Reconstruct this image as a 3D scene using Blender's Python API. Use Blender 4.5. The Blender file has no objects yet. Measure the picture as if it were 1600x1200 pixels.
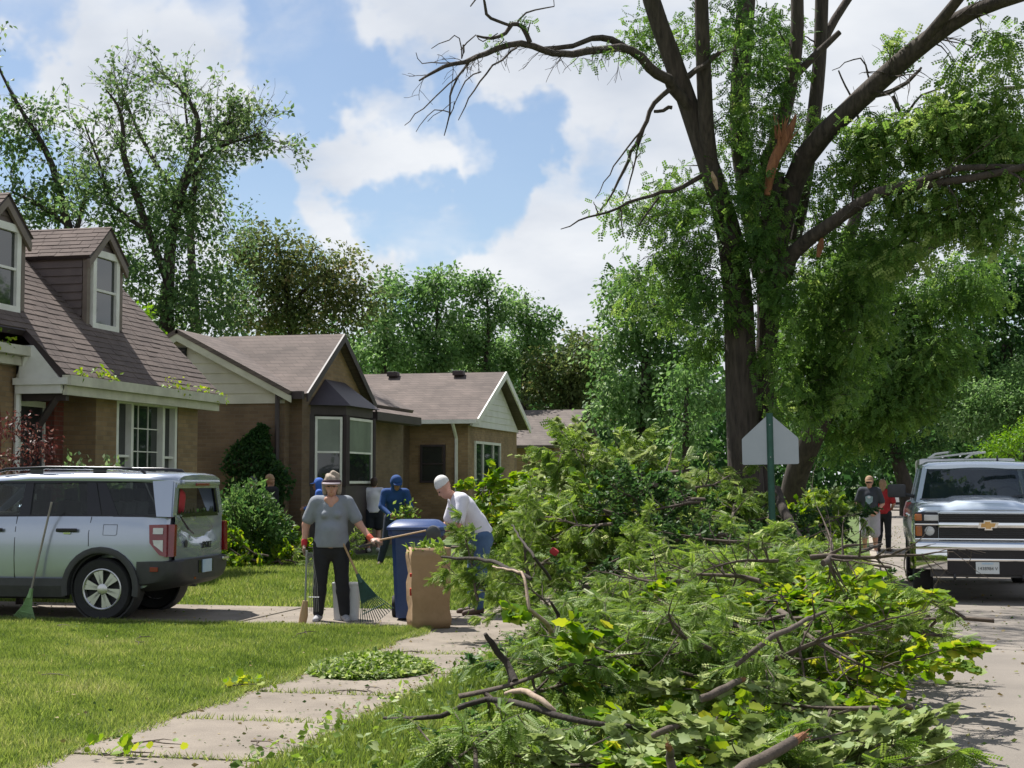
import bpy, bmesh, math, random
import numpy as np
from mathutils import Vector, Matrix

random.seed(11)
RNG = np.random.default_rng(11)
sc = bpy.context.scene
col = sc.collection
PI = math.pi

# ------------------------------------------------------------------ camera
F, VX, HY, CAMH = 2400.0, 1350.0, 752.0, 1.6      # focal length in photo pixels, street vanishing point, horizon row, eye height
PITCH = math.atan((HY - 600) / F)
YAW = math.atan((VX - 800) / F * math.cos(PITCH))
cam_d = bpy.data.cameras.new('camera')
cam_d.sensor_width = 36.0
cam_d.lens = F / 1600 * 36.0
cam_d.clip_start = 0.1
cam_d.clip_end = 3000
cam = bpy.data.objects.new('camera', cam_d)
cam.location = (0, 0, CAMH)
cam.rotation_euler = (PI / 2 + PITCH, 0, YAW)
col.objects.link(cam)
sc.camera = cam

# ------------------------------------------------------------------ sky, sun, exposure
SUN_EL = math.radians(60)
SUN_AZ = math.atan2(-0.82, 0.57)                  # measured from +Y towards +X
SUN = Vector((math.sin(SUN_AZ) * math.cos(SUN_EL), math.cos(SUN_AZ) * math.cos(SUN_EL), math.sin(SUN_EL)))
sd = bpy.data.lights.new('sun', 'SUN')
sd.energy = 5.0
sd.angle = math.radians(0.53)
sd.color = (1.0, 0.965, 0.91)
sun = bpy.data.objects.new('sun', sd)
sun.rotation_euler = SUN.to_track_quat('Z', 'Y').to_euler()
sun.location = (-30, 20, 60)
col.objects.link(sun)

sc.view_settings.view_transform = 'Standard'
sc.view_settings.look = 'None'
sc.view_settings.exposure = 0.72
sc.view_settings.gamma = 1.0
sc.cycles.use_denoising = True
sc.cycles.max_bounces = 8
sc.cycles.transparent_max_bounces = 12
sc.cycles.sample_clamp_indirect = 6.0


def ray(px, py):
    d = Vector(((px - 800) / F, (600 - py) / F, -1.0))
    return Matrix.Rotation(YAW, 3, 'Z') @ (Matrix.Rotation(PI / 2 + PITCH, 3, 'X') @ d)


CAMP = Vector((0, 0, CAMH))


def on_z(px, py, z=0.0):
    r = ray(px, py)
    return CAMP + r * ((z - CAMH) / r.z)


def on_x(px, py, X):
    r = ray(px, py)
    return CAMP + r * (X / r.x)


def on_y(px, py, Y):
    r = ray(px, py)
    return CAMP + r * (Y / r.y)


world = bpy.data.worlds.new('World')
sc.world = world
world.use_nodes = True
wn, wl = world.node_tree.nodes, world.node_tree.links
wn.clear()


def math_node(nodes, links, op, a, b=None, clamp=False):
    n = nodes.new('ShaderNodeMath')
    n.operation = op
    n.use_clamp = clamp
    for i, v in enumerate((a, b)):
        if v is None:
            continue
        if isinstance(v, (int, float)):
            n.inputs[i].default_value = v
        else:
            links.new(v, n.inputs[i])
    return n.outputs[0]


def build_sky():
    out = wn.new('ShaderNodeOutputWorld')
    bg = wn.new('ShaderNodeBackground')
    bg.inputs['Strength'].default_value = 0.074
    sky = wn.new('ShaderNodeTexSky')
    sky.sky_type = 'NISHITA'
    sky.sun_disc = False
    sky.sun_elevation = SUN_EL
    sky.sun_rotation = SUN_AZ % (2 * PI)
    sky.altitude = 200
    sky.air_density = 1.0
    sky.dust_density = 0.6
    sky.ozone_density = 2.2
    tc = wn.new('ShaderNodeTexCoord')
    sep = wn.new('ShaderNodeSeparateXYZ')
    wl.new(tc.outputs['Generated'], sep.inputs[0])
    up = math_node(wn, wl, 'ADD', math_node(wn, wl, 'MAXIMUM', sep.outputs[2], 0.0), 0.30)
    u = math_node(wn, wl, 'DIVIDE', sep.outputs[0], up)
    v = math_node(wn, wl, 'DIVIDE', sep.outputs[1], up)
    cmb = wn.new('ShaderNodeCombineXYZ')
    wl.new(u, cmb.inputs[0]); wl.new(v, cmb.inputs[1])
    mp = wn.new('ShaderNodeMapping')
    mp.inputs['Location'].default_value = (3.7, 1.9, 0)
    mp.inputs['Rotation'].default_value = (0, 0, 0.5)
    mp.inputs['Scale'].default_value = (1.0, 1.35, 1)
    wl.new(cmb.outputs[0], mp.inputs[0])
    no = wn.new('ShaderNodeTexNoise')
    no.inputs['Scale'].default_value = 2.3
    no.inputs['Detail'].default_value = 7
    no.inputs['Roughness'].default_value = 0.52
    no.inputs['Distortion'].default_value = 0.25
    wl.new(mp.outputs[0], no.inputs['Vector'])
    dens = no.outputs['Fac']
    # added thinning of the cloud cover overhead, out of view, to cut sky fill
    ov = wn.new('ShaderNodeMapRange')
    ov.inputs['From Min'].default_value, ov.inputs['From Max'].default_value = 0.26, 0.60
    ov.inputs['To Max'].default_value = 0.24
    wl.new(sep.outputs[2], ov.inputs['Value'])
    dens = math_node(wn, wl, 'SUBTRACT', dens, ov.outputs[0])
    wp = wn.new('ShaderNodeTexNoise')
    wp.inputs['Scale'].default_value = 9.0
    wp.inputs['Detail'].default_value = 5
    wp.inputs['Roughness'].default_value = 0.6
    wl.new(tc.outputs['Generated'], wp.inputs['Vector'])
    wd_ = wn.new('ShaderNodeVectorMath'); wd_.operation = 'SUBTRACT'; wd_.inputs[1].default_value = (.5, .5, .5)
    wl.new(wp.outputs['Color'], wd_.inputs[0])
    ws_ = wn.new('ShaderNodeVectorMath'); ws_.operation = 'SCALE'; ws_.inputs['Scale'].default_value = 0.20
    wl.new(wd_.outputs[0], ws_.inputs[0])
    wa_ = wn.new('ShaderNodeVectorMath'); wa_.operation = 'ADD'
    wl.new(tc.outputs['Generated'], wa_.inputs[0]); wl.new(ws_.outputs[0], wa_.inputs[1])
    wv_ = wn.new('ShaderNodeVectorMath'); wv_.operation = 'NORMALIZE'
    wl.new(wa_.outputs[0], wv_.inputs[0])
    # gaps of clear sky, each a soft round opening in the cloud layer (direction, cosine of its radius, depth)
    for px, py, rad, dep in ((480, 100, 3.2, .26), (600, 150, 2.6, .20), (330, 40, 2.6, .16), (410, 335, 2.6, .30), (640, 390, 2.8, .34), (800, 235, 2.4, .32), (690, 200, 2.0, .20),
                             (740, 330, 2.2, .26), (90, 270, 3.0, .28), (20, 190, 2.6, .26), (10, 40, 2.0, .16), (1480, 330, 4.0, .14), (960, 230, 2.0, .12)):
        d = ray(px, py).normalized()
        dt = wn.new('ShaderNodeVectorMath')
        dt.operation = 'DOT_PRODUCT'
        dt.inputs[1].default_value = d
        wl.new(wv_.outputs[0], dt.inputs[0])
        mr = wn.new('ShaderNodeMapRange')
        mr.interpolation_type = 'SMOOTHSTEP'
        mr.inputs['From Min'].default_value = math.cos(math.radians(rad))
        mr.inputs['From Max'].default_value = 1.0
        mr.inputs['To Max'].default_value = dep
        wl.new(dt.outputs['Value'], mr.inputs['Value'])
        dens = math_node(wn, wl, 'SUBTRACT', dens, mr.outputs[0])
    mask = wn.new('ShaderNodeMapRange')
    mask.interpolation_type = 'SMOOTHSTEP'
    mask.inputs['From Min'].default_value = 0.20
    mask.inputs['From Max'].default_value = 0.47
    mask.inputs['To Min'].default_value = 0.10
    mask.inputs['To Max'].default_value = 0.97
    wl.new(dens, mask.inputs['Value'])
    no2 = wn.new('ShaderNodeTexNoise')
    no2.inputs['Scale'].default_value = 4.2
    no2.inputs['Detail'].default_value = 5
    no2.inputs['Roughness'].default_value = 0.5
    mp2 = wn.new('ShaderNodeMapping')
    mp2.inputs['Location'].default_value = (8.1, 4.4, 0)
    mp2.inputs['Rotation'].default_value = (0, 0, 0.5)
    wl.new(cmb.outputs[0], mp2.inputs[0])
    wl.new(mp2.outputs[0], no2.inputs['Vector'])
    cr = wn.new('ShaderNodeValToRGB')
    cr.color_ramp.elements[0].position = 0.32
    cr.color_ramp.elements[0].color = (5.4, 5.8, 6.5, 1)
    cr.color_ramp.elements[1].position = 0.66
    cr.color_ramp.elements[1].color = (7.4, 7.6, 7.9, 1)
    wl.new(no2.outputs['Fac'], cr.inputs[0])
    mix = wn.new('ShaderNodeMixRGB')
    wl.new(mask.outputs[0], mix.inputs[0])
    wl.new(sky.outputs[0], mix.inputs[1])
    wl.new(cr.outputs[0], mix.inputs[2])
    wl.new(mix.outputs[0], bg.inputs['Color'])
    wl.new(bg.outputs[0], out.inputs['Surface'])


build_sky()


# ------------------------------------------------------------------ materials
def new_mat(name):
    m = bpy.data.materials.new(name)
    m.use_nodes = True
    nt = m.node_tree
    nt.nodes.clear()
    out = nt.nodes.new('ShaderNodeOutputMaterial')
    return m, nt.nodes, nt.links, out


def mat(name, c1, c2=None, rough=0.7, metal=0.0, scale=6.0, bump=0.0, bscale=None, spec=0.5, coat=0.0, stretch=(1, 1, 1), detail=6, coords='Object', contrast=(0.3, 0.7), flakes=0.0):
    m, N, L, out = new_mat(name)
    p = N.new('ShaderNodeBsdfPrincipled')
    p.inputs['Roughness'].default_value = rough
    p.inputs['Metallic'].default_value = metal
    p.inputs['Specular IOR Level'].default_value = spec
    p.inputs['Coat Weight'].default_value = coat
    p.inputs['Coat Roughness'].default_value = 0.04
    L.new(p.outputs[0], out.inputs[0])
    c2 = c2 or tuple(x * 0.72 for x in c1)
    tc = N.new('ShaderNodeTexCoord')
    mp = N.new('ShaderNodeMapping')
    mp.inputs['Scale'].default_value = stretch
    L.new(tc.outputs[coords], mp.inputs[0])
    no = N.new('ShaderNodeTexNoise')
    no.inputs['Scale'].default_value = scale
    no.inputs['Detail'].default_value = detail
    no.inputs['Roughness'].default_value = 0.6
    L.new(mp.outputs[0], no.inputs['Vector'])
    cr = N.new('ShaderNodeValToRGB')
    cr.color_ramp.elements[0].position, cr.color_ramp.elements[1].position = contrast
    cr.color_ramp.elements[0].color = (*c2, 1)
    cr.color_ramp.elements[1].color = (*c1, 1)
    L.new(no.outputs['Fac'], cr.inputs[0])
    L.new(cr.outputs[0], p.inputs['Base Color'])
    if bump:
        nb = N.new('ShaderNodeTexNoise')
        nb.inputs['Scale'].default_value = bscale or scale * 6
        nb.inputs['Detail'].default_value = 4
        L.new(mp.outputs[0], nb.inputs['Vector'])
        bp = N.new('ShaderNodeBump')
        bp.inputs['Strength'].default_value = bump
        bp.inputs['Distance'].default_value = 0.02
        L.new(nb.outputs['Fac'], bp.inputs['Height'])
        L.new(bp.outputs[0], p.inputs['Normal'])
    return m


def leaf_mat(name, cols, trans=0.36, rough=0.48, spec=0.22):
    m, N, L, out = new_mat(name)
    at = N.new('ShaderNodeAttribute')
    at.attribute_name = 'tint'
    cr = N.new('ShaderNodeValToRGB')
    els = cr.color_ramp.elements
    while len(els) < len(cols):
        els.new(0.5)
    for i, c in enumerate(cols):
        els[i].position = i / (len(cols) - 1)
        els[i].color = (*c, 1)
    L.new(at.outputs['Fac'], cr.inputs[0])
    p = N.new('ShaderNodeBsdfPrincipled')
    p.inputs['Roughness'].default_value = rough
    p.inputs['Specular IOR Level'].default_value = spec
    L.new(cr.outputs[0], p.inputs['Base Color'])
    t = N.new('ShaderNodeBsdfTranslucent')
    hs = N.new('ShaderNodeHueSaturation')
    hs.inputs['Hue'].default_value = 0.485
    hs.inputs['Saturation'].default_value = 1.1
    hs.inputs['Value'].default_value = 1.7
    L.new(cr.outputs[0], hs.inputs['Color'])
    L.new(hs.outputs[0], t.inputs['Color'])
    mx = N.new('ShaderNodeMixShader')
    mx.inputs[0].default_value = trans
    L.new(p.outputs[0], mx.inputs[1]); L.new(t.outputs[0], mx.inputs[2])
    L.new(mx.outputs[0], out.inputs[0])
    return m


def brick_mat(name, c1, c2, mortar, bw=0.21, bh=0.075):
    m, N, L, out = new_mat(name)
    p = N.new('ShaderNodeBsdfPrincipled')
    p.inputs['Roughness'].default_value = 0.88
    L.new(p.outputs[0], out.inputs[0])
    g = N.new('ShaderNodeNewGeometry')
    sp = N.new('ShaderNodeSeparateXYZ')
    L.new(g.outputs['Position'], sp.inputs[0])
    cb = N.new('ShaderNodeCombineXYZ')
    L.new(math_node(N, L, 'ADD', sp.outputs[0], sp.outputs[1]), cb.inputs[0])
    L.new(sp.outputs[2], cb.inputs[1])
    b = N.new('ShaderNodeTexBrick')
    b.inputs['Scale'].default_value = 1.0
    b.inputs['Brick Width'].default_value = bw
    b.inputs['Row Height'].default_value = bh
    b.inputs['Mortar Size'].default_value = 0.008
    b.inputs['Mortar Smooth'].default_value = 0.3
    b.inputs['Bias'].default_value = -0.1
    b.inputs['Color1'].default_value = (*c1, 1)
    b.inputs['Color2'].default_value = (*c2, 1)
    b.inputs['Mortar'].default_value = (*mortar, 1)
    L.new(cb.outputs[0], b.inputs['Vector'])
    no = N.new('ShaderNodeTexNoise')
    no.inputs['Scale'].default_value = 1.3
    no.inputs['Detail'].default_value = 7
    L.new(g.outputs['Position'], no.inputs['Vector'])
    mr = N.new('ShaderNodeMapRange')
    mr.inputs['From Min'].default_value, mr.inputs['From Max'].default_value = 0.3, 0.7
    mr.inputs['To Min'].default_value, mr.inputs['To Max'].default_value = 0.75, 1.2
    L.new(no.outputs['Fac'], mr.inputs['Value'])
    mu = N.new('ShaderNodeMixRGB')
    mu.blend_type = 'MULTIPLY'
    mu.inputs[0].default_value = 1
    L.new(b.outputs['Color'], mu.inputs[1]); L.new(mr.outputs[0], mu.inputs[2])
    L.new(mu.outputs[0], p.inputs['Base Color'])
    bp = N.new('ShaderNodeBump')
    bp.inputs['Strength'].default_value = 0.6
    bp.inputs['Distance'].default_value = 0.01
    L.new(math_node(N, L, 'SUBTRACT', 1.0, b.outputs['Fac']), bp.inputs['Height'])
    L.new(bp.outputs[0], p.inputs['Normal'])
    return m


def shingle_mat(name, c1, c2, c3, rows=True):
    m, N, L, out = new_mat(name)
    p = N.new('ShaderNodeBsdfPrincipled')
    p.inputs['Roughness'].default_value = 0.92
    L.new(p.outputs[0], out.inputs[0])
    g = N.new('ShaderNodeNewGeometry')
    sp = N.new('ShaderNodeSeparateXYZ')
    L.new(g.outputs['Position'], sp.inputs[0])
    cb = N.new('ShaderNodeCombineXYZ')
    L.new(math_node(N, L, 'ADD', sp.outputs[0], sp.outputs[1]), cb.inputs[0])
    L.new(sp.outputs[2], cb.inputs[1])
    b = N.new('ShaderNodeTexBrick')
    b.inputs['Scale'].default_value = 1.0
    b.inputs['Brick Width'].default_value = 0.31
    b.inputs['Row Height'].default_value = 0.083
    b.inputs['Mortar Size'].default_value = 0.006
    b.inputs['Color1'].default_value = (*c1, 1)
    b.inputs['Color2'].default_value = (*c2, 1)
    b.inputs['Mortar'].default_value = (*c3, 1)
    L.new(cb.outputs[0], b.inputs['Vector'])
    no = N.new('ShaderNodeTexNoise')
    no.inputs['Scale'].default_value = 0.9
    no.inputs['Detail'].default_value = 9
    no.inputs['Roughness'].default_value = 0.65
    L.new(g.outputs['Position'], no.inputs['Vector'])
    mr = N.new('ShaderNodeMapRange')
    mr.inputs['From Min'].default_value, mr.inputs['From Max'].default_value = 0.3, 0.7
    mr.inputs['To Min'].default_value, mr.inputs['To Max'].default_value = 0.7, 1.3
    L.new(no.outputs['Fac'], mr.inputs['Value'])
    mu = N.new('ShaderNodeMixRGB')
    mu.blend_type = 'MULTIPLY'
    mu.inputs[0].default_value = 1
    L.new(b.outputs['Color'], mu.inputs[1]); L.new(mr.outputs[0], mu.inputs[2])
    L.new(mu.outputs[0], p.inputs['Base Color'])
    bp = N.new('ShaderNodeBump')
    bp.inputs['Strength'].default_value = 0.3
    bp.inputs['Distance'].default_value = 0.01
    L.new(b.outputs['Fac'], bp.inputs['Height'])
    bp.invert = True
    L.new(bp.outputs[0], p.inputs['Normal'])
    return m


def glass_mat(name, tint, opacity=0.55, rough=0.02):
    m, N, L, out = new_mat(name)
    p = N.new('ShaderNodeBsdfPrincipled')
    p.inputs['Base Color'].default_value = (*tint, 1)
    p.inputs['Roughness'].default_value = rough
    p.inputs['Specular IOR Level'].default_value = 0.8
    t = N.new('ShaderNodeBsdfTransparent')
    t.inputs['Color'].default_value = (0.86, 0.90, 0.88, 1)
    mx = N.new('ShaderNodeMixShader')
    mx.inputs[0].default_value = opacity
    L.new(t.outputs[0], mx.inputs[1]); L.new(p.outputs[0], mx.inputs[2])
    L.new(mx.outputs[0], out.inputs[0])
    return m


M = {}
M['bark'] = mat('bark_grey_brown', (.088, .069, .056), (.028, .022, .018), .95, scale=5, bump=1.0, bscale=11, stretch=(3.0, 3.0, .45))
M['bark_dark'] = mat('bark_dark', (.06, .047, .037), (.022, .017, .014), .95, scale=4, bump=.6, bscale=16, stretch=(2.5, 2.5, .6))
M['twig'] = mat('twig_bark', (.13, .10, .075), (.05, .036, .028), .9, scale=14, bump=.3)
M['twig_pale'] = mat('stripped_twig', (.42, .32, .24), (.22, .15, .10), .8, scale=12, bump=.2)
M['raw_wood'] = mat('splintered_wood', (.34, .15, .065), (.15, .055, .022), .85, scale=9, bump=.8, bscale=30, stretch=(3, 3, .4))
M['cut_wood'] = mat('sawn_wood', (.46, .33, .21), (.30, .19, .11), .8, scale=16, bump=.2)
M['locust'] = leaf_mat('honey_locust_leaf', [(.042, .092, .014), (.105, .185, .030), (.190, .285, .055), (.40, .46, .22)], trans=0.42)
M['locust_tree'] = leaf_mat('street_tree_leaf', [(.038, .088, .022), (.074, .152, .034), (.125, .222, .050), (.24, .32, .10)], trans=0.46)
M['maple'] = leaf_mat('maple_leaf', [(.055, .135, .014), (.110, .215, .022), (.190, .285, .030), (.36, .38, .055)], trans=0.42)
M['maple_pale'] = leaf_mat('maple_leaf_underside', [(.14, .20, .06), (.22, .29, .10), (.31, .37, .16), (.42, .46, .25)], trans=.25, rough=.6)
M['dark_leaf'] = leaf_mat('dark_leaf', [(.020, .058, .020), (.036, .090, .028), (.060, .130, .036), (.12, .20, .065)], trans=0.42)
M['elm'] = leaf_mat('elm_leaf', [(.040, .085, .034), (.068, .130, .046), (.110, .185, .066), (.22, .29, .14)], trans=0.45)
M['rust_leaf'] = leaf_mat('browning_leaf', [(.048, .082, .028), (.088, .128, .044), (.135, .165, .055), (.24, .19, .085)], trans=0.42)
M['poplar'] = leaf_mat('poplar_leaf', [(.044, .098, .034), (.080, .165, .050), (.130, .235, .074), (.26, .36, .18)], trans=0.46)
M['lime'] = leaf_mat('yellow_green_leaf', [(.060, .150, .014), (.100, .215, .022), (.160, .290, .035), (.27, .37, .07)], trans=0.42)
M['red_leaf'] = leaf_mat('dry_red_leaf', [(.05, .018, .015), (.085, .032, .024), (.13, .055, .038), (.34, .24, .18)], trans=.3)
M['grass'] = leaf_mat('grass_blade', [(.075, .125, .024), (.140, .205, .045), (.220, .275, .072), (.37, .36, .16)], trans=.4, rough=.6, spec=.25)
M['litter'] = leaf_mat('fallen_leaf', [(.04, .09, .02), (.10, .17, .04), (.20, .16, .06), (.33, .27, .14)], trans=.15, rough=.7)
M['lawn'] = mat('lawn_soil_and_thatch', (.10, .155, .03), (.05, .075, .018), .95, scale=1.1, bump=.6, bscale=40)
M['soil'] = mat('ground_soil', (.07, .075, .03), (.035, .04, .015), .95, scale=.6, bump=.4, bscale=15)
M['asphalt'] = mat('street_surface', (.235, .205, .172), (.145, .127, .108), .9, scale=.7, bump=.35, bscale=60, detail=10)
M['concrete'] = mat('pavement_concrete', (.255, .215, .170), (.150, .124, .098), .9, scale=1.6, bump=.35, bscale=55, detail=10)
M['kerb'] = mat('kerb_concrete', (.38, .33, .27), (.22, .19, .15), .9, scale=2.5, bump=.3)
M['brick'] = brick_mat('tan_brick', (.29, .195, .102), (.215, .138, .07), (.235, .175, .11))
M['brick_dark'] = brick_mat('brown_brick', (.165, .108, .064), (.125, .080, .048), (.145, .108, .075))
M['brick_red'] = brick_mat('red_brick', (.20, .05, .035), (.13, .035, .025), (.14, .09, .07))
M['shingle'] = mat('roof_shingle_brown', (.142, .106, .090), (.082, .060, .052), .93, scale=2.2, bump=.4, bscale=90, detail=9)
M['roof_tile'] = shingle_mat('roof_shingle_far', (.134, .104, .090), (.108, .084, .073), (.076, .059, .052))
M['roof_grey'] = shingle_mat('roof_shingle_grey', (.14, .115, .10), (.11, .09, .08), (.06, .05, .045))
M['white_trim'] = mat('white_painted_trim', (.78, .77, .72), (.60, .59, .53), .5, scale=3)
M['cream_trim'] = mat('cream_painted_trim', (.58, .56, .45), (.40, .385, .30), .55, scale=3)
M['white_siding'] = mat('white_siding', (.70, .70, .66), (.56, .555, .51), .5, scale=2)
M['cream_siding'] = mat('cream_siding', (.56, .53, .45), (.43, .405, .33), .55, scale=2)
M['brown_siding'] = mat('brown_siding', (.150, .115, .105), (.095, .072, .066), .6, scale=3)
M['brown_trim'] = mat('taupe_trim', (.19, .15, .12), (.13, .10, .08), .6, scale=3)
M['dark_trim'] = mat('dark_brown_metal', (.050, .034, .036), (.030, .020, .022), .55, scale=4)
M['pane'] = mat('window_pane', (.022, .030, .028), (.012, .016, .016), .03, scale=1.2, spec=.9)
M['blind'] = mat('window_shade', (.22, .25, .21), (.15, .17, .145), .25, scale=2, spec=.8)
M['hole'] = mat('dark_vent', (.02, .02, .022), (.012, .012, .014), .9, scale=5)
M['door'] = mat('dark_screen_door', (.022, .024, .03), (.014, .016, .02), .3, scale=3)


# ------------------------------------------------------------------ mesh helpers
def empty(name, loc=(0, 0, 0), rz=0.0):
    o = bpy.data.objects.new(name, None)
    o.empty_display_size = 0.2
    o.location = loc
    o.rotation_euler = (0, 0, rz)
    col.objects.link(o)
    return o


def tag(o, label=None, cat=None, group=None, kind=None):
    if label: o['label'] = label
    if cat: o['category'] = cat
    if group: o['group'] = group
    if kind: o['kind'] = kind
    return o


def link_mesh(name, me, material, parent=None):
    if material is not None and not me.materials:
        me.materials.append(material)
    o = bpy.data.objects.new(name, me)
    col.objects.link(o)
    if parent is not None:
        o.parent = parent
    return o


def shade(me, smooth=True, angle=None):
    me.polygons.foreach_set('use_smooth', np.full(len(me.polygons), smooth))
    if angle:
        me.set_sharp_from_angle(angle=math.radians(angle))
    me.update()


class MB:
    """collects shapes; build() links them as one mesh object"""

    def __init__(self):
        self.v, self.f = [], []

    def add(self, vs, fs):
        o = len(self.v)
        self.v.extend([tuple(p) for p in vs])
        self.f.extend([tuple(i + o for i in f) for f in fs])
        return self

    def box(self, x0, x1, y0, y1, z0, z1, taper=0.0):
        t = taper
        vs = [(x0, y0, z0), (x1, y0, z0), (x1, y1, z0), (x0, y1, z0), (x0 + t, y0 + t, z1), (x1 - t, y0 + t, z1), (x1 - t, y1 - t, z1), (x0 + t, y1 - t, z1)]
        return self.add(vs, [(0, 3, 2, 1), (4, 5, 6, 7), (0, 1, 5, 4), (1, 2, 6, 5), (2, 3, 7, 6), (3, 0, 4, 7)])

    def obox(self, o, u, n, u0, u1, n0, n1, z0, z1):
        o, u, n = Vector(o), Vector(u), Vector(n)
        zz = Vector((0, 0, 1))
        P = lambda a, b, c: tuple(o + u * a + n * b + zz * c)
        vs = [P(u0, n0, z0), P(u1, n0, z0), P(u1, n1, z0), P(u0, n1, z0), P(u0, n0, z1), P(u1, n0, z1), P(u1, n1, z1), P(u0, n1, z1)]
        fs = [(0, 3, 2, 1), (4, 5, 6, 7), (0, 1, 5, 4), (1, 2, 6, 5), (2, 3, 7, 6), (3, 0, 4, 7)]
        if u.cross(n).z < 0:
            fs = [f[::-1] for f in fs]
        return self.add(vs, fs)

    def rbox(self, c, s, r=0.02, rot=None):
        """box with chamfered edges; rot is a 3x3 matrix"""
        hx, hy, hz = s[0] / 2, s[1] / 2, s[2] / 2
        r = min(r, hx * .95, hy * .95, hz * .95)
        bm = bmesh.new()
        bmesh.ops.create_cube(bm, size=1)
        for v in bm.verts:
            v.co = Vector((v.co.x * 2 * hx, v.co.y * 2 * hy, v.co.z * 2 * hz))
        bmesh.ops.bevel(bm, geom=bm.edges[:], offset=r, segments=2, affect='EDGES', profile=.6)
        c = Vector(c)
        vs = [tuple((rot @ v.co if rot else v.co) + c) for v in bm.verts]
        bm.verts.index_update()
        fs = [[v.index for v in f.verts] for f in bm.faces]
        bm.free()
        return self.add(vs, fs)

    def tube(self, pts, rads, seg=8, cap=True, flat=None):
        pts = [Vector(p) for p in pts]
        n = len(pts)
        vs, fs = [], []
        up = Vector((0, 0, 1))
        side = None
        for i in range(n):
            t = (pts[min(i + 1, n - 1)] - pts[max(i - 1, 0)])
            t = t.normalized() if t.length > 1e-9 else Vector((0, 0, 1))
            if side is None:
                a = up if abs(t.z) < .9 else Vector((1, 0, 0))
                side = t.cross(a).normalized()
            else:
                side = (side - t * side.dot(t))
                side = side.normalized() if side.length > 1e-6 else t.orthogonal().normalized()
            b = t.cross(side)
            for k in range(seg):
                an = 2 * PI * k / seg
                vs.append(pts[i] + side * (math.cos(an) * rads[i]) + b * (math.sin(an) * rads[i]))
        for i in range(n - 1):
            for k in range(seg):
                a, b2 = i * seg + k, i * seg + (k + 1) % seg
                fs.append((a, b2, b2 + seg, a + seg))
        if cap:
            fs.append(tuple(range(seg))[::-1])
            fs.append(tuple((n - 1) * seg + k for k in range(seg)))
        return self.add(vs, fs)

    def prism(self, pts, ext):
        """polygon pts swept by vector ext"""
        n = len(pts)
        pts = [Vector(p) for p in pts]
        ext = Vector(ext)
        vs = pts + [p + ext for p in pts]
        nm = Vector((0, 0, 0))
        for i in range(n):
            nm += pts[i].cross(pts[(i + 1) % n])
        fs = [tuple(range(n))[::-1], tuple(range(n, 2 * n))] + [(i, (i + 1) % n, n + (i + 1) % n, n + i) for i in range(n)]
        if nm.dot(ext) < 0:
            fs = [f[::-1] for f in fs]
        return self.add(vs, fs)

    def lathe(self, prof, seg=24, axis='Y', c=(0, 0, 0)):
        """prof: (radius, offset along axis); closed profile"""
        vs, fs = [], []
        n = len(prof)
        for k in range(seg):
            a = 2 * PI * k / seg
            for r, h in prof:
                x, z = r * math.cos(a), r * math.sin(a)
                p = {'Y': (x, h, z), 'Z': (x, z, h), 'X': (h, x, z)}[axis]
                vs.append((p[0] + c[0], p[1] + c[1], p[2] + c[2]))
        for k in range(seg):
            k2 = (k + 1) % seg
            for i in range(n):
                i2 = (i + 1) % n
                fs.append((k * n + i, k * n + i2, k2 * n + i2, k2 * n + i))
        return self.add(vs, fs)

    def loft(self, rings, cap=True):
        n = len(rings[0])
        vs = [p for r in rings for p in r]
        fs = []
        for i in range(len(rings) - 1):
            for k in range(n):
                k2 = (k + 1) % n
                fs.append((i * n + k, i * n + k2, (i + 1) * n + k2, (i + 1) * n + k))
        if cap:
            fs.append(tuple(range(n))[::-1])
            fs.append(tuple((len(rings) - 1) * n + k for k in range(n)))
        return self.add(vs, fs)

    def build(self, name, material, parent=None, world=False, smooth=None, kind=None):
        """world=True: shapes are in world space and the unrotated top parent's location is taken off"""
        off = Vector((0, 0, 0))
        if world and parent is not None:
            q = parent
            while q is not None:
                off += q.location
                q = q.parent
        me = bpy.data.meshes.new(name)
        me.from_pydata([(p[0] - off.x, p[1] - off.y, p[2] - off.z) for p in self.v], [], self.f)
        me.validate()
        bm = bmesh.new(); bm.from_mesh(me)
        bmesh.ops.recalc_face_normals(bm, faces=bm.faces[:])
        bm.to_mesh(me); bm.free()
        if smooth is not None:
            shade(me, True, smooth)
        o = link_mesh(name, me, material, parent)
        if kind: o['kind'] = kind
        return o


def np_mesh(name, V, faces_flat, sizes, tint=None, smooth=False):
    """V (n,3) array; faces_flat vertex indices; sizes loops per face (int or array)"""
    me = bpy.data.meshes.new(name)
    V = np.ascontiguousarray(V, dtype=np.float32)
    me.vertices.add(len(V))
    me.vertices.foreach_set('co', V.ravel())
    nl = len(faces_flat)
    nf = nl // sizes
    me.loops.add(nl)
    me.loops.foreach_set('vertex_index', np.ascontiguousarray(faces_flat, dtype=np.int32))
    me.polygons.add(nf)
    me.polygons.foreach_set('loop_start', np.arange(0, nl, sizes, dtype=np.int32))
    me.polygons.foreach_set('loop_total', np.full(nf, sizes, dtype=np.int32))
    if tint is not None:
        a = me.attributes.new('tint', 'FLOAT', 'POINT')
        a.data.foreach_set('value', np.ascontiguousarray(tint, dtype=np.float32))
    me.update(calc_edges=True)
    if smooth:
        me.polygons.foreach_set('use_smooth', np.ones(nf, dtype=bool))
    return me


def unit(a):
    return a / np.maximum(np.linalg.norm(a, axis=-1, keepdims=True), 1e-9)


# leaf templates: (vertices as along, across, lift), triangles
def t_leaf():
    return np.array([(0, 0, 0), (.42, -.5, .14), (1, 0, -.05), (.42, .5, .14)]), [(0, 1, 2), (0, 2, 3)]


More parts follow.
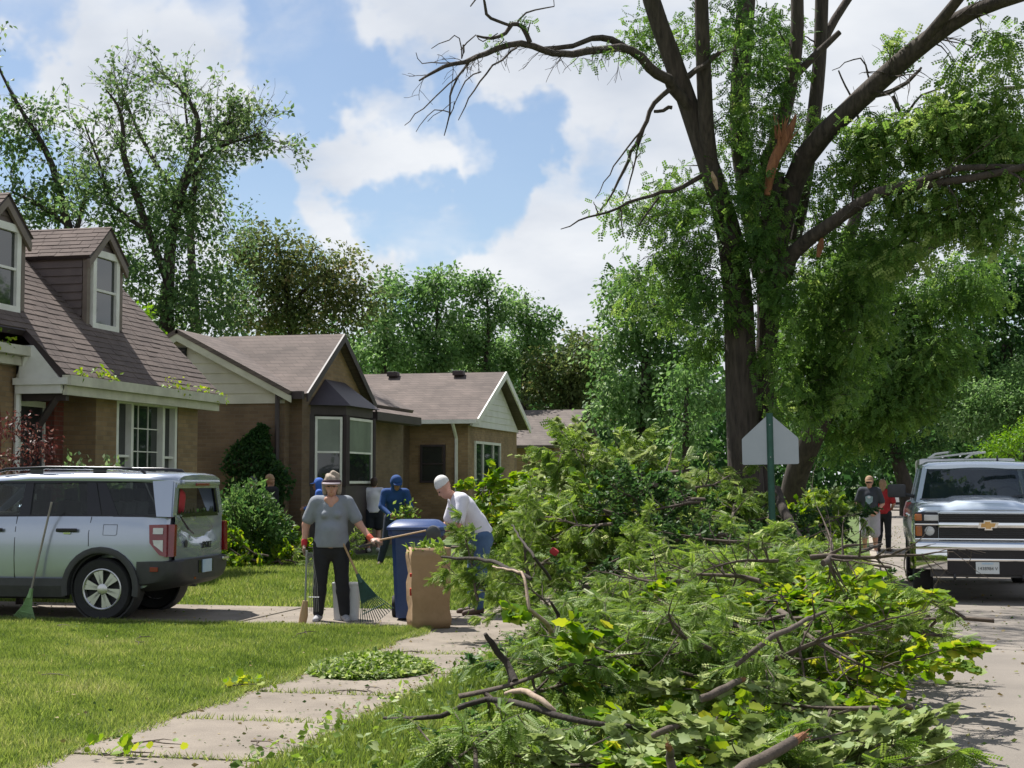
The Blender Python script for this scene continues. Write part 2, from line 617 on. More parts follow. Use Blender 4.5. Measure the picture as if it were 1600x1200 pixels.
def t_maple():
    half = [(.02, .06), (.00, .28), (.17, .33), (.27, .50), (.46, .38), (.62, .44), (.74, .25), (1.0, 0)]
    v = [(0.0, 0, 0)] + [(a, b, .10 * abs(b)) for a, b in half] + [(a, -b, .10 * abs(b)) for a, b in half[:-1]][::-1]
    n = len(v)
    # spine point for the fan
    v.append((.38, 0, -.03))
    tri = [(n, i, (i + 1) % n) for i in range(n)]
    return np.array(v), tri


def t_frond(pairs, ll=.17, lw=.055, droop=.35, curl=0.0):
    """pinnate leaf of unit length with paired leaflets; across is in the same unit"""
    vs, fs = [], []
    for i in range(pairs):
        t = .12 + .88 * i / (pairs - .5)
        z0 = -droop * t * t
        for s in (-1, 1):
            l = ll * (1 - .35 * abs(t - .5))
            o = len(vs)
            b = (t, 0, z0)
            d = (.42 * l, s * .85 * l, -.25 * l)
            q = (.85 * lw, -s * .42 * lw, .0)
            vs += [b, (b[0] + d[0] * .5 - q[0], b[1] + d[1] * .5 - q[1], b[2] + d[2] * .4 + .01), (b[0] + d[0], b[1] + d[1], b[2] + d[2]),
                   (b[0] + d[0] * .5 + q[0], b[1] + d[1] * .5 + q[1], b[2] + d[2] * .4 + .01)]
            fs += [(o, o + 1, o + 2), (o, o + 2, o + 3)]
    return np.array(vs, float), fs


T_LEAF, T_MAPLE = t_leaf(), t_maple()
T_FROND = t_frond(9)
T_FROND_MID = t_frond(6, .24, .09)
T_FROND_LOW = t_frond(4, .34, .15)


def leaves_mesh(name, P, D, L, W, tint, template, rng=RNG):
    """one mesh of many leaves: P base points, D axis directions, L/W sizes, tint 0..1"""
    tv, tf = template
    n = len(P)
    D = unit(D)
    R = unit(rng.normal(size=(n, 3)) * .8 + np.array([0, 0, 1.0]))
    S = unit(np.cross(D, R))
    Nn = np.cross(S, D)
    V = (P[:, None, :] + tv[None, :, 0:1] * (L[:, None, None] * D[:, None, :]) + tv[None, :, 1:2] * (W[:, None, None] * S[:, None, :])
         + tv[None, :, 2:3] * (W[:, None, None] * Nn[:, None, :]))
    m = len(tv)
    fl = (np.array(tf).ravel()[None, :] + (np.arange(n) * m)[:, None]).ravel()
    return np_mesh(name, V.reshape(-1, 3), fl, 3, np.repeat(np.clip(tint, 0, 1), m))


def copy_tree(o, parent=None):
    c = o.copy()
    col.objects.link(c)
    c.parent = parent
    for ch in o.children:
        copy_tree(ch, c)
    return c
# ------------------------------------------------------------------ the setting: ground, road, pavement
RZ = -0.10                                            # street level below the lawn
MB().add([(-700, -300, -.16), (700, -300, -.16), (700, 900, -.16), (-700, 900, -.16)], [(0, 1, 2, 3)]).build('ground', M['soil'])['kind'] = 'structure'
lw = MB().box(-160, .10, -30, 420, -.15, 0).build('lawn', M['lawn']); lw['kind'] = 'structure'
MB().box(8.45, 160, -30, 420, -.15, 0).build('lawn', M['lawn'])['kind'] = 'structure'
MB().box(.26, 8.29, -30, 430, -.15, RZ).build('road', M['asphalt'])['kind'] = 'structure'
kb = empty('kerb', (.18, 0, 0)); kb['kind'] = 'structure'
for x0, x1 in ((.103, .257), (8.293, 8.447)):
    for k in range(22):
        y = -4 + k * 3.0
        MB().rbox(((x0 + x1) / 2, y + 1.5, -.055), (x1 - x0, 2.98, .15), .02).build('kerb_stone', M['kerb'], kb, world=True)
    MB().box(x0, x1, 62, 420, -.15, .018).build('kerb_stone', M['kerb'], kb, world=True)

SWX0, SWX1 = -4.62, -3.18
sw = empty('sidewalk', (-3.9, 12, 0)); sw['kind'] = 'structure'
DY0, DY1 = 15.98, 18.45
ys = [6.9]
while ys[-1] < DY0 - 1.2:
    ys.append(ys[-1] + 1.36)
ys[-1] = DY0
for a, b in list(zip(ys[:-1], ys[1:])) + [(DY1 + 1.4 * k, DY1 + 1.4 * (k + 1)) for k in range(26)]:
    q = random.uniform(-.006, .006)
    MB().rbox(((SWX0 + SWX1) / 2 + random.uniform(-.012, .012), (a + b) / 2, -.05 + q), (SWX1 - SWX0, b - a - .022, .14), .012).build('slab', M['concrete'], sw, world=True)
dw = empty('driveway', (-6, 17.2, 0)); dw['kind'] = 'structure'
xs = [.08, -1.6, -3.15, -4.65, -6.9, -9.2, -11.5, -13.8, -16.1, -18.4]
for b, a in zip(xs[:-1], xs[1:]):
    MB().rbox(((a + b) / 2, (DY0 + DY1) / 2, -.05 + random.uniform(-.004, .004)), (b - a - .02, DY1 - DY0, .135), .012).build('slab', M['concrete'], dw, world=True)


def hash_noise(x, y, s):
    return (np.sin(x * 1.7 * s + 1.3 * np.sin(y * 1.1 * s)) + np.sin(y * 2.3 * s + 2.1 * np.sin(x * .9 * s + 1)) + .6 * np.sin((x + y) * 4.1 * s)) / 2.6


def grass_field(name, x0, x1, y0, y1, n, label, h=(.035, .075), w=.0065, keep=None, up=.0):
    X = RNG.uniform(x0, x1, n); Y = RNG.uniform(y0, y1, n)
    k = np.ones(n, bool) if keep is None else keep(X, Y)
    X, Y = X[k], Y[k]
    n = len(X)
    patch = hash_noise(X, Y, 1.0)
    H = RNG.uniform(h[0], h[1], n) * (1 + .30 * patch + .25 * hash_noise(X + 3, Y + 1, 5.3))
    A = RNG.uniform(0, 2 * PI, n)
    lean = RNG.normal(0, .45, (n, 2)) * H[:, None]
    dx, dy = np.cos(A) * w * RNG.uniform(.7, 1.4, n), np.sin(A) * w
    V = np.zeros((n, 3, 3))
    V[:, 0] = np.stack([X - dx, Y - dy, np.full(n, up - .004)], 1)
    V[:, 1] = np.stack([X + dx, Y + dy, np.full(n, up - .004)], 1)
    V[:, 2] = np.stack([X + lean[:, 0], Y + lean[:, 1], up + H], 1)
    tint = np.clip(.42 + .22 * patch + .20 * hash_noise(X + 5, Y + 9, 3.1) + .14 * hash_noise(X * 1.3 + 2, Y * .9 + 4, .33) + RNG.normal(0, .15, n), 0, 1)
    me = np_mesh(name, V.reshape(-1, 3), np.arange(n * 3), 3, np.repeat(tint, 3))
    o = link_mesh(name, me, M['grass'])
    tag(o, label, 'grass', kind='stuff')
    return o


def in_view(X, Y, m=.6):
    """keeps what a camera at or beside the photograph's place could see"""
    return (X / np.maximum(Y, .1) > math.tan(math.radians(-34))) | (X > -5.2)


grass_field('grass', -13.5, SWX0 + .05, 7.4, DY0 + .05, 330000, 'sunlit mown lawn between the sidewalk and the driveway',
            keep=lambda x, y: in_view(x, y) & (x < SWX0 + .02 + .05 * np.sin(y * 7) * np.sin(y * 2.3)), h=(.03, .062))
grass_field('grass', SWX1 - .04, .1, 6.9, DY0, 90000, 'rough parkway grass under the nearer brush pile', h=(.05, .11), w=.008)
grass_field('grass', -15.5, SWX0 + .03, DY1 - .03, 31, 130000, 'front lawn beyond the driveway before the brown brick houses', h=(.04, .085), w=.010, keep=lambda x, y: in_view(x, y))
grass_field('grass', SWX1 - .03, .1, DY1, 34, 40000, 'parkway grass around the big street tree', h=(.04, .09), w=.010)
# ragged turf edge hanging over the pavement edge and weeds in its joints
E = []
for a in ys[1:-1]:
    xx = RNG.uniform(SWX0, SWX1, 260); yy = a + RNG.normal(0, .025, 260)
    E.append(np.stack([xx, yy], 1))
yy = RNG.uniform(7.2, DY0, 9000); E.append(np.stack([SWX0 + .04 + np.abs(RNG.normal(0, .05, 9000)) * (np.sin(yy * 5) * .5 + .8), yy], 1))
yy = RNG.uniform(7.2, 15, 5000); E.append(np.stack([SWX1 - np.abs(RNG.normal(0, .07, 5000)), yy], 1))
xx = RNG.uniform(-13, SWX0, 7000); E.append(np.stack([xx, DY0 + np.abs(RNG.normal(0, .06, 7000))], 1))
E = np.concatenate(E)
n = len(E)
Hh = RNG.uniform(.02, .06, n); A = RNG.uniform(0, 2 * PI, n)
V = np.zeros((n, 3, 3))
V[:, 0] = np.stack([E[:, 0] - .006 * np.cos(A), E[:, 1] - .006 * np.sin(A), np.full(n, .012)], 1)
V[:, 1] = np.stack([E[:, 0] + .006 * np.cos(A), E[:, 1] + .006 * np.sin(A), np.full(n, .012)], 1)
V[:, 2] = np.stack([E[:, 0] + RNG.normal(0, .03, n), E[:, 1] + RNG.normal(0, .03, n), .012 + Hh], 1)
o = link_mesh('grass', np_mesh('edge_grass', V.reshape(-1, 3), np.arange(n * 3), 3, np.repeat(RNG.uniform(.2, .85, n), 3)), M['grass'])
tag(o, 'ragged grass creeping over the sidewalk edge and its joints', 'grass', kind='stuff')
# soil strip exposed along the turf edge
pts_l, pts_r = [], []
for y in np.linspace(7.0, DY0 - .1, 70):
    pts_l.append((SWX0 - .05, y, .016)); pts_r.append((SWX0 + .05 + .05 * math.sin(y * 6.1) * math.sin(y * 2.7 + 1) + .03 * math.sin(y * 17), y, .0165))
q = MB(); m_ = len(pts_l)
q.add(pts_l + pts_r, [(i, m_ + i, m_ + i + 1, i + 1) for i in range(m_ - 1)])
q.build('soil_edge', mat('edge_soil', (.10, .07, .045), (.045, .032, .02), .95, scale=9, bump=.6), None)['kind'] = 'structure'
# ------------------------------------------------------------------ houses
UX, UY, UZ = Vector((1, 0, 0)), Vector((0, 1, 0)), Vector((0, 0, 1))


def slab(pts, th, name, material, parent):
    pts = [Vector(p) for p in pts]
    n = (pts[1] - pts[0]).cross(pts[2] - pts[0]).normalized()
    if n.z < 0: n = -n
    return MB().prism(pts, -n * th).build(name, material, parent, world=True)


def window(parent, o, u, n, w, z0, z1, fw=.07, frame='white_trim', sashes=((0, 1),), split=None, grid=None, shade_top=None, name='window', depth=.05, panemat='pane'):
    """window whose frame runs along u from o, facing n; sashes are (start, end) shares of the width"""
    f = MB()
    f.obox(o, u, n, 0, w, -.02, depth, z0, z0 + fw); f.obox(o, u, n, 0, w, -.02, depth, z1 - fw, z1)
    f.obox(o, u, n, 0, fw, -.02, depth - .002, z0 + fw, z1 - fw); f.obox(o, u, n, w - fw, w, -.02, depth - .002, z0 + fw, z1 - fw)
    for a, b in sashes[1:]:
        f.obox(o, u, n, a * w - fw * .5, a * w + fw * .5, -.02, depth - .004, z0 + fw, z1 - fw)
    wo = f.build(name, M[frame], parent, world=True)
    for k, (a, b) in enumerate(sashes):
        u0 = fw if k == 0 else a * w + fw * .5
        u1 = w - fw if k == len(sashes) - 1 else b * w - fw * .5
        zs = [z0 + fw, z1 - fw]
        sp = split[k] if split else None
        if sp:
            zm = z0 + (z1 - z0) * sp
            MB().obox(o, u, n, u0, u1, 0, depth * .75, zm - .02, zm + .02).build('sash_rail', M[frame], wo, world=True)
            rows = [(zs[0], zm - .02), (zm + .02, zs[1])]
        else:
            rows = [(zs[0], zs[1])]
        for r, (a0, a1) in enumerate(rows):
            mt = M['blind'] if (shade_top and r == len(rows) - 1 and shade_top[k]) else M[panemat]
            MB().obox(o, u, n, u0, u1, -.01, .006 + .003 * r, a0, a1).build('pane', mt, wo, world=True)
        if grid and grid[k]:
            cx, cy = grid[k]
            for i in range(1, cx):
                x = u0 + (u1 - u0) * i / cx
                MB().obox(o, u, n, x - .009, x + .009, 0, .02, zs[0], zs[1]).build('muntin', M[frame], wo, world=True)
            for i in range(1, cy):
                z = zs[0] + (zs[1] - zs[0]) * i / cy
                MB().obox(o, u, n, u0, u1, 0, .022, z - .009, z + .009).build('muntin', M[frame], wo, world=True)
    return wo


def siding(parent, o, u, n, top, z0, z1, h, material, name='siding_board', limits=None):
    """lapped boards facing n; limits(z) gives the board's run along u"""
    z = z0
    while z < z1 - .01:
        zt = min(z + h, z1)
        a0, a1 = limits(z)
        b0, b1 = limits(zt)
        if a1 - a0 > .03:
            O, U, Nn = Vector(o), Vector(u), Vector(n)
            P = lambda s, d, zz: O + U * s + Nn * d + UZ * zz
            vs = [P(a0, 0, z), P(a1, 0, z), P(b1, 0, zt), P(b0, 0, zt), P(a0, .028, z), P(a1, .028, z), P(b1, .008, zt), P(b0, .008, zt)]
            MB().add(vs, [(0, 1, 2, 3), (4, 5, 6, 7), (0, 1, 5, 4), (1, 2, 6, 5), (2, 3, 7, 6), (3, 0, 4, 7)]).build(name, material, parent, world=True)
        z = zt


# ---- the house with dormers
H1 = empty('brick_house', (-13.5, 22, 0))
tag(H1, 'tan brick house with two brown sided dormers and a white three-part front window', 'house')
EX, EZ = -11.50, 3.20                                   # eave edge of the roof
RX = -14.15                                             # ridge
rz1 = lambda X: EZ + (EX - X)                           # street slope, 45 degrees
HY0, HY1 = 17.7, 26.22
w = MB()
w.box(-17, -11.80, 22.15, 22.84, 0, 3.02); w.box(-17, -11.80, 25.14, 25.95, 0, 3.02)
w.box(-17, -11.80, 22.84, 25.14, 0, 1.22); w.box(-17, -11.95, 22.84, 25.14, 1.22, 3.02)
w.build('wall', M['brick'], H1, world=True)
MB().box(-17, -12.36, HY0 + .15, 20.72, 0, 3.32).build('wall', M['brick'], H1, world=True)
MB().box(-17, -12.62, 20.72, 22.15, 0, 3.0).build('porch_wall', M['brick_dark'], H1, world=True)
MB().box(-12.62, -11.6, 20.72, 22.15, 0, .62).build('porch_floor', M['concrete'], H1, world=True)
MB().box(-12.60, -12.36, 21.86, 22.145, .62, 3.0).build('red_brick_pilaster', M['brick_red'], H1, world=True)
MB().tube([(-12.34, 20.80, 1.95), (-11.72, 20.80, 2.86)], [.062, .062], 4).build('porch_brace', M['dark_trim'], H1, world=True)
MB().box(-12.3, -11.56, 20.76, 20.86, 2.80, 2.95).build('porch_beam', M['dark_trim'], H1, world=True)
d = MB(); o0 = (-12.60, 20.86, 0)
d.obox(o0, UY, UX, 0, .96, 0, .06, .62, 2.75)
dr = d.build('door', M['door'], H1, world=True)
f = MB()
f.obox(o0, UY, UX, -.09, 0, 0, .09, .62, 2.84); f.obox(o0, UY, UX, .96, 1.05, 0, .09, .62, 2.84); f.obox(o0, UY, UX, 0, .96, 0, .088, 2.75, 2.84)
f.obox(o0, UY, UX, .06, .9, .06, .085, 1.32, 1.40)
f.build('door_frame', M['white_trim'], dr, world=True)
MB().obox(o0, UY, UX, .1, .2, .06, .10, 1.5, 1.64).build('handle', M['white_trim'], dr, world=True)
MB().obox((-12.6, 20.95, 0), UY, UX, .1, .28, .066, .075, 1.95, 2.2).build('notice', M['white_trim'], dr, world=True)
# arched window in the left wall
ar = [on_x(18 + 11 * math.cos(a), 628 - 20 * math.sin(a), -12.355) for a in np.linspace(0, PI, 9)] + [on_x(7, 640, -12.355), on_x(29, 640, -12.355)]
cy, cz = 19.93, 2.45
arch = [(-12.36, cy + .34 * math.cos(a), cz + .40 * math.sin(a)) for a in np.linspace(0, PI, 12)] + [(-12.36, cy - .34, cz - .7), (-12.36, cy + .34, cz - .7)]
arch_i = [(-12.36, cy + .22 * math.cos(a), cz + .27 * math.sin(a)) for a in np.linspace(0, PI, 12)] + [(-12.36, cy - .22, cz - .6), (-12.36, cy + .22, cz - .6)]
aw = MB().prism(arch, (.05, 0, 0)).build('arched_window', M['brick_red'], H1, world=True)
MB().prism(arch_i, (.056, 0, 0)).build('pane', M['pane'], aw, world=True)
window(H1, (-11.93, 22.86, 0), UY, UX, 2.26, 1.24, 2.96, fw=.085, sashes=((0, .25), (.25, .77), (.77, 1)), split=(.45, None, .45), grid=(None, (3, 4), None), depth=.12)
# cornice: gutter, fascia, soffit
g = MB()
g.box(EX - .03, EX + .11, 20.6, HY1, 3.02, 3.17)
g.build('gutter', M['cream_trim'], H1, world=True)
MB().box(-11.82, EX - .032, 20.66, HY1 - .1, 2.96, 3.012).build('soffit', M['white_trim'], H1, world=True)
MB().box(EX - .05, EX + .02, 20.66, HY1 - .05, 2.88, 3.018).build('fascia', M['cream_trim'], H1, world=True)
MB().box(-12.3, EX - .055, 20.6, 20.66, 2.90, 3.03).build('fascia', M['white_trim'], H1, world=True)
MB().box(-12.32, EX + .06, 20.56, 20.598, 3.03, 3.13).build('gutter_return', M['white_trim'], H1, world=True)
MB().prism([(-12.25, 20.61, 3.13), (EX - .09, 20.61, 3.13), (-12.02, 20.61, 3.62), (-12.25, 20.61, 3.62)], (0, .05, 0)).build('gable_panel', M['white_trim'], H1, world=True)
MB().box(-12.22, -12.06, HY0, 20.62, 3.46, 3.60).build('gutter', M['cream_trim'], H1, world=True)
MB().box(-12.36, -12.20, HY0, 20.62, 3.32, 3.455).build('fascia', M['cream_trim'], H1, world=True)
MB().tube([(-12.14, 20.62, 3.46), (-12.2, 20.66, 3.3), (-12.3, 20.68, 3.1), (-12.3, 20.68, .1)], [.05] * 4, 6).build('downspout', M['white_trim'], H1, world=True)
# roof: deck, then one object for each shingle course
slab([(EX, 20.62, rz1(EX)), (EX, HY1, rz1(EX)), (RX, HY1, rz1(RX)), (RX, 20.62, rz1(RX))], .10, 'roof', M['dark_trim'], H1)
slab([(-12.14, HY0, rz1(-12.14)), (-12.14, 20.615, rz1(-12.14)), (RX, 20.615, rz1(RX)), (RX, HY0, rz1(RX))], .10, 'roof', M['dark_trim'], H1)
roof1 = slab([(RX - .001, HY0, rz1(RX)), (RX - .001, HY1, rz1(RX)), (-16.9, HY1, 3.1), (-16.9, HY0, 3.1)], .10, 'rear_roof', M['roof_tile'], H1)
MB().prism([(-16.6, 25.9, 3.0), (-11.9, 25.9, 3.0), (RX, 25.9, rz1(RX) - .15)], (0, .05, 0)).build('gable_wall', M['cream_siding'], H1, world=True)
MB().prism([(-16.6, HY0 + .16, 3.0), (-12.2, HY0 + .16, 3.0), (RX, HY0 + .16, rz1(RX) - .15)], (0, .05, 0)).build('gable_wall', M['cream_siding'], H1, world=True)


def shingle_courses(parent, P0, along, upv, length, rise_len, expo, start=None, nrm=None):
    """courses of tabs lying on a plane: P0 lower corner, along the eave, upv up the slope; start(k) shifts a course's first tab"""
    P0, along, upv = Vector(P0), Vector(along).normalized(), Vector(upv).normalized()
    n = along.cross(upv).normalized()
    if n.z < 0: n = -n
    k = 0
    s = 0.0
    while s < rise_len - .02:
        b = MB()
        a = (start(s) if start else 0.0)
        a -= random.uniform(0, .2)
        lim0 = start(s) if start else 0.0
        while a < length:
            wd = random.uniform(.24, .40)
            a0, a1 = max(a, lim0), min(a + wd - .007, length)
            if a1 - a0 > .03:
                j = random.uniform(-.008, .010)
                t = random.uniform(.012, .019)
                e = min(s + expo + .01, rise_len)
                A, B = P0 + along * a0, P0 + along * a1
                q = [A + upv * (s + j) + n * .004, B + upv * (s + j) + n * .004, B + upv * e + n * .003, A + upv * e + n * .003,
                     A + upv * (s + j) + n * t, B + upv * (s + j) + n * t, B + upv * e + n * .007, A + upv * e + n * .007]
                b.add(q, [(4, 5, 6, 7), (0, 1, 5, 4), (1, 2, 6, 5), (3, 0, 4, 7), (0, 3, 2, 1)])
            a += wd
        if b.v:
            b.build('shingle_course', M['shingle'], parent, world=True)
        s += expo
        k += 1


SL = (EX - RX) * math.sqrt(2)
shingle_courses(H1, (EX + .02, HY0, rz1(EX) - .02), (0, 1, 0), (-1, 0, 1), HY1 - HY0 + .03, SL + .02, .138,
                start=lambda s: 0.0 if s > (EX + 12.14 + .02) * math.sqrt(2) else 20.6 - HY0)
MB().tube([(RX, HY0, rz1(RX) + .01), (RX, HY1 + .03, rz1(RX) + .01)], [.05, .05], 6).build('ridge_cap', M['shingle'], H1, world=True)


def dormer(y0, y1):
    X0 = -12.50
    ze, zp = 5.40, 5.90
    ym = (y0 + y1) / 2
    D = MB().box(X0 - 2.0, X0, y0, y1, 4.0, ze - .01).build('dormer', M['brown_siding'], H1, world=True)
    MB().prism([(X0 - .06, y0, ze - .012), (X0 - .06, y1, ze - .012), (X0 - .06, ym, zp - .08)], (.06, 0, 0)).build('gable', M['brown_siding'], D, world=True)
    # cheek boards, both sides
    for yy, nn in ((y0, -UY), (y1, UY)):
        siding(D, (X0, yy, 0), -UX, nn, None, 4.06, ze - .02, .135, M['brown_siding'], limits=lambda z: (.07, max(.07, min((-11.5 - X0) * 0 + (z - 3.2) - (-11.5 - X0) + .05, 1.9))))
    # face boards beside and above the window
    wy0, wy1 = y0 + .12, y1 - .14
    siding(D, (X0, 0, 0), UY, UX, None, 5.48, zp - .1, .09, M['brown_siding'],
           limits=lambda z: (y0 + .04 + (z - ze) / (zp - ze) * (ym - y0) + .08, y1 - .04 - (z - ze) / (zp - ze) * (y1 - ym) - .08))
    for ya, yb in ((y0 - .03, y0 + .07), (y1 - .07, y1 + .03)):
        MB().box(X0 - .05, X0 + .03, ya, yb, 4.1, ze).build('corner_board', M['brown_trim'], D, world=True)
    window(D, (X0 + .005, wy0, 0), UY, UX, wy1 - wy0, 4.12, 5.47, fw=.115, split=(.5,), depth=.06)
    for s, ya in ((-1, y0), (1, y1)):
        ov = .10
        pe = Vector((X0 + .10, ya + s * ov, ze - ov * (zp - ze) / (ym - y0)))
        pr = Vector((X0 + .10, ym, zp))
        bk = Vector((-2.2, 0, 0))
        slab([pe, pr, pr + bk, pe + bk], .055, 'dormer_roof', M['dark_trim'], D)
        MB().prism([pe + Vector((.004, 0, -.065)), pr + Vector((.004, 0, -.065)), pr + Vector((.004, 0, -.20)), pe + Vector((.004, s * -.02, -.20))], (-.05, 0, 0)).build('rake_board', M['brown_trim'], D, world=True)
        upv = (pr - pe)
        if s < 0:
            shingle_courses(D, pe + bk, (1, 0, 0), upv, 2.24, upv.length, .12)
        else:
            shingle_courses(D, pe + Vector((.02, 0, 0)), (-1, 0, 0), upv, 2.24, upv.length, .12)
    return D


dormer(23.06, 24.25)
dormer(19.86, 21.07)

# ---- the house with the bay window
H2 = empty('brick_house', (-13.5, 32.5, 0))
tag(H2, 'brown brick house with cream sided gable and a dark framed bay window', 'house')
GX, GZ, GE = -14.05, 4.80, 3.48                          # side gable ridge and eave height
B0, B1 = 30.0, 38.5
MB().box(-16.8, -11.72, B0 + .05, B1, 0, 3.30).build('wall', M['brick_dark'], H2, world=True)
MB().prism([(-16.55, B0 + .045, 3.30), (-11.62, B0 + .045, 3.30), (-11.62, B0 + .045, 3.45), (GX, B0 + .045, GZ - .06), (-16.55, B0 + .045, 3.45)], (0, .05, 0)).build('gable', M['cream_siding'], H2, world=True)
siding(H2, (0, B0 + .044, 0), UX, -UY, None, 3.22, GZ - .12, .215, M['cream_siding'], limits=lambda z: (GX - (GZ - .12 - max(z, 3.42)) / .53, min(-11.72, GX + (GZ - .12 - max(z, 3.42)) / .53)))
for s in (-1, 1):
    ex = GX + s * 2.56
    slab([(GX, B0 - .22, GZ), (GX, B1 + .2, GZ), (ex, B1 + .2, GE - .02), (ex, B0 - .22, GE - .02)], .09, 'roof', M['roof_tile'], H2)
    MB().prism([(GX, B0 - .205, GZ - .10), (ex, B0 - .205, GE - .12), (ex, B0 - .205, GE - .26), (GX, B0 - .205, GZ - .26)], (0, .035, 0)).build('rake_board', M['cream_trim'], H2, world=True)
vt = MB().box(-14.24, -13.92, B0 - .03, B0 + .02, 3.98, 4.42).build('vent', M['hole'], H2, world=True)
for k in range(5):
    MB().box(-14.22, -13.94, B0 - .04, B0 - .028, 4.02 + k * .08, 4.05 + k * .08).build('louvre', M['dark_trim'], vt, world=True)
MB().box(-11.80, -11.28, B0 - .12, B0 + .02, 3.30, 3.46).build('gutter_box', M['dark_trim'], H2, world=True)
MB().tube([(-11.84, B0 - .06, 3.4), (-11.84, B0 - .06, .1)], [.05, .05], 6).build('downspout', M['dark_trim'], H2, world=True)
# street gable
FX, PY, PZ = -11.45, 32.42, 4.88
MB().box(-13, FX, 30.35, 34.55, 0, 3.40).build('wall', M['brick_dark'], H2, world=True)
MB().prism([(FX, 30.35, 3.40), (FX, 34.55, 3.40), (FX, PY, PZ - .14)], (-.2, 0, 0)).build('gable', M['brick'], H2, world=True)
for s in (-1, 1):
    ye = PY + s * 2.32
    slab([(FX + .22, PY, PZ), (GX - .2, PY, PZ), (GX - .2, ye, 3.42), (FX + .22, ye, 3.42)], .09, 'roof', M['roof_tile'], H2)
    MB().prism([(FX + .225, PY, PZ - .0), (FX + .225, ye, 3.43), (FX + .225, ye, 3.25), (FX + .225, PY, PZ - .18)], (-.04, 0, 0)).build('rake_board', M['dark_trim'], H2, world=True)
# bay window: three faces under a dark hipped roof
bp = [Vector((FX, 30.85, 0)), Vector((-10.86, 31.45, 0)), Vector((-10.86, 33.3, 0)), Vector((FX, 33.95, 0))]
by = MB()
for za, zb in ((.0, 1.50), (3.02, 3.22)):
    by.prism([p + UZ * za for p in bp], (0, 0, zb - za))
by.prism([p + UZ * 1.5 + (Vector((-.06, .05, 0)) if i in (0, 1) else Vector((-.06, -.05, 0))) for i, p in enumerate(bp)], (0, 0, 1.52))
bay = by.build('bay_window', M['dark_trim'], H2, world=True)
for i in range(3):
    a, b = bp[i], bp[i + 1]
    u = (b - a).normalized()
    n_ = Vector((u.y, -u.x, 0))
    L_ = (b - a).length
    for e in (0, 1):
        q = a + u * (L_ * e)
        MB().obox(a, u, n_, e * L_ - .075, e * L_ + .075, -.04, .035 + .004 * i, 1.5, 3.02).build('mullion', M['dark_trim'], bay, world=True)
    window(bay, a + u * .10, u, n_, L_ - .2, 1.55, 2.98, fw=.055, split=(.47,), shade_top=(True,), depth=.03)
tp = [Vector((FX + .02, 30.72, 3.22)), Vector((-10.72, 31.35, 3.22)), Vector((-10.72, 33.4, 3.22)), Vector((FX + .02, 34.08, 3.22))]
ap = [Vector((FX + .02, 31.7, 3.82)), Vector((FX + .02, 33.0, 3.82))]
MB().add(tp + ap, [(0, 1, 4), (1, 2, 5, 4), (2, 3, 5), (0, 3, 2, 1), (0, 4, 5, 3)]).build('bay_roof', M['dark_trim'], bay, world=True)
MB().box(-11.6, -11.2, 34.7, 38.4, 3.05, 3.25).build('gutter', M['dark_trim'], H2, world=True)

# ---- the house with the white gable
H3 = empty('brick_house', (-14.5, 48, 0))
tag(H3, 'brick bungalow with white sided street gable and two small roof vents', 'house')
R3, Z3, E3 = 48.7, 5.16, 3.52
MB().box(-21, -11.75, 45.35, 52.1, 0, 3.42).build('wall', M['brick'], H3, world=True)
for s, ye in ((-1, 44.95), (1, 52.45)):
    slab([(-11.32, R3, Z3), (-21.2, R3, Z3), (-21.2, ye, E3 - .05), (-11.32, ye, E3 - .05)], .1, 'roof', M['roof_tile'], H3)
    MB().prism([(-11.31, R3, Z3 + .01), (-11.31, ye, E3 - .03), (-11.31, ye, E3 - .24), (-11.31, R3, Z3 - .22)], (-.05, 0, 0)).build('rake_board', M['white_trim'], H3, world=True)
MB().prism([(-11.68, 45.3, 3.30), (-11.68, 52.1, 3.30), (-11.68, R3, Z3 - .12)], (-.06, 0, 0)).build('gable', M['white_siding'], H3, world=True)
siding(H3, (-11.678, 0, 0), UY, UX, None, 3.28, Z3 - .3, .20, M['white_siding'], limits=lambda z: (45.35 + (z - 3.3) * 1.93 + .12, 52.05 - (z - 3.3) * 1.93 - .1))
for X in (-15.08, -12.85):
    zc = Z3 - .13
    vq = MB().rbox((X, 48.38, zc + .09), (.36, .32, .16), .03).build('roof_vent', M['dark_trim'], H3, world=True)
MB().box(-13.5, -11.36, 44.78, 44.93, 3.34, 3.46).build('gutter', M['white_trim'], H3, world=True)
MB().tube([(-12.1, 44.85, 3.34), (-12.1, 45.1, 3.1), (-12.1, 45.28, 2.9), (-12.1, 45.28, .1)], [.055] * 4, 6).build('downspout', M['white_trim'], H3, world=True)
window(H3, (-13.25, 45.34, 0), UX, -UY, .8, 1.55, 2.72, fw=.06, frame='dark_trim', split=(.5,))
window(H3, (-11.74, 46.1, 0), UY, UX, 3.4, 1.3, 2.85, fw=.08, sashes=((0, .3), (.3, .7), (.7, 1)))
MB().box(-19.5, -13.6, 41.6, 45.4, 0, 3.30).build('wing_wall', M['brick_dark'], H3, world=True)
MB().prism([(-19.4, 41.62, 3.3), (-13.65, 41.62, 3.3), (-16.5, 41.62, 4.55)], (0, .1, 0)).build('wing_gable', M['brick_dark'], H3, world=True)
for s in (-1, 1):
    slab([(-16.5, 41.3, 4.72), (-16.5, 48.5, 4.72), (-16.5 + s * 3.25, 48.5, 3.36), (-16.5 + s * 3.25, 41.3, 3.36)], .1, 'wing_roof', M['roof_tile'], H3)
MB().prism([(-16.5, 41.29, 4.72), (-13.25, 41.29, 3.37), (-13.25, 41.29, 3.17), (-16.5, 41.29, 4.52)], (0, -.04, 0)).build('rake_board', M['dark_trim'], H3, world=True)

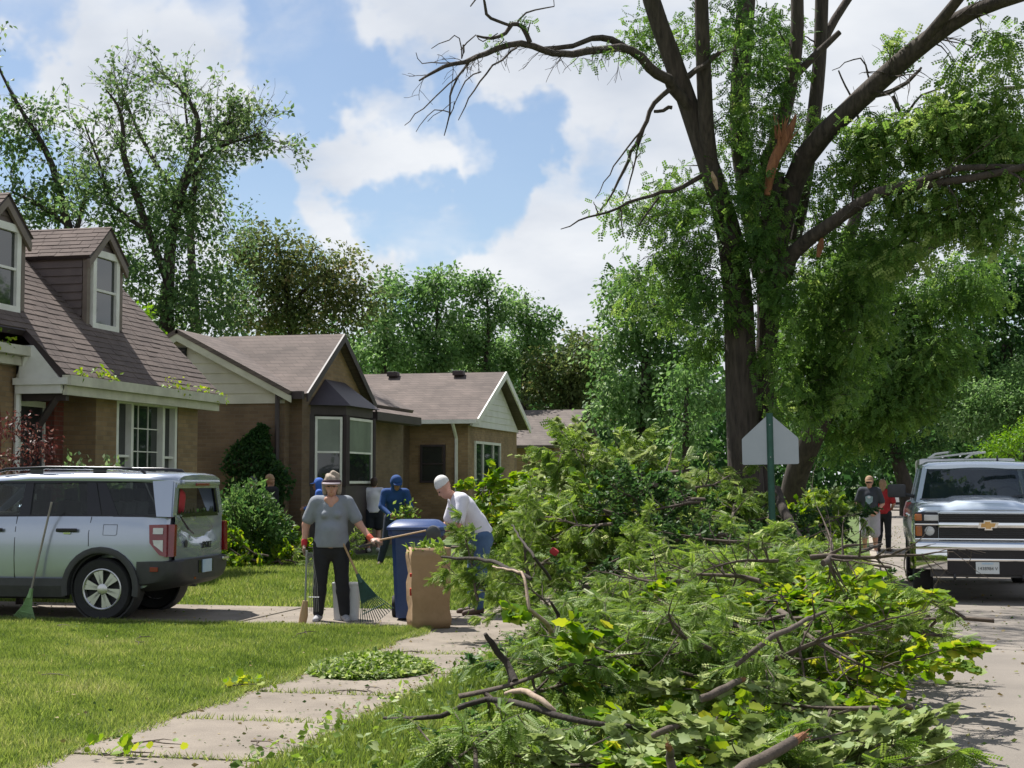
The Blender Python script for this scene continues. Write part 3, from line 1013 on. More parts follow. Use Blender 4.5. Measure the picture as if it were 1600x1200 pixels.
# ---- the house farther down, mostly hidden
H4 = empty('brick_house', (-14, 66, 0))
tag(H4, 'farther house with low greyish roof glimpsed over the brush pile', 'house')
MB().box(-20, -12.2, 61, 70, 0, 3.1).build('wall', M['brick'], H4, world=True)
slab([(-11.7, 65.5, 4.7), (-20.4, 65.5, 4.7), (-20.4, 60.5, 3.05), (-11.7, 60.5, 3.05)], .12, 'roof', M['roof_grey'], H4)
slab([(-11.7, 65.5, 4.7), (-20.4, 65.5, 4.7), (-20.4, 70.5, 3.05), (-11.7, 70.5, 3.05)], .12, 'roof', M['roof_grey'], H4)
MB().prism([(-12.0, 61.1, 3.05), (-12.0, 69.9, 3.05), (-12.0, 65.5, 4.5)], (-.1, 0, 0)).build('gable', M['white_siding'], H4, world=True)
MB().box(-11.72, -11.60, 60.4, 70.6, 2.98, 3.10).build('gutter', M['white_trim'], H4, world=True)
window(H4, (-12.19, 63.5, 0), UY, UX, 3.0, 1.2, 2.6, fw=.08, sashes=((0, .5), (.5, 1)))
# ------------------------------------------------------------------ trees
def at_depth(px, py, d):
    """point at distance d along the camera axis"""
    r = ray(px, py)
    fw = Vector((-math.sin(YAW) * math.cos(PITCH), math.cos(YAW) * math.cos(PITCH), math.sin(PITCH)))
    return CAMP + r * (d / r.dot(fw))


def smooth_path(pts, rads, step):
    """Catmull-Rom through the points, with a little wander"""
    P = [np.array(p, float) for p in pts]
    out, ro = [], []
    for i in range(len(P) - 1):
        p0, p1, p2, p3 = P[max(i - 1, 0)], P[i], P[i + 1], P[min(i + 2, len(P) - 1)]
        n = max(2, int(np.linalg.norm(p2 - p1) / step))
        for k in range(n):
            t = k / n
            q = .5 * ((2 * p1) + (-p0 + p2) * t + (2 * p0 - 5 * p1 + 4 * p2 - p3) * t * t + (-p0 + 3 * p1 - 3 * p2 + p3) * t ** 3)
            out.append(q); ro.append(rads[i] + (rads[i + 1] - rads[i]) * t)
    out.append(P[-1]); ro.append(rads[-1])
    return out, ro


class Tree:
    def __init__(self, name, label, base, group=None, seed=0, cat='tree'):
        self.rng = np.random.default_rng(seed)
        self.root = empty(name, base)
        tag(self.root, label, cat, group)
        self.wood, self.fine = MB(), MB()
        self.nodes, self.nr = [], []
        self.LP, self.LD, self.LL, self.LT = [], [], [], []
        self.rad = 1.0
        self.ks = self.ns = self.ls = self.rs = 1.0          # cluster, leaf-number, leaf-size and clump-size factors

    def limb(self, pts, rads, step=.35, seg=9, jitter=.0, fine=False):
        P, R = smooth_path(pts, [q * self.rad for q in rads], step)
        if jitter:
            for i in range(1, len(P) - 1):
                P[i] = P[i] + self.rng.normal(0, jitter, 3)
        (self.fine if fine else self.wood).tube(P, R, seg)
        self.nodes += P; self.nr += R
        return P, R

    def twigs(self, P, R, n, length, sub=2, droop=.3, r0=.02, leaf=0):
        """fine side twigs along a limb, spreading forward from it; leaf > 0 strings some leaves on them"""
        r = self.rng
        for _ in range(n):
            i = r.integers(len(P) // 3, len(P) - 1)
            L = length * r.uniform(.5, 1.2)
            ax_ = unit(P[i + 1] - P[i])
            d = unit(ax_ * .9 + unit(r.normal(size=3)) * .9 + np.array([0, 0, .25 - droop]))
            p = P[i].copy(); pts = [p.copy()]
            for k in range(6):
                d = unit(d + r.normal(0, .13, 3) + np.array([0, 0, -droop * .12]))
                p = p + d * L / 6; pts.append(p.copy())
            self.fine.tube(pts, np.linspace(min(r0, R[i] * .8), .004, 7), 4)
            ends = [pts]
            for s in range(sub):
                k = r.integers(1, 6)
                d2 = unit(d + r.normal(0, .55, 3)); q = pts[k].copy(); pp = [q.copy()]
                for _k in range(4):
                    d2 = unit(d2 + r.normal(0, .15, 3) + np.array([0, 0, -droop * .12])); q = q + d2 * L / 8; pp.append(q.copy())
                self.fine.tube(pp, np.linspace(r0 * .5, .003, 5), 4)
                ends.append(pp)
            if leaf and r.random() < .7:
                for pp in ends:
                    m = r.integers(4, 12)
                    j = r.integers(1, len(pp), m)
                    self.LP.append(np.array(pp)[j] + r.normal(0, .06, (m, 3))); self.LD.append(unit(r.normal(size=(m, 3)) + np.array([0, 0, -.4])))
                    self.LL.append(leaf * r.uniform(.7, 1.3, m)); self.LT.append(r.uniform(.3, 1.0, m))

    def crown(self, blobs, leaf, n_per, rc, droop=.5, wood=True, tint=(.45, .22), shell=.5, flat=.75):
        """blobs: (centre, (rx, ry, rz), clusters); leaves gather in clumps that hang from the nearest limb"""
        r = self.rng
        C, cr = [], []
        n_per, leaf, rc = n_per * self.ns, leaf * self.ls, rc * self.rs
        for c, rad, k in blobs:
            k = max(1, int(k * self.ks + .5))
            u = unit(r.normal(size=(k, 3))) * (r.uniform(shell ** 3, 1, (k, 1)) ** (1 / 3))
            C.append(np.array(c) + u * np.array(rad))
        C = np.concatenate(C)
        nodes = np.array(self.nodes) if self.nodes else np.zeros((1, 3)) + np.array(self.root.location)
        nr = np.array(self.nr) if self.nr else np.array([.1])
        order = np.argsort([np.min(np.linalg.norm(nodes - c, axis=1)) for c in C])
        for ci in order:
            c = C[ci]
            if wood:
                d = np.linalg.norm(nodes - c, axis=1) + 1.1 * np.maximum(0, nodes[:, 2] - c[2] + .2)
                j = int(np.argmin(d)); a = nodes[j]; L = np.linalg.norm(c - a)
                if L > .15:
                    m = (a + c) / 2 + np.array([0, 0, .18 * L]) + r.normal(0, .10 * L, 3)
                    ts = np.linspace(0, 1, 6)[:, None]
                    pts = (1 - ts) ** 2 * a + 2 * ts * (1 - ts) * m + ts ** 2 * c
                    pts[1:-1] += r.normal(0, .03 * L, (4, 3))
                    ra = min(nr[j] * .75, .012 + .016 * L)
                    rads = np.linspace(ra, .006, 6)
                    self.fine.tube(pts, rads, 5)
                    nodes = np.concatenate([nodes, pts[2:]]); nr = np.concatenate([nr, rads[2:]])
            n = int(n_per * r.uniform(.6, 1.4))
            off = np.clip(r.normal(size=(n, 3)), -1.7, 1.7) * np.array([1, 1, flat]) * (rc * r.uniform(.6, 1.25) * .55)
            off[:, 2] -= droop * rc * .4 * r.uniform(0, 1, n)
            P = c + off
            D = unit(unit(off + 1e-6) * .8 + r.normal(size=(n, 3)) * .7 + np.array([0, 0, -droop * .8]))
            tc = np.clip(r.normal(tint[0], tint[1] * .5), 0, 1)
            self.LP.append(P); self.LD.append(D)
            self.LL.append(leaf * r.uniform(.65, 1.3, n)); self.LT.append(tc + r.normal(0, tint[1] * .7, n))

    def finish(self, bark, leafmat, template, aspect=.55, crown_name='crown'):
        base = np.array(self.root.location)
        if self.wood.v:
            self.wood.build('trunk', bark, self.root, world=True, smooth=60)
        if self.fine.v:
            self.fine.build('branches', bark, self.root, world=True, smooth=70, kind='stuff')
        if self.LP:
            P = np.concatenate(self.LP) - base
            L = np.concatenate(self.LL)
            me = leaves_mesh(crown_name, P, np.concatenate(self.LD), L, L * aspect, np.concatenate(self.LT), template, self.rng)
            link_mesh(crown_name, me, leafmat, self.root)
        return self.root


def blobs_px(lst, d, depth=None):
    """(px, py, rx, ry, clusters[, extra depth]) in photo pixels at distance d"""
    out = []
    for b in lst:
        dd = d + (b[5] if len(b) > 5 else 0)
        rx, ry = b[2] * dd / F, b[3] * dd / F
        dep = depth if depth else (rx + ry) * .5
        out.append((np.array(at_depth(b[0], b[1], dd)), (rx, dep, ry), b[4]))
    return out


def px_path(lst, d):
    """(px, py, radius px[, extra depth]) -> points and radii in metres"""
    pts, rs = [], []
    for b in lst:
        dd = d + (b[3] if len(b) > 3 else 0)
        pts.append(np.array(at_depth(b[0], b[1], dd))); rs.append(b[2] * dd / F)
    return pts, rs


# ---- the big broken street tree
DT = 26.5
t0 = on_y(1172, 880, 27.0)
base = Vector((t0.x, t0.y, 0.0))
T = Tree('street_tree', 'big dark-barked street tree with broken limbs towering behind the pentagon sign', base, seed=3)
T.ks, T.ns, T.ls, T.rs = .85, .68, .85, .80
T.rad = .87
foot = lambda dx, r: (np.array([base.x + dx, base.y, -.05]), r)
pA, rA = px_path([(1166, 760, 32), (1160, 660, 29), (1157, 560, 28), (1154, 480, 27), (1147, 410, 25), (1132, 335, 21), (1106, 255, 19), (1076, 165, 18), (1046, 80, 17), (1018, 0, 16), (1003, -90, 14)], DT)
PA, RA = T.limb([foot(-.02, .56)[0], np.array([base.x - .02, base.y, .5])] + pA, [.50, .38] + rA, seg=18)
pB, rB = px_path([(1191, 700, 19, .35), (1194, 600, 19, .4), (1199, 520, 19, .4), (1200, 450, 20, .3), (1200, 380, 19, .2), (1206, 320, 18), (1214, 270, 14)], DT)
T.limb([np.array([base.x + .30, base.y + .25, .0])] + pB, [.27] + rB, seg=14)
p, r_ = px_path([(1112, 275, 15), (1104, 200, 14, -.2), (1100, 120, 14, -.3), (1097, 40, 13, -.4), (1094, -80, 12, -.4)], DT); T.limb(p, r_, seg=10)
p, r_ = px_path([(1190, 430, 18, .4), (1172, 330, 17, .7), (1156, 220, 18, .8), (1158, 110, 18, .8), (1166, 0, 17, .9), (1168, -90, 15, .9)], DT); T.limb(p, r_, seg=10)
p, r_ = px_path([(1190, 330, 15, -.2), (1196, 270, 14, -.3), (1222, 190, 13, -.3), (1238, 120, 12, -.3), (1246, 40, 12, -.3), (1243, -70, 11, -.2)], DT); PC, RC = T.limb(p, r_, seg=9)
p, r_ = px_path([(1204, 430, 19, .1), (1228, 330, 19, .0), (1258, 245, 20, -.3), (1316, 182, 18, -.8), (1386, 116, 18, -1.3), (1450, 62, 17, -1.8), (1520, 18, 14, -2.2), (1610, -12, 12, -2.8), (1700, -40, 9, -3.2)], DT); PR, RR = T.limb(p, r_, seg=12)
p, r_ = px_path([(1440, 68, 11, -1.8), (1480, 20, 10, -2.2), (1520, -30, 9, -2.6)], DT); T.limb(p, r_)
p, r_ = px_path([(1226, 440, 13, .6), (1250, 330, 13, .8), (1268, 210, 13, .9), (1280, 100, 12, .9), (1284, 0, 12, .9), (1285, -70, 10, .9)], DT); T.limb(p, r_, seg=8)
p, r_ = px_path([(1282, 75, 8, .9), (1305, 30, 8, 1.0), (1335, -15, 7, 1.1)], DT); T.limb(p, r_, seg=7)
p, r_ = px_path([(1240, 120, 8, -.2), (1275, 85, 7, -.2), (1312, 50, 5, -.2)], DT); T.limb(p, r_, seg=7)
p, r_ = px_path([(1206, 450, 16, -.2), (1242, 392, 14, -.6), (1300, 348, 12, -1.2), (1370, 302, 11, -1.8), (1430, 290, 9, -2.3), (1520, 278, 7, -2.9), (1620, 256, 6, -3.4)], DT); PL, RL = T.limb(p, r_, seg=9)
p, r_ = px_path([(1420, 291, 7, -2.2), (1500, 262, 6, -2.9), (1610, 262, 5, -3.2)], DT); T.limb(p, r_, seg=7)
p, r_ = px_path([(1080, 178, 14), (1052, 135, 13, -.3), (1015, 105, 12, -.7), (984, 78, 10, -1.0), (930, 80, 9, -1.5), (866, 84, 8, -2.0), (815, 68, 7.5, -2.3), (745, 88, 6, -2.7), (692, 105, 4.5, -3.1), (655, 126, 2, -3.3)], DT); r_ = [q * .8 for q in r_]; PX, RX_ = T.limb(p, r_, step=.2, seg=8, jitter=.014)
p, r_ = px_path([(984, 80, 7, -1.0), (955, 62, 6.5, -1.1), (925, 60, 5.5, -1.3), (895, 72, 5, -1.6), (850, 76, 4, -1.9)], DT); T.limb(p, r_, seg=6)
p, r_ = px_path([(828, 66, 5, -2.3), (816, 42, 4.5, -2.3), (800, 38, 4, -2.4), (790, 52, 3.5, -2.4), (768, 60, 3, -2.5), (745, 56, 2, -2.6)], DT); T.limb(p, r_, seg=6, step=.15)
p, r_ = px_path([(798, 40, 3, -2.4), (776, 32, 3, -2.5), (760, 22, 3, -2.6), (754, -10, 2, -2.7), (735, 10, 1.2, -2.8)], DT); T.limb(p, r_, seg=5, step=.15)
p, r_ = px_path([(806, 40, 2, -2.3), (822, 20, 1.6, -2.2), (866, 10, 1, -2.1)], DT); T.limb(p, r_, seg=4, step=.15)
for q in ([(745, 88, 2.6), (716, 118, 2), (704, 150, 1.8), (702, 180, 1.5), (694, 212, .9)], [(718, 116, 1.6), (690, 142, 1.4), (660, 168, 1.2), (632, 196, .7)],
          [(808, 74, 2.2), (770, 104, 1.8), (740, 140, 1.5), (716, 188, .8)], [(752, 112, 1.4), (728, 126, 1.3), (708, 168, .8)], [(724, 70, 2), (722, 92, 1.8), (716, 60, 1.2), (700, 62, 1), (674, 76, .7)],
          [(720, 78, 1.4), (742, 56, 1.2), (756, 66, 1.1), (778, 52, 1)], [(720, 100, 1.4), (690, 96, 1.2), (660, 100, 1), (650, 82, .6)], [(704, 176, 1.2), (680, 172, 1), (650, 206, .6)], [(702, 182, 1.2), (712, 158, .8), (668, 190, .6)]):
    p, r_ = px_path([(a, b, c * .95, -2.8) for a, b, c in q], DT); T.limb(p, r_, seg=4, step=.12, jitter=.012, fine=True)
for q in ([(1046, 140, 5), (1022, 160, 4.5), (1008, 190, 4), (992, 225, 3.5), (975, 265, 3), (956, 300, 2), (938, 330, 1.2)], [(1008, 196, 2), (998, 235, 1.8), (985, 280, 1.4), (972, 318, .8)], [(1002, 205, 2), (968, 245, 1.5), (945, 285, 1), (930, 310, .7)],
          [(1096, 275, 5), (1050, 298, 4), (1000, 312, 3), (950, 330, 2.4), (905, 345, 1.6), (876, 358, .8)], [(1030, 308, 2.2), (1012, 330, 1.8), (998, 352, 1.2)], [(968, 322, 1.5), (972, 345, 1.2), (976, 372, .7)],
          [(1050, 168, 4), (1036, 172, 3.5), (1022, 174, 3)], [(1075, 120, 6), (1100, 100, 5), (1125, 82, 4)], [(1350, 150, 5), (1390, 145, 4.5), (1425, 120, 3.5), (1440, 105, 2)], [(1395, 150, 4), (1410, 180, 3), (1440, 150, 2), (1490, 130, 1)],
          [(1330, 200, 3), (1345, 190, 2.5), (1310, 110, 1.5)], [(1360, 130, 2), (1345, 90, 1.5), (1320, 100, 1), (1300, 110, .7)], [(1560, 140, 4), (1590, 135, 4), (1640, 128, 4)]):
    p, r_ = px_path([(a, b, c, -.5) for a, b, c in q], DT); T.limb(p, r_, seg=5, step=.15, jitter=.015, fine=True)
T.twigs(PX, RX_, 34, .5, 3, .6, .007)
T.twigs(PR, RR, 16, 1.0, 3, .3, .018)
T.twigs(PL, RL, 8, .8, 2, .5, .014)
# foliage: sparse upright sprays near the top, hanging masses below
T.crown(blobs_px([(1190, 60, 60, 60, 26, .9), (1150, 180, 30, 70, 16, .3), (1185, 300, 34, 80, 22, -.2), (1240, 200, 40, 60, 12, .6), (1110, 60, 26, 60, 9), (1215, 130, 30, 60, 10, -.3), (1140, 300, 30, 60, 8, -.2),
                  (1190, 400, 30, 60, 14, -.5), (1000, 40, 28, 40, 8, .5), (1060, 50, 24, 40, 7, .6)], DT), .17, 46, .42, droop=.5)
T.crown(blobs_px([(1060, 300, 50, 45, 16, .4), (1040, 360, 60, 40, 18, 0), (1090, 400, 46, 60, 20, -.4), (1030, 440, 56, 60, 24, .2), (1090, 500, 44, 60, 18, .4), (1000, 330, 40, 24, 7, 0)], DT), .18, 46, .45, droop=.6)
T.crown(blobs_px([(1300, 420, 60, 70, 34, .2), (1290, 300, 40, 50, 12, .2), (1370, 380, 60, 60, 26, -.8), (1260, 520, 50, 70, 26, .6), (1340, 500, 60, 60, 26, .2), (1290, 600, 60, 50, 18, .6)], DT), .19, 52, .48, droop=.5)
T.crown(blobs_px([(1400, 230, 80, 50, 52, -1.2), (1500, 200, 80, 50, 56, -2.0), (1570, 240, 60, 70, 54, -2.4), (1460, 320, 70, 50, 46, -2.0), (1540, 340, 50, 40, 26, -2.4), (1350, 270, 40, 40, 14, -.8), (1420, 380, 50, 40, 16, -1.6),
                  (1480, 120, 30, 24, 6, -1.8), (1560, 60, 40, 30, 8, -2.4), (1400, 70, 26, 30, 5, -1.2), (1590, 130, 30, 30, 7, -2.6)], DT), .19, 50, .40, droop=.5, tint=(.66, .26))
T.crown(blobs_px([(930, 84, 50, 14, 6, -1.4), (985, 90, 20, 16, 4, -1.), (820, 40, 14, 14, 2, -2.3), (780, 70, 14, 12, 2, -2.5), (930, 320, 30, 16, 4, -.5), (990, 240, 14, 30, 3, -.5)], DT, .12), .13, 12, .16, droop=.5)
T.crown(blobs_px([(1130, 480, 30, 40, 5, -.6), (1215, 560, 30, 60, 10, -.5), (1245, 640, 40, 40, 10, -.2), (1222, 470, 26, 40, 6, -.6)], DT), .17, 40, .36, droop=.65)
T.crown(blobs_px([(1185, 260, 30, 60, 9, -.8), (1185, 380, 26, 60, 9, -.8), (1215, 440, 30, 50, 8, -.8), (1200, 130, 40, 60, 9, -.8), (1100, 440, 40, 50, 10, -.8), (1180, 40, 50, 50, 10, -.8)], DT), .17, 50, .36, droop=.65, tint=(.2, .16))
T.crown(blobs_px([(1290, 470, 60, 60, 26, 1.2), (1350, 430, 60, 60, 24, 1.0), (1250, 600, 44, 60, 18, 1.2), (1310, 560, 50, 50, 18, .8)], DT), .19, 60, .5, droop=.55, tint=(.4, .25))
T.crown(blobs_px([(1130, -120, 60, 60, 10, -1), (1560, -130, 120, 70, 24, -5), (950, -140, 120, 60, 12, -2)], DT), .19, 60, .6, droop=.5)
T.crown([(np.array(c_), (1.5, 1.3, .8), 13) for c_ in ((-3.4, 20.2, 10.6), (-1.4, 19.4, 11.2), (-4.4, 22.6, 11.2), (-.2, 22.0, 11.5), (-2.2, 23.6, 12.0))], .20, 50, .5, droop=.5)
st = T.finish(M['bark'], M['locust_tree'], T_FROND_LOW, .95)
# splintered stubs where limbs tore off
s1 = MB()
p, r_ = px_path([(1199, 305, 5, -1.05), (1206, 262, 8, -1.0), (1219, 232, 9, -.95), (1236, 200, 6, -.9), (1244, 178, 1, -.9)], DT)
P_, R_ = smooth_path(p, r_, .1); s1.tube(P_, R_, 8)
for k in range(9):
    a = np.array(at_depth(1222 + random.uniform(-10, 14), 225 + random.uniform(-10, 10), DT - 1.0)); b = a + np.array([random.uniform(-.05, .25), random.uniform(-.1, .1), random.uniform(.2, .5)])
    s1.tube([a, b], [.03, .003], 4)
o = s1.build('splintered_stub', M['raw_wood'], st, world=True, smooth=50); o['label'] = 'raw orange wood where a limb tore off'
s2 = MB(); p, r_ = px_path([(1112, 268, 2, -.62), (1116, 280, 5, -.62), (1121, 296, 2, -.62)], DT); s2.tube(p, r_, 6)
s2.build('torn_bark_scar', M['cut_wood'], st, world=True)
s3 = MB(); p, r_ = px_path([(1285, 372, 3, -1.0), (1282, 385, 6, -1.0), (1278, 402, 3, -1.0)], DT); s3.tube(p, r_, 6)
s3.build('torn_bark_scar', M['raw_wood'], st, world=True)

# ---- second street tree, leaning limb, behind
T = Tree('street_tree', 'leaning street tree with dark limb and drooping foliage behind the big broken tree', Vector((-1.9, 40, 0)), seed=5)
T.ks, T.ns, T.ls, T.rs = 1.0, .9, .85, .95
p, r_ = px_path([(1285, 640, 24), (1300, 560, 24), (1318, 520, 23), (1345, 480, 20), (1400, 420, 18), (1450, 385, 14), (1500, 350, 9)], 38)
T.limb([np.array([-1.9, 40, -.05]), np.array([-1.7, 39.4, 1.6])] + p, [.34, .30] + [q * .8 for q in r_], seg=12)
p, r_ = px_path([(1318, 520, 15), (1310, 440, 13), (1330, 360, 10), (1350, 300, 7)], 38); T.limb(p, r_)
T.crown(blobs_px([(1400, 620, 70, 40, 34), (1330, 650, 60, 50, 30, 1), (1450, 560, 60, 50, 30), (1370, 560, 50, 50, 26, 1), (1430, 480, 60, 40, 26, 1), (1330, 440, 50, 50, 22, 1), (1500, 440, 60, 50, 24), (1260, 560, 50, 90, 26, 2)], 38), .26, 55, .62, droop=.8)
T.finish(M['bark_dark'], M['locust_tree'], T_FROND_LOW, .9)


def plain_tree(label, base_px, d, trunk_r, blobs, leaf, n_per, rc, material, template=T_LEAF, aspect=.6, limbs=(), seed=1, droop=.4, tint=(.45, .25), name='tree', group=None, bare=0, shell=.5, airy=1.0):
    b = at_depth(*base_px, d); b.z = 0
    T = Tree(name, label, b, seed=seed, group=group)
    T.ks, T.ns, T.ls, T.rs = .80 * airy, .85 * airy, .62, .80
    B = blobs_px(blobs, d)
    cz = np.mean([c[2] for c, r, k in B]); cx = np.mean([c[0] for c, r, k in B]); cyy = np.mean([c[1] for c, r, k in B])
    if limbs:
        for i, lm in enumerate(limbs):
            p, r_ = px_path(lm, d)
            r_ = [q * .68 for q in r_]
            if i == 0: p = [np.array([b.x, b.y, -.05])] + p; r_ = [trunk_r * 1.2] + r_
            P, R = T.limb(p, r_, step=.6, seg=8)
            if bare: T.twigs(P, R, bare * 4, 1.6, 5, .0, .013, leaf=leaf * T.ls)
    else:
        T.limb([np.array([b.x, b.y, -.05]), np.array([b.x * .6 + cx * .4, b.y * .6 + cyy * .4, cz * .5]), np.array([cx, cyy, cz])], [trunk_r * 1.2, trunk_r * .8, trunk_r * .35], step=.7, seg=8, jitter=.05)
    T.crown(B, leaf, n_per, rc, droop=droop, tint=tint, shell=shell)
    return T.finish(M['bark_dark'], material, template, aspect)


# ---- trees behind the houses on the left
plain_tree('tall storm-thinned tree with bare top twigs behind the dormered house', (250, 600), 42, .38,
           [(200, 430, 110, 80, 44), (290, 400, 70, 90, 34), (330, 470, 60, 60, 26), (240, 330, 90, 50, 22), (150, 330, 60, 40, 12), (240, 500, 90, 40, 26), (270, 280, 60, 40, 9), (310, 250, 50, 50, 6)], .24, 150, .75, M['elm'],
           limbs=([(262, 470, 15), (268, 370, 13), (285, 290, 11), (304, 240, 9), (310, 195, 7), (300, 165, 5), (278, 135, 3), (240, 105, 1.5)],
                  [(262, 440, 10), (228, 350, 9), (205, 280, 8), (193, 240, 7), (192, 200, 5), (184, 165, 3.5), (165, 140, 1.5)], [(298, 255, 6), (330, 235, 4), (370, 220, 3), (415, 205, 1.5)], [(304, 225, 4), (340, 205, 3), (370, 185, 1.5)],
                  [(285, 300, 7), (305, 270, 5), (302, 320, 3)], [(230, 360, 6), (175, 320, 5), (160, 270, 3), (130, 190, 1.5)]), seed=21, bare=5, airy=.75)
plain_tree('tree leaning left with thin ragged leafy top behind the dormered house', (120, 600), 45, .34,
           [(60, 290, 60, 50, 16), (100, 430, 90, 70, 32), (30, 400, 60, 90, 24), (40, 230, 36, 36, 7), (10, 190, 24, 40, 6), (60, 190, 20, 30, 4), (-60, 300, 70, 120, 26)], .25, 140, .8, M['elm'],
           limbs=([(112, 420, 11), (100, 330, 10), (82, 260, 8), (60, 215, 7), (38, 180, 5), (15, 140, 4), (-5, 100, 2)], [(110, 390, 7), (128, 330, 6), (135, 300, 4)], [(104, 350, 6), (60, 320, 5), (20, 300, 3)]), seed=22, bare=4, airy=.75)
plain_tree('sparse leafy high twigs of a storm-thinned tree', (330, 600), 50, .26,
           [(195, 140, 26, 26, 6), (220, 170, 20, 20, 4), (285, 130, 20, 20, 3), (370, 200, 34, 22, 6), (330, 230, 40, 30, 6), (230, 215, 34, 30, 7), (345, 280, 40, 30, 8), (360, 330, 40, 40, 12), (360, 400, 50, 60, 18)], .20, 60, .55, M['elm'],
           limbs=([(300, 420, 10), (300, 330, 9), (312, 260, 6), (345, 225, 4), (385, 200, 2)], [(300, 340, 6), (240, 250, 5), (205, 180, 3), (190, 130, 1.5)], [(305, 280, 4), (292, 190, 3), (285, 130, 1.5)]), seed=23, bare=4, airy=.8)
plain_tree('spreading tree with browning rust-tinted leaves behind the bay window house', (440, 600), 58, .34,
           [(430, 400, 60, 50, 34), (480, 430, 60, 50, 30), (400, 470, 60, 50, 30), (540, 430, 34, 36, 12), (510, 490, 60, 40, 30), (450, 510, 70, 30, 26), (390, 380, 40, 30, 12), (560, 470, 30, 30, 10)], .27, 115, .8, M['rust_leaf'],
           limbs=([(455, 520, 9), (448, 460, 8), (440, 410, 6), (430, 370, 3)], [(450, 480, 6), (490, 440, 4), (540, 410, 2)], [(450, 490, 6), (405, 430, 4), (385, 380, 2)]), seed=24)
for i, (bx, bl, lab) in enumerate((
        (600, [(600, 470, 26, 40, 14), (600, 520, 40, 40, 22), (580, 560, 50, 30, 20)], 'green tree with narrow pointed top behind the bay window house roof'),
        (680, [(680, 450, 36, 30, 20), (670, 500, 40, 40, 24), (660, 550, 50, 40, 26), (610, 440, 20, 18, 6), (640, 570, 60, 20, 16)], 'tallest light green poplar behind the white gabled house'),
        (760, [(760, 470, 30, 36, 18), (740, 510, 40, 40, 22), (730, 560, 50, 30, 24), (710, 440, 14, 24, 6), (760, 445, 16, 16, 5)], 'light green poplar with ragged top above the two roof vents'),
        (820, [(810, 490, 30, 30, 12), (830, 520, 30, 30, 14), (800, 550, 40, 36, 22), (780, 580, 50, 20, 16), (850, 500, 18, 16, 4)], 'poplar with sparse right side above the white gable'))):
    plain_tree(lab, (bx, 620), 66 + 2 * i, .3, bl, .32, 120, .85, M['poplar'], seed=30 + i, group='poplars behind the houses', tint=(.5, .28), limbs=([(bx, 560, 6), (bx + 4, 510, 5), (bx, 460, 2)],))
plain_tree('olive brown rounded tree beyond the white gabled house', (885, 660), 70, .34, [(880, 570, 50, 40, 34), (910, 550, 40, 30, 22), (860, 610, 50, 40, 30), (920, 610, 40, 50, 26)], .32, 110, .9, M['rust_leaf'], seed=40, tint=(.4, .22))
plain_tree('full green tree left of the big broken trunk', (1010, 720), 46, .34,
           [(1020, 450, 50, 40, 26), (990, 500, 50, 50, 32), (1060, 520, 50, 60, 36), (1000, 590, 60, 50, 40), (1080, 600, 50, 60, 36), (950, 560, 30, 60, 18), (1040, 670, 70, 50, 40), (960, 660, 50, 50, 26), (970, 450, 24, 24, 7)], .26, 105, .72, M['poplar'], seed=41, droop=.8, tint=(.55, .3), airy=.85)
plain_tree('light green sapling beside the big broken trunk', (1065, 740), 36, .12, [(1060, 600, 26, 40, 10), (1070, 660, 34, 40, 14), (1090, 560, 20, 30, 6)], .2, 70, .5, M['poplar'], seed=42, droop=.8)
# ---- right side, across the street and at its end
plain_tree('dark green tree across the street behind the pickup', (1560, 740), 44, .4, [(1560, 440, 70, 50, 40), (1600, 520, 70, 70, 40), (1520, 520, 50, 60, 30), (1490, 620, 60, 50, 34), (1560, 600, 60, 60, 36), (1650, 420, 60, 60, 26), (1640, 620, 60, 60, 26)], .26, 105, .75, M['dark_leaf'], seed=43)
plain_tree('dark tree closing the end of the street', (1420, 748), 75, .4, [(1400, 680, 60, 50, 34), (1330, 650, 60, 60, 36), (1460, 650, 50, 60, 30), (1280, 690, 50, 50, 26), (1440, 580, 60, 50, 30)], .36, 110, 1.0, M['dark_leaf'], seed=44)
plain_tree('rounded light green ornamental tree beyond the pickup roof', (1560, 770), 36, .16, [(1560, 620, 46, 40, 30), (1600, 600, 40, 40, 24), (1530, 660, 40, 30, 20), (1590, 660, 46, 40, 26), (1650, 640, 50, 50, 22)], .15, 150, .42, M['poplar'], seed=45, tint=(.55, .25), aspect=.5)
plain_tree('bright green shrub behind the pickup cab', (1610, 775), 32, .1, [(1600, 690, 44, 26, 18), (1640, 670, 40, 30, 14), (1560, 705, 26, 14, 8)], .13, 150, .36, M['lime'], seed=46, tint=(.4, .25), aspect=.4)
plain_tree('small bright yellow green tree peeking behind the dormer', (215, 600), 34, .1, [(210, 500, 22, 18, 10), (225, 520, 22, 20, 10), (195, 485, 10, 10, 3)], .16, 90, .36, M['lime'], seed=47)
# ---- a far wood closing the view behind everything
r_ = np.random.default_rng(77)
LP, LD = [], []
for ang in np.arange(-60, 30, 1.6):
    a = math.radians(ang)
    for k in range(22):
        R = r_.uniform(105, 140)
        c = np.array([math.sin(a + r_.normal(0, .01)) * R, math.cos(a) * R, r_.uniform(.5, 11.5 if not -9 < ang < -3 else 10)])
        if 0 < c[0] < 8.6 and c[1] < 100: continue
        n = 90
        LP.append(c + r_.normal(size=(n, 3)) * np.array([2.0, 2.0, 1.5])); LD.append(r_.normal(size=(n, 3)) + np.array([0, 0, -.4]))
LP = np.concatenate(LP); LD = np.concatenate(LD)
L_ = r_.uniform(.5, 1.0, len(LP))
o = link_mesh('far_wood', leaves_mesh('far_wood', LP, LD, L_, L_ * .6, r_.uniform(.1, .7, len(LP)), T_LEAF, r_), M['dark_leaf'])
tag(o, 'continuous far-off mass of dark green trees beyond the houses', 'trees', kind='stuff')
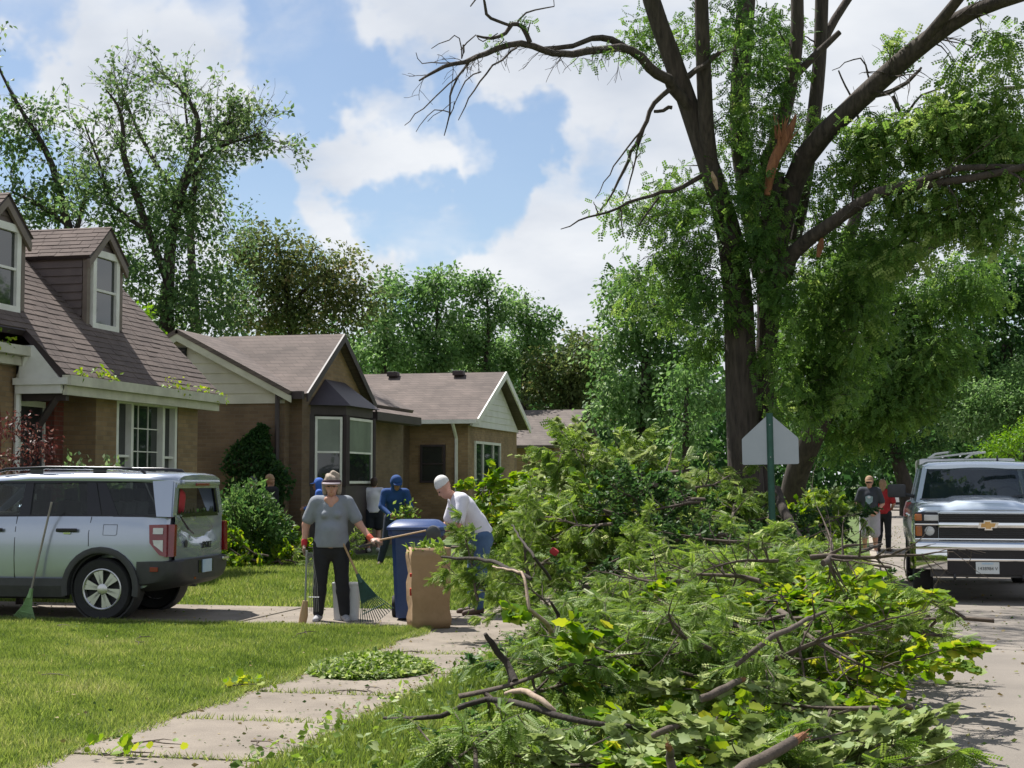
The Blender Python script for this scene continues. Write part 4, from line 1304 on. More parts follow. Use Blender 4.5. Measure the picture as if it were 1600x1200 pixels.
# ------------------------------------------------------------------ fallen branches
def make_branch(kind, seed, L, dense=1.0, fine=True):
    """a broken-off branch lying along +x: limb and foliage meshes"""
    r = np.random.default_rng(seed)
    wood = MB()
    P = []; p = np.array([-.12 * L, 0, 0]); d = np.array([1.0, 0, .05])
    n = 10
    for k in range(n):
        P.append(p.copy()); d = unit(d + r.normal(0, .13, 3)); p = p + d * L / n
    R = np.linspace(.020 + .006 * L, .005, n)
    wood.tube(P, R, 7)
    tw = []
    for k in range(1, n):
        for s in range(2 if k < 8 else 1):
            dd = unit(unit(P[k] - P[k - 1]) * r.uniform(.5, 1.0) + unit(r.normal(size=3) * np.array([.4, 1, .7])) * 1.0)
            tl = L * r.uniform(.22, .42) * (1 - .35 * k / n)
            q = P[k].copy(); pts = [q.copy()]
            for j in range(5):
                dd = unit(dd + r.normal(0, .16, 3)); q = q + dd * tl / 5; pts.append(q.copy())
            wood.tube(pts, np.linspace(R[k] * .6, .0025, 6), 5)
            tw.append(pts)
            for j in range(1, 5):
                if r.random() < .5:
                    d2 = unit(dd + r.normal(0, .7, 3)); q2 = pts[j].copy(); pp = [q2.copy()]
                    for _ in range(3):
                        q2 = q2 + d2 * tl / 9; d2 = unit(d2 + r.normal(0, .2, 3)); pp.append(q2.copy())
                    wood.tube(pp, [.004, .003, .0025, .002], 4); tw.append(pp)
    LP, LD = [], []
    per = {'locust': 10, 'maple': 6, 'pale': 6, 'dark': 14, 'bare': 2}[kind] * dense
    for pts in tw:
        pts = np.array(pts)
        m = max(2, int(per * r.uniform(.6, 1.3)))
        t = r.uniform(.15, 1, m) * (len(pts) - 1)
        i = np.minimum(t.astype(int), len(pts) - 2)
        q = pts[i] + (pts[i + 1] - pts[i]) * (t - i)[:, None]
        ax = unit(pts[i + 1] - pts[i])
        LP.append(q); LD.append(unit(ax * .7 + unit(r.normal(size=(m, 3))) * .7 + np.array([0, 0, -.75 if kind == 'locust' else -.3])))
    LP, LD = np.concatenate(LP), np.concatenate(LD)
    m = len(LP)
    tint = r.normal(.45, .08) + r.normal(0, .20, m) + np.where(r.uniform(size=m) < .09, .45, 0)
    if kind == 'locust':
        l = r.uniform(.10, .19, m); me = leaves_mesh('foliage', LP, LD, l, l, tint, T_FROND if fine else T_FROND_MID, r); mt = M['locust']
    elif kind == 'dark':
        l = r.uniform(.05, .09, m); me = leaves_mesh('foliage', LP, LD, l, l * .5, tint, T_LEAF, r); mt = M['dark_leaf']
    elif kind == 'maple':
        l = r.uniform(.075, .13, m); me = leaves_mesh('foliage', LP, LD, l, l, tint, T_MAPLE, r); mt = M['maple']
    else:
        l = r.uniform(.08, .14, m); me = leaves_mesh('foliage', LP, LD, l, l, tint, T_MAPLE, r); mt = M['maple_pale']
    root = empty('fallen_branch')
    wood.build('limb', M['twig'], root, smooth=60)
    if kind != 'bare': link_mesh('foliage', me, mt, root)
    return root


PROTO = {}
for kd, nn in (('locust', 5), ('maple', 3), ('pale', 2), ('dark', 3), ('bare', 3)):
    PROTO[kd] = [make_branch(kd, 500 + 17 * i + len(kd), 1.55 + .15 * i, dense=2.1 if kd == 'locust' else 1.8) for i in range(nn)]
PROTO['locust_far'] = [make_branch('locust', 600 + i, 1.9, dense=1.6, fine=False) for i in range(4)]
USED = set()
LABELS = {
    ('locust', 'near'): ('broken branch with feathery green leaflets in the roadside brush pile', 'feathery branches in the roadside brush pile'),
    ('maple', 'near'): ('broken branch with yellow-green maple leaves spilling over the kerb onto the street', 'yellow-green maple branches on the kerb'),
    ('pale', 'near'): ('maple branch showing pale leaf undersides on the brush pile', 'pale maple branches on the brush pile'),
    ('dark', 'near'): ('dark shaded leafy branch deep in the roadside brush pile', 'dark branches deep in the roadside pile'),
    ('locust', 'far'): ('feathery green branch of the brush heap before the farther houses', 'feathery branches of the farther heap'),
    ('maple', 'far'): ('broad-leaved yellow-green branch heaped beside the big street tree', 'broad-leaved branches by the street tree'),
    ('pale', 'far'): ('pale-leaved branch on top of the farther brush heap', 'pale branches on the farther heap'),
    ('dark', 'far'): ('dark leafy branch in the shade under the pentagon sign', 'dark branches under the sign'),
    ('maple', 'bed'): ('leafy maple branch dragged onto the bed before the bay window house', 'branches before the bay window house'),
    ('locust', 'bed'): ('feathery branch dropped on the lawn before the bay window house', 'feathery branches before the bay window house'),
    ('locust', 'up'): ('upright feathery branch sticking out of the brush pile beside the paper bag', 'upright feathery branches beside the paper bag'),
}


def where(kind, zone, x, y):
    if zone == 'near':
        if x > -.35: a = 'hanging over the kerb' if y < 12 else 'on the kerb before the pickup'
        elif x < -2.3: a = 'along the sidewalk edge' if y < 12.5 else 'fallen over the sidewalk near the paper bag'
        elif y < 9.6: a = 'beside the splintered limbs'
        elif y < 12.2: a = 'on the brush pile behind the long dark limb'
        elif y < 15: a = 'around the forked pale limb in the brush pile'
        else: a = 'on the brush pile before the sawn logs' if x > -2 else 'at the back of the brush pile facing the driveway'
    elif zone == 'far':
        if x > -1.7: a = 'on the kerb beside the walking man' if y > 26 else 'between the sign post and the kerb'
        elif x > -3.2: a = 'shaded at the foot of the broken tree' if y > 23.5 else 'in the dark hollow below the pentagon sign'
        elif y < 23.5: a = 'on the farther heap behind the bending person'
        else: a = 'of the farther heap before the white gabled house' if x < -5 else 'on the farther heap left of the big trunk'
    else:
        return LABELS[(kind, zone)]
    look = {'locust': 'feathery green branch', 'maple': 'broad-leaved yellow-green maple branch', 'pale': 'pale-backed maple branch', 'dark': 'dark small-leaved branch', 'bare': 'leafless twiggy branch'}[kind]
    return look + ' ' + a, ({'locust': 'feathery', 'maple': 'yellow-green', 'pale': 'pale-leaved', 'dark': 'dark', 'bare': 'leafless'}[kind] + ' branches ' + a)


def place_branch(kind, zone, loc, yaw, tilt, roll, scale, proto=None, squash=1.0):
    key = kind if not (kind == 'locust' and zone == 'far') else 'locust_far'
    lst = PROTO[key]
    i = random.randrange(len(lst)) if proto is None else proto
    if (key, i) in USED:
        o = copy_tree(lst[i])
    else:
        o = lst[i]; USED.add((key, i))
    o.location = loc
    o.rotation_euler = (Matrix.Rotation(yaw, 3, 'Z') @ Matrix.Rotation(-tilt, 3, 'Y') @ Matrix.Rotation(roll, 3, 'X')).to_euler()
    o.scale = (scale, scale, scale * squash)
    lab, grp = where(kind, zone, loc[0], loc[1])
    tag(o, lab, 'branch', grp)
    return o


def pile_h(x, y):
    """height of the brush along the parkway, metres"""
    h = .32 + .55 * max(0.0, 1 - ((x + .6) / 1.4) ** 2) * min(1.0, max(0.0, (y - 8.6) / 2.0)) + .10 * math.sin(y * 1.7 + x) + .07 * math.sin(x * 2.9 + y * .6)
    if y > 11.5: h += .12 * min((y - 11.5) / 3, 1)
    le = -3.15 if y < 11 else (-3.15 - (y - 11) * .22)
    h *= min(1.0, max(.25, (x - le) / .8 + .25))
    return max(.12, h)


def left_edge(y):
    return -1.95 + .2 * math.sin(y * 2.1) if y < 12.3 else -2.4


def right_edge(y):
    return (.12 if y < 10.6 else .25 if y < 14 else -.3 if y < 17 else -.7)


random.seed(5)
# nearer pile, on the parkway from the frame's foot to the driveway
y = 7.6
while y < 18.5:
    x = left_edge(y) + random.uniform(0, .4)
    while x < right_edge(y) + .05:
        h = pile_h(x, y)
        if x > -.75 and 9.6 < y < 15.5: kind = 'maple' if random.random() < .82 else 'locust'
        elif x > -1.5 and y < 9.9: kind = random.choice(('pale', 'pale', 'maple', 'locust'))
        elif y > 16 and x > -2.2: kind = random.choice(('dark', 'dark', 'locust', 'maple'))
        else: kind = random.choices(('locust', 'pale', 'maple', 'dark'), (.80, .03, .09, .08))[0]
        z = h * random.uniform(.35, 1.0)
        yaw = random.uniform(0, 2 * PI)
        if kind == 'maple' and x > -.5: yaw = random.uniform(-.9, .9) - .4
        place_branch(kind, 'near', (x - .45 * math.cos(yaw), y - .45 * math.sin(yaw), max(.09, z - .12)), yaw, random.uniform(-.10, .18), random.uniform(-.5, .5), random.uniform(.68, 1.0), squash=.58)
        x += random.uniform(.40, .62)
    y += random.uniform(.42, .54)
for i in range(9):
    y = random.uniform(8.3, 16.5); x = random.uniform(left_edge(y) + .3, right_edge(y) - .3)
    place_branch('bare', 'near', (x, y, pile_h(x, y) + random.uniform(-.02, .16)), random.uniform(0, 6.28), random.uniform(-.1, .35), random.uniform(-2, 2), random.uniform(.5, .85), squash=.7)
# upright plumes by the paper bag and behind it
for px, d, top, lean in ((742, 15.0, 1.25, 1.25), (830, 15.6, 1.3, 1.1), (842, 15.2, 1.0, .8), (820, 15.4, 1.0, .9), (850, 15.8, 1.0, .9), (905, 15.0, .85, .6), (970, 15.5, .95, .7), (1020, 16.5, 1.1, .8), (1060, 16.5, 1.1, .9)):
    g = at_depth(px, 1000, d)
    place_branch('locust', 'up', (g.x, g.y, max(.12, top - .72)), random.uniform(2.2, 4.0), lean, random.uniform(-.5, .5), random.uniform(.5, .68))
# farther heap: a fallen crown across the sidewalk and lawn
for i in range(100):
    y = random.uniform(19.6, 31)
    xl = -4.1 if y < 22 else -5.6 if y < 25 else -6.5
    x = random.uniform(xl, -1.6)
    c = max(0.0, 1 - ((x + 4.1) / 3.2) ** 2) * max(.25, 1 - ((y - 25.5) / 8) ** 2)
    h = .4 + 1.95 * c
    z = h * random.uniform(.30, 1.0)
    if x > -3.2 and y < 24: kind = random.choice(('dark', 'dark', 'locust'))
    elif z > .95 and x < -3.2: kind = random.choice(('pale', 'locust', 'locust', 'maple'))
    else: kind = random.choice(('locust', 'locust', 'maple', 'dark', 'locust'))
    yaw = random.uniform(0, 2 * PI)
    place_branch(kind, 'far', (x - .5 * math.cos(yaw), y - .5 * math.sin(yaw), max(.12, z - .1)), yaw, random.uniform(-.08, .25), random.uniform(-.7, .7), random.uniform(.85, 1.25), squash=.75)
# bright broad-leaved heap right of the sign
for i in range(38):
    y = random.uniform(20.5, 32)
    x = random.uniform(-2.0, -.85 if y > 23.5 else -.5)
    h = .35 + (.95 if y > 24 else .35) * max(.1, 1 - ((x + .8) / 1.1) ** 2)
    yaw = random.uniform(0, 2 * PI)
    place_branch(random.choice(('maple', 'maple', 'maple', 'locust', 'dark')) if y > 22 else random.choice(('maple', 'dark', 'locust')), 'far', (x - .4 * math.cos(yaw), y - .4 * math.sin(yaw), max(.10, h * random.uniform(.3, 1) - .1)), yaw, random.uniform(-.1, .25), random.uniform(-.7, .7), random.uniform(.8, 1.1))
# brush on the bed before the bay window house
for i in range(7):
    x, y = random.uniform(-11.0, -10.2), random.uniform(26.0, 29)
    place_branch(random.choice(('maple', 'maple', 'locust')), 'bed', (x, y, random.uniform(.1, .3)), random.uniform(0, 6.3), random.uniform(0, .3), random.uniform(-3, 3), random.uniform(.5, .8))
for k, lst in PROTO.items():
    for i, o in enumerate(lst):
        if (k, i) not in USED:
            for c in list(o.children): bpy.data.objects.remove(c)
            bpy.data.objects.remove(o)


# ---- bare limbs, logs and torn wood lying in the pile
def bare_limb(label, pts_px, raw_end=False, material='twig', seg=8, name='broken_limb', group=None):
    """pts_px: (px, py, radius in m, height of the limb above ground, or its distance down the street when over 3)"""
    pts = [np.array(on_z(a, b, z) if z < 3 else on_y(a, b, z)) for a, b, r, z in pts_px]
    rs = [r for a, b, r, z in pts_px]
    root = empty(name, pts[0]); tag(root, label, 'branch', group)
    P, R = smooth_path(pts, rs, .12)
    for i in range(1, len(P) - 1): P[i] = P[i] + RNG.normal(0, .004, 3)
    MB().tube(P, R, seg).build('limb', M[material], root, world=True, smooth=60)
    if raw_end:
        e = MB(); d_ = unit(P[-1] - P[-2])
        e.tube([P[-1] - d_ * .01, P[-1] + d_ * .10], [R[-1] * .98, R[-1] * .6], 7)
        for k in range(12):
            q = P[-1] + RNG.normal(0, R[-1] * .42, 3)
            e.tube([q, q + d_ * RNG.uniform(.04, .16) + RNG.normal(0, .008, 3)], [R[-1] * .22, .0015], 3)
        e.build('splintered_end', M['raw_wood'], root, world=True)
    return root


bare_limb('long thin dark limb snaking across the near brush over the parkway grass', [(600, 1122, .009, .26), (690, 1118, .014, .32), (760, 1092, .017, .38), (840, 1108, .019, .40), (920, 1128, .016, .38), (990, 1135, .012, .36)], material='bark_dark')
bare_limb('pale stripped limb arched on the near brush pile', [(790, 1084, .012, .42), (815, 1078, .016, .46), (845, 1095, .017, .45), (868, 1112, .011, .4)], material='twig_pale')
bare_limb('grey cut limb with raw end pointing right at the foot of the pile', [(1130, 1220, .030, .34), (1190, 1185, .028, .38), (1240, 1158, .026, .42)], raw_end=True)
bare_limb('short splintered limb with orange broken end in the near brush', [(1095, 1092, .022, .42), (1125, 1080, .024, .45), (1155, 1064, .018, .46)], raw_end=True)
bare_limb('upright splintered stub with orange torn wood at the foot of the pile', [(1052, 1215, .022, .30), (1048, 1185, .02, .38), (1046, 1170, .014, .44)], raw_end=True)
bare_limb('torn grey bark strip standing in the near brush', [(1020, 1150, .014, .38), (1045, 1138, .017, .42), (1075, 1132, .012, .42)], raw_end=True)
bare_limb('forked pale bare limb standing up in the middle of the pile', [(835, 1045, .018, .35), (862, 1000, .018, .55), (850, 970, .015, .72), (826, 950, .012, .82), (822, 915, .010, .95), (815, 895, .008, 1.02), (770, 885, .006, 1.0)], material='twig_pale')
bare_limb('dark bare limb leaning beside the forked pale limb', [(845, 1030, .02, .4), (868, 990, .018, .58), (872, 960, .014, .7), (860, 940, .008, .8)], material='bark_dark')
bare_limb('dark crooked limb poking from the left end of the pile', [(805, 1065, .024, .4), (790, 1035, .022, .5), (768, 1005, .02, .62), (758, 990, .012, .68)], material='bark_dark')
bare_limb('long dark limb crossing in front of the jeans of the bending person', [(690, 870, .010, .95), (760, 875, .016, .95), (800, 890, .018, .92), (830, 905, .016, .86)], material='bark_dark')
bare_limb('dark twigged limb rising above the middle of the pile', [(860, 905, .014, .8), (835, 870, .012, 1.0), (815, 845, .010, 1.1), (800, 820, .006, 1.2)], material='bark_dark')
bare_limb('dark branch lying from the pile over the kerb', [(1300, 878, .05, .28), (1345, 862, .04, .36), (1378, 850, .02, .42)], material='bark_dark')
bare_limb('thick dark limb slanting down behind the sign post', [(1213, 765, .08, 24.4), (1224, 795, .08, 24.0), (1244, 835, .07, 23.5), (1260, 860, .05, 23.2)], material='bark_dark')
bare_limb('curved brown limb over the maple leaves', [(1150, 1040, .014, .55), (1200, 1000, .018, .68), (1250, 975, .016, .72), (1290, 955, .01, .72)], material='twig')
for lab, px, py, z, L_, r_, yw in (('sawn log with pale cut end lying under the dark branches', 1130, 884, .48, .9, .12, 1.9), ('smaller sawn log with round pale end beside the larger cut log', 1245, 893, .42, .8, .085, 1.2)):
    c = on_z(px, py, z)
    root = empty('cut_log', c, yw); tag(root, lab, 'log')
    MB().tube([(0, 0, 0), (L_ * .5, .01, -.02), (L_, .03, -.05)], [r_, r_ * .96, r_ * .9], 14).build('log', M['bark'], root, smooth=50)
    MB().tube([(-.008, 0, 0), (.0, 0, 0)], [r_ * .93, r_ * .93], 14).build('cut_end', M['cut_wood'], root)


# ---- leaf litter and the small heap on the sidewalk
def litter(name, X, Y, Z, n, label, size=(.02, .06), material='litter', template=T_LEAF, up=.9, cat='leaves'):
    P = np.stack([X, Y, Z], 1)
    D = RNG.normal(size=(n, 3)) * np.array([1, 1, 1 - up])
    l = RNG.uniform(size[0], size[1], n)
    me = leaves_mesh(name, P, D, l, l * .6, RNG.uniform(0, 1, n) ** 1.1, template)
    return tag(link_mesh(name, me, M[material]), label, cat, kind='stuff')


n = 1300
litter('leaf_litter', np.where(RNG.uniform(size=n) < .55, SWX1 - np.abs(RNG.normal(0, .35, n)), np.where(RNG.uniform(size=n) < .6, SWX0 + np.abs(RNG.normal(0, .10, n)), RNG.uniform(SWX0, SWX1, n))), 7.5 + 8.5 * RNG.uniform(0, 1, n), RNG.uniform(.024, .032, n), n, 'scattered leaf scraps and twigs on the sidewalk slabs', (.012, .045))
n = 500
litter('leaf_litter', RNG.uniform(-12, -.5, n), RNG.uniform(DY0, DY1, n), RNG.uniform(.024, .032, n), n, 'scattered leaf scraps on the driveway', (.012, .05))
n = 1500
litter('leaf_litter', .3 + np.abs(RNG.normal(0, 1.6, n)), RNG.uniform(8, 60, n), np.full(n, RZ + .008) + RNG.uniform(0, .01, n), n, 'leaf scraps and twigs strewn on the street', (.015, .07))
n = 380
litter('leaf_litter', RNG.uniform(-11, SWX0, n), RNG.uniform(7.8, DY0, n), RNG.uniform(.03, .06, n), n, 'stray leaves blown over the mown lawn', (.015, .045))
n = 5000
litter('leaf_litter', RNG.uniform(-3.4, .4, n), RNG.uniform(7.5, 18, n), RNG.uniform(.03, .12, n), n, 'torn green leaves covering the ground under the brush pile', (.03, .08), 'locust', up=.5)
n = 9000
rr = RNG.uniform(0, 1, n) ** .5; aa = RNG.uniform(0, 2 * PI, n)
c = on_z(548, 1050)
hx, hy = c.x + .18 + rr * np.cos(aa) * .50, c.y + rr * np.sin(aa) * .62
hz = .02 + (1 - rr ** 1.5) * .13 * RNG.uniform(.2, 1, n) + .012
o = litter('leaf_heap', hx, hy, hz, n, 'x', (.025, .075), 'locust', up=.4); o['label'] = 'small raked heap of green leaves on the sidewalk'; o['category'] = 'leaf heap'; o['kind'] = 'thing'
o = litter('leaf_heap', hx[:1500], hy[:1500], hz[:1500] + .02, 1500, 'y', (.025, .06), 'maple_pale', up=.4); par = bpy.data.objects[[q.name for q in col.objects if q.name.startswith('leaf_heap')][0]]
o.name = 'pale_leaves'; o.parent = par; [o.pop(k) for k in ('label', 'category', 'kind') if k in o]
for i in range(16):
    x, y = (random.uniform(-9.5, -4.9), random.uniform(9, 15.6)) if i < 10 else (random.uniform(-4.4, -3.3), random.uniform(8.5, 14))
    root = empty('fallen_twig', (x, y, .04), random.uniform(0, 6.28)); tag(root, 'small bare twig lying on the mown lawn' if i < 10 else 'small bare twig lying on the sidewalk slabs', 'twig', 'twigs on the lawn' if i < 10 else 'twigs on the sidewalk')
    MB().tube([(-.14, 0, .0), (-.04, .02, .015), (.06, -.01, .01), (.16, .03, .0)], [.006, .005, .004, .002], 5).build('stem', M['twig'], root)
    MB().tube([(-.04, .02, .015), (.02, .07, .02), (.06, .10, .01)], [.004, .003, .0015], 4).build('side_shoot', M['twig'], root)
# sprout of maple leaves at the lower frame edge on the sidewalk
for px, py in ((200, 1190), (380, 1080)):
    c = on_z(px, py); n = 30
    P = np.array(c) + RNG.normal(0, 1, (n, 3)) * np.array([.14, .10, .0]) + np.array([0, 0, .03]) + RNG.uniform(0, .10, (n, 1)) * np.array([0, 0, 1])
    l = RNG.uniform(.035, .075, n)
    root = empty('leaf_sprig', c); tag(root, 'torn bright green leaf sprig on the sidewalk by the frame foot' if px == 200 else 'torn green leaf clump on the turf edge', 'sprig')
    link_mesh('leaves', leaves_mesh('leaves', P - np.array(c), RNG.normal(size=(n, 3)) + np.array([0, 0, .3]), l, l, RNG.uniform(.3, .9, n), T_MAPLE), M['maple'], root)
    MB().tube([(-.15, 0, .03), (0, .03, .05), (.16, -.02, .06)], [.006, .005, .003], 5).build('stem', M['twig'], root)
# twigs caught on the gutter and roof of the dormered house
for i, (yy, X, z, s) in enumerate(((21.0, EX, 3.2, .10), (21.7, EX - .02, 3.22, .13), (22.0, EX, 3.2, .12), (24.1, EX, 3.2, .14), (24.6, EX, 3.2, .15), (25.4, EX, 3.2, .16), (26.1, EX, 3.12, .12), (19.4, -12.15, 3.62, .2), (20.0, -12.15, 3.6, .14))):
    n = 30
    root = empty('leaf_sprig', (X, yy, z)); tag(root, 'wilted leafy twig caught on the gutter of the dormered house', 'sprig', 'leafy twigs caught on the gutter')
    P = RNG.normal(0, 1, (n, 3)) * np.array([.4, 1.4, .7]) * s * .7 + np.array([.05, 0, .02])
    l = RNG.uniform(.05, .11, n)
    link_mesh('leaves', leaves_mesh('leaves', P, RNG.normal(size=(n, 3)) + np.array([.3, 0, -.6]), l, l * .5, RNG.uniform(.2, .95, n), T_LEAF), M['maple'], root)
    MB().tube([(-.05, -.2, .0), (0, 0, .03), (.05, .18, .0)], [.006, .005, .003], 4).build('stem', M['twig'], root)


# ---- planted shrubs
def shrub(label, c, rad, n, leaf, material, template=T_LEAF, aspect=.55, name='shrub', seed=0, tint=(.5, .25), upright=.3):
    r = np.random.default_rng(seed)
    root = empty(name, (c[0], c[1], 0)); tag(root, label, 'shrub')
    u = unit(r.normal(size=(n, 3))); u[:, 2] = np.abs(u[:, 2]) * 1.0 - .25 * (r.uniform(size=n) < .3)
    rr = r.uniform(.45, 1.0, (n, 1)) ** .6
    lump = 1 + .20 * np.sin(u[:, 0:1] * 5 + seed) * np.cos(u[:, 1:2] * 6) + .14 * np.sin(u[:, 2:3] * 11 + u[:, 0:1] * 7)
    P = u * rr * lump * np.array(rad) + np.array([0, 0, rad[2] * .35])
    P[:, 2] = np.maximum(P[:, 2], .03)
    D = u * .7 + r.normal(size=(n, 3)) * .6 + np.array([0, 0, upright])
    l = leaf * r.uniform(.6, 1.3, n)
    link_mesh('foliage', leaves_mesh('foliage', P, D, l, l * aspect, tint[0] + r.normal(0, tint[1], n), template, r), material, root)
    st = MB()
    for k in range(9):
        a = r.uniform(0, 2 * PI)
        st.tube([(.05 * math.cos(a), .05 * math.sin(a), -.02), (.3 * rad[0] * math.cos(a), .3 * rad[1] * math.sin(a), rad[2] * .6), (.75 * rad[0] * math.cos(a), .75 * rad[1] * math.sin(a), rad[2] * 1.05)], [.02, .014, .005], 5)
    st.build('stems', M['bark_dark'], root)
    return root


c = on_y(390, 800, 27.5)
shrub('large rounded green shrub before the cream gabled wall', (c.x, c.y), (.72, .7, 1.15), 5200, .10, M['dark_leaf'], seed=1, tint=(.75, .3))
c = on_y(350, 800, 28.3)
shrub('dark shrub between the pickup-free lawn and the cream gabled wall', (c.x, c.y), (.6, .6, .95), 3000, .10, M['dark_leaf'], seed=2, tint=(.55, .3))['label'] = 'darker lower shrub beside the large rounded shrub'
for i, (px, py, Y, rx, rz, m_, lab) in enumerate(((350, 868, 25.8, .55, .30, 'maple', 'low yellow green plants at the bed edge behind the silver suv'), (400, 868, 26.3, .45, .30, 'maple', 'low speckled plants in the middle of the bed'), (445, 858, 27.2, .5, .36, 'lime', 'bright yellow green hostas in the bed beside the woman'), (480, 852, 28.2, .35, .25, 'lime', 'small lime hosta clump in the bed by the downspout'))):
    c = on_z(px, py + 15)
    shrub(lab, (c.x, Y if False else c.y), (rx, rx, rz), 1300, .14, M[m_], seed=10 + i, aspect=.45, name='garden_plants')
# climbing ivy on the side wall
r = np.random.default_rng(9); n = 6500
root = empty('climbing_ivy', (-12.4, 29.9, 0)); tag(root, 'dark green ivy climbing the side wall of the cream gabled house', 'ivy')
zz = r.uniform(0, 2.75, n); wd = np.where(zz < 1.9, 1.0, np.maximum(.1, 1.0 - (zz - 1.9) * 1.05))
xx = -12.25 + r.uniform(-1, 1, n) * .72 * wd + .12 * np.sin(zz * 5)
P = np.stack([xx + 12.4, -r.uniform(.0, .28, n) * wd, zz], 1)
l = r.uniform(.06, .12, n)
link_mesh('foliage', leaves_mesh('foliage', P, r.normal(size=(n, 3)) + np.array([0, -.6, -.6]), l, l * .7, r.uniform(0, .7, n), T_LEAF, r), M['dark_leaf'], root)
v_ = MB()
for k in range(6):
    x0 = .15 + r.uniform(-.4, .4)
    v_.tube([(x0, .05, 0), (x0 + r.uniform(-.2, .2), .03, 1.2), (x0 + r.uniform(-.3, .3), .03, 2.3)], [.02, .014, .006], 5)
v_.build('stems', M['bark_dark'], root)
# dry red ornamental tree in front of the porch
c = at_depth(35, 690, 20.0); c.z = 0
T = Tree('ornamental_tree', 'small tree with dry reddish leaves before the porch', c, seed=60)
T.limb([np.array([c.x, c.y, 0]), np.array([c.x + .05, c.y, .9]), np.array([c.x, c.y, 1.9])], [.05, .04, .02], seg=8)
T.crown([(np.array(at_depth(20, 670, 20)), (.22, .3, .16), 7), (np.array(at_depth(58, 695, 20)), (.15, .25, .2), 8), (np.array(at_depth(-10, 700, 20)), (.3, .3, .3), 8), (np.array(at_depth(20, 720, 20)), (.3, .3, .2), 6)], .055, 36, .2, droop=.9, tint=(.4, .35))
T.finish(M['bark_dark'], M['red_leaf'], T_LEAF, .5)
c = at_depth(150, 740, 21.0)
shrub('low grey green foundation shrub under the front window of the dormered house', (c.x, c.y), (.55, .9, 1.38), 3500, .08, M['elm'], seed=30, tint=(.7, .3), upright=.6)
# ------------------------------------------------------------------ vehicles
M['silver'] = mat('silver_car_paint', (.39, .43, .51), (.36, .40, .48), .24, .55, scale=2, spec=.6, coat=.8)
M['truck_paint'] = mat('pale_silver_truck_paint', (.66, .74, .84), (.62, .70, .80), .2, .3, scale=2, spec=.6, coat=.9)
M['white_paint'] = mat('white_car_paint', (.75, .76, .77), (.68, .69, .70), .3, scale=2, coat=.8)
M['cladding'] = mat('black_plastic_cladding', (.045, .045, .048), (.030, .030, .032), .6, scale=12, bump=.05)
M['rubber'] = mat('tyre_rubber', (.022, .022, .024), (.014, .014, .015), .85, scale=20, bump=.2)
M['alloy'] = mat('alloy_rim', (.58, .58, .58), (.46, .46, .46), .32, .85, scale=4)
M['chrome'] = mat('chrome', (.82, .83, .84), (.76, .77, .78), .06, 1.0, scale=3)
M['black_gloss'] = mat('gloss_black', (.010, .010, .014), (.006, .006, .009), .22, scale=4, spec=.4)
M['interior'] = mat('dark_car_interior', (.05, .05, .055), (.03, .03, .034), .8, scale=10)
M['interior_grey'] = mat('grey_car_seat', (.20, .21, .22), (.14, .145, .15), .8, scale=10)
M['red_lens'] = mat('red_tail_lens', (.22, .010, .012), (.14, .006, .008), .12, scale=8, spec=.8)
M['clear_lens'] = mat('clear_lens', (.62, .62, .60), (.48, .48, .46), .08, scale=14, spec=.8)
M['amber'] = mat('amber_lens', (.45, .14, .03), (.26, .07, .015), .12, scale=8, spec=.8)
M['gold'] = mat('gold_emblem', (.62, .38, .14), (.52, .30, .10), .3, .6, scale=8)
M['car_glass'] = glass_mat('tinted_car_glass', (.006, .009, .012), .30)
M['windshield'] = glass_mat('windshield_glass', (.012, .022, .026), .72)
M['red_cloth'] = mat('red_cloth', (.42, .03, .035), (.28, .02, .025), .8, scale=8)
M['plate_white'] = mat('licence_plate', (.62, .66, .66), (.54, .58, .58), .4, scale=6)
M['plate_blue'] = mat('licence_plate_blue', (.32, .48, .62), (.50, .60, .68), .4, scale=9)
M['black_paint'] = mat('black_print', (.02, .02, .022), (.016, .016, .018), .5)


def text(body, size, name, material, parent, loc, rot, extrude=.003):
    cu = bpy.data.curves.new(name, 'FONT')
    cu.body = body; cu.size = size; cu.extrude = extrude; cu.align_x = 'CENTER'; cu.align_y = 'CENTER'
    tmp = bpy.data.objects.new(name, cu); col.objects.link(tmp)
    dg = bpy.context.evaluated_depsgraph_get()
    me = bpy.data.meshes.new_from_object(tmp.evaluated_get(dg))
    bpy.data.objects.remove(tmp)
    me.materials.clear()
    o = link_mesh(name, me, material, parent)
    o.location = loc; o.rotation_euler = rot
    return o


def boolean_cut(o, cutters):
    for c in cutters:
        m = o.modifiers.new('cut', 'BOOLEAN'); m.object = c; m.operation = 'DIFFERENCE'; m.solver = 'EXACT'
    dg = bpy.context.evaluated_depsgraph_get(); dg.update()
    me = bpy.data.meshes.new_from_object(o.evaluated_get(dg))
    o.modifiers.clear()
    old = o.data; o.data = me; bpy.data.meshes.remove(old)
    me.name = o.name
    for c in cutters:
        bpy.data.objects.remove(c)


def mirror_ring(half, x):
    """half: (y, z) from bottom centre outward to top centre"""
    a = [(x, y, z) for y, z in half]
    b = [(x, -y, z) for y, z in half[::-1] if abs(y) > 1e-6]
    return a + b


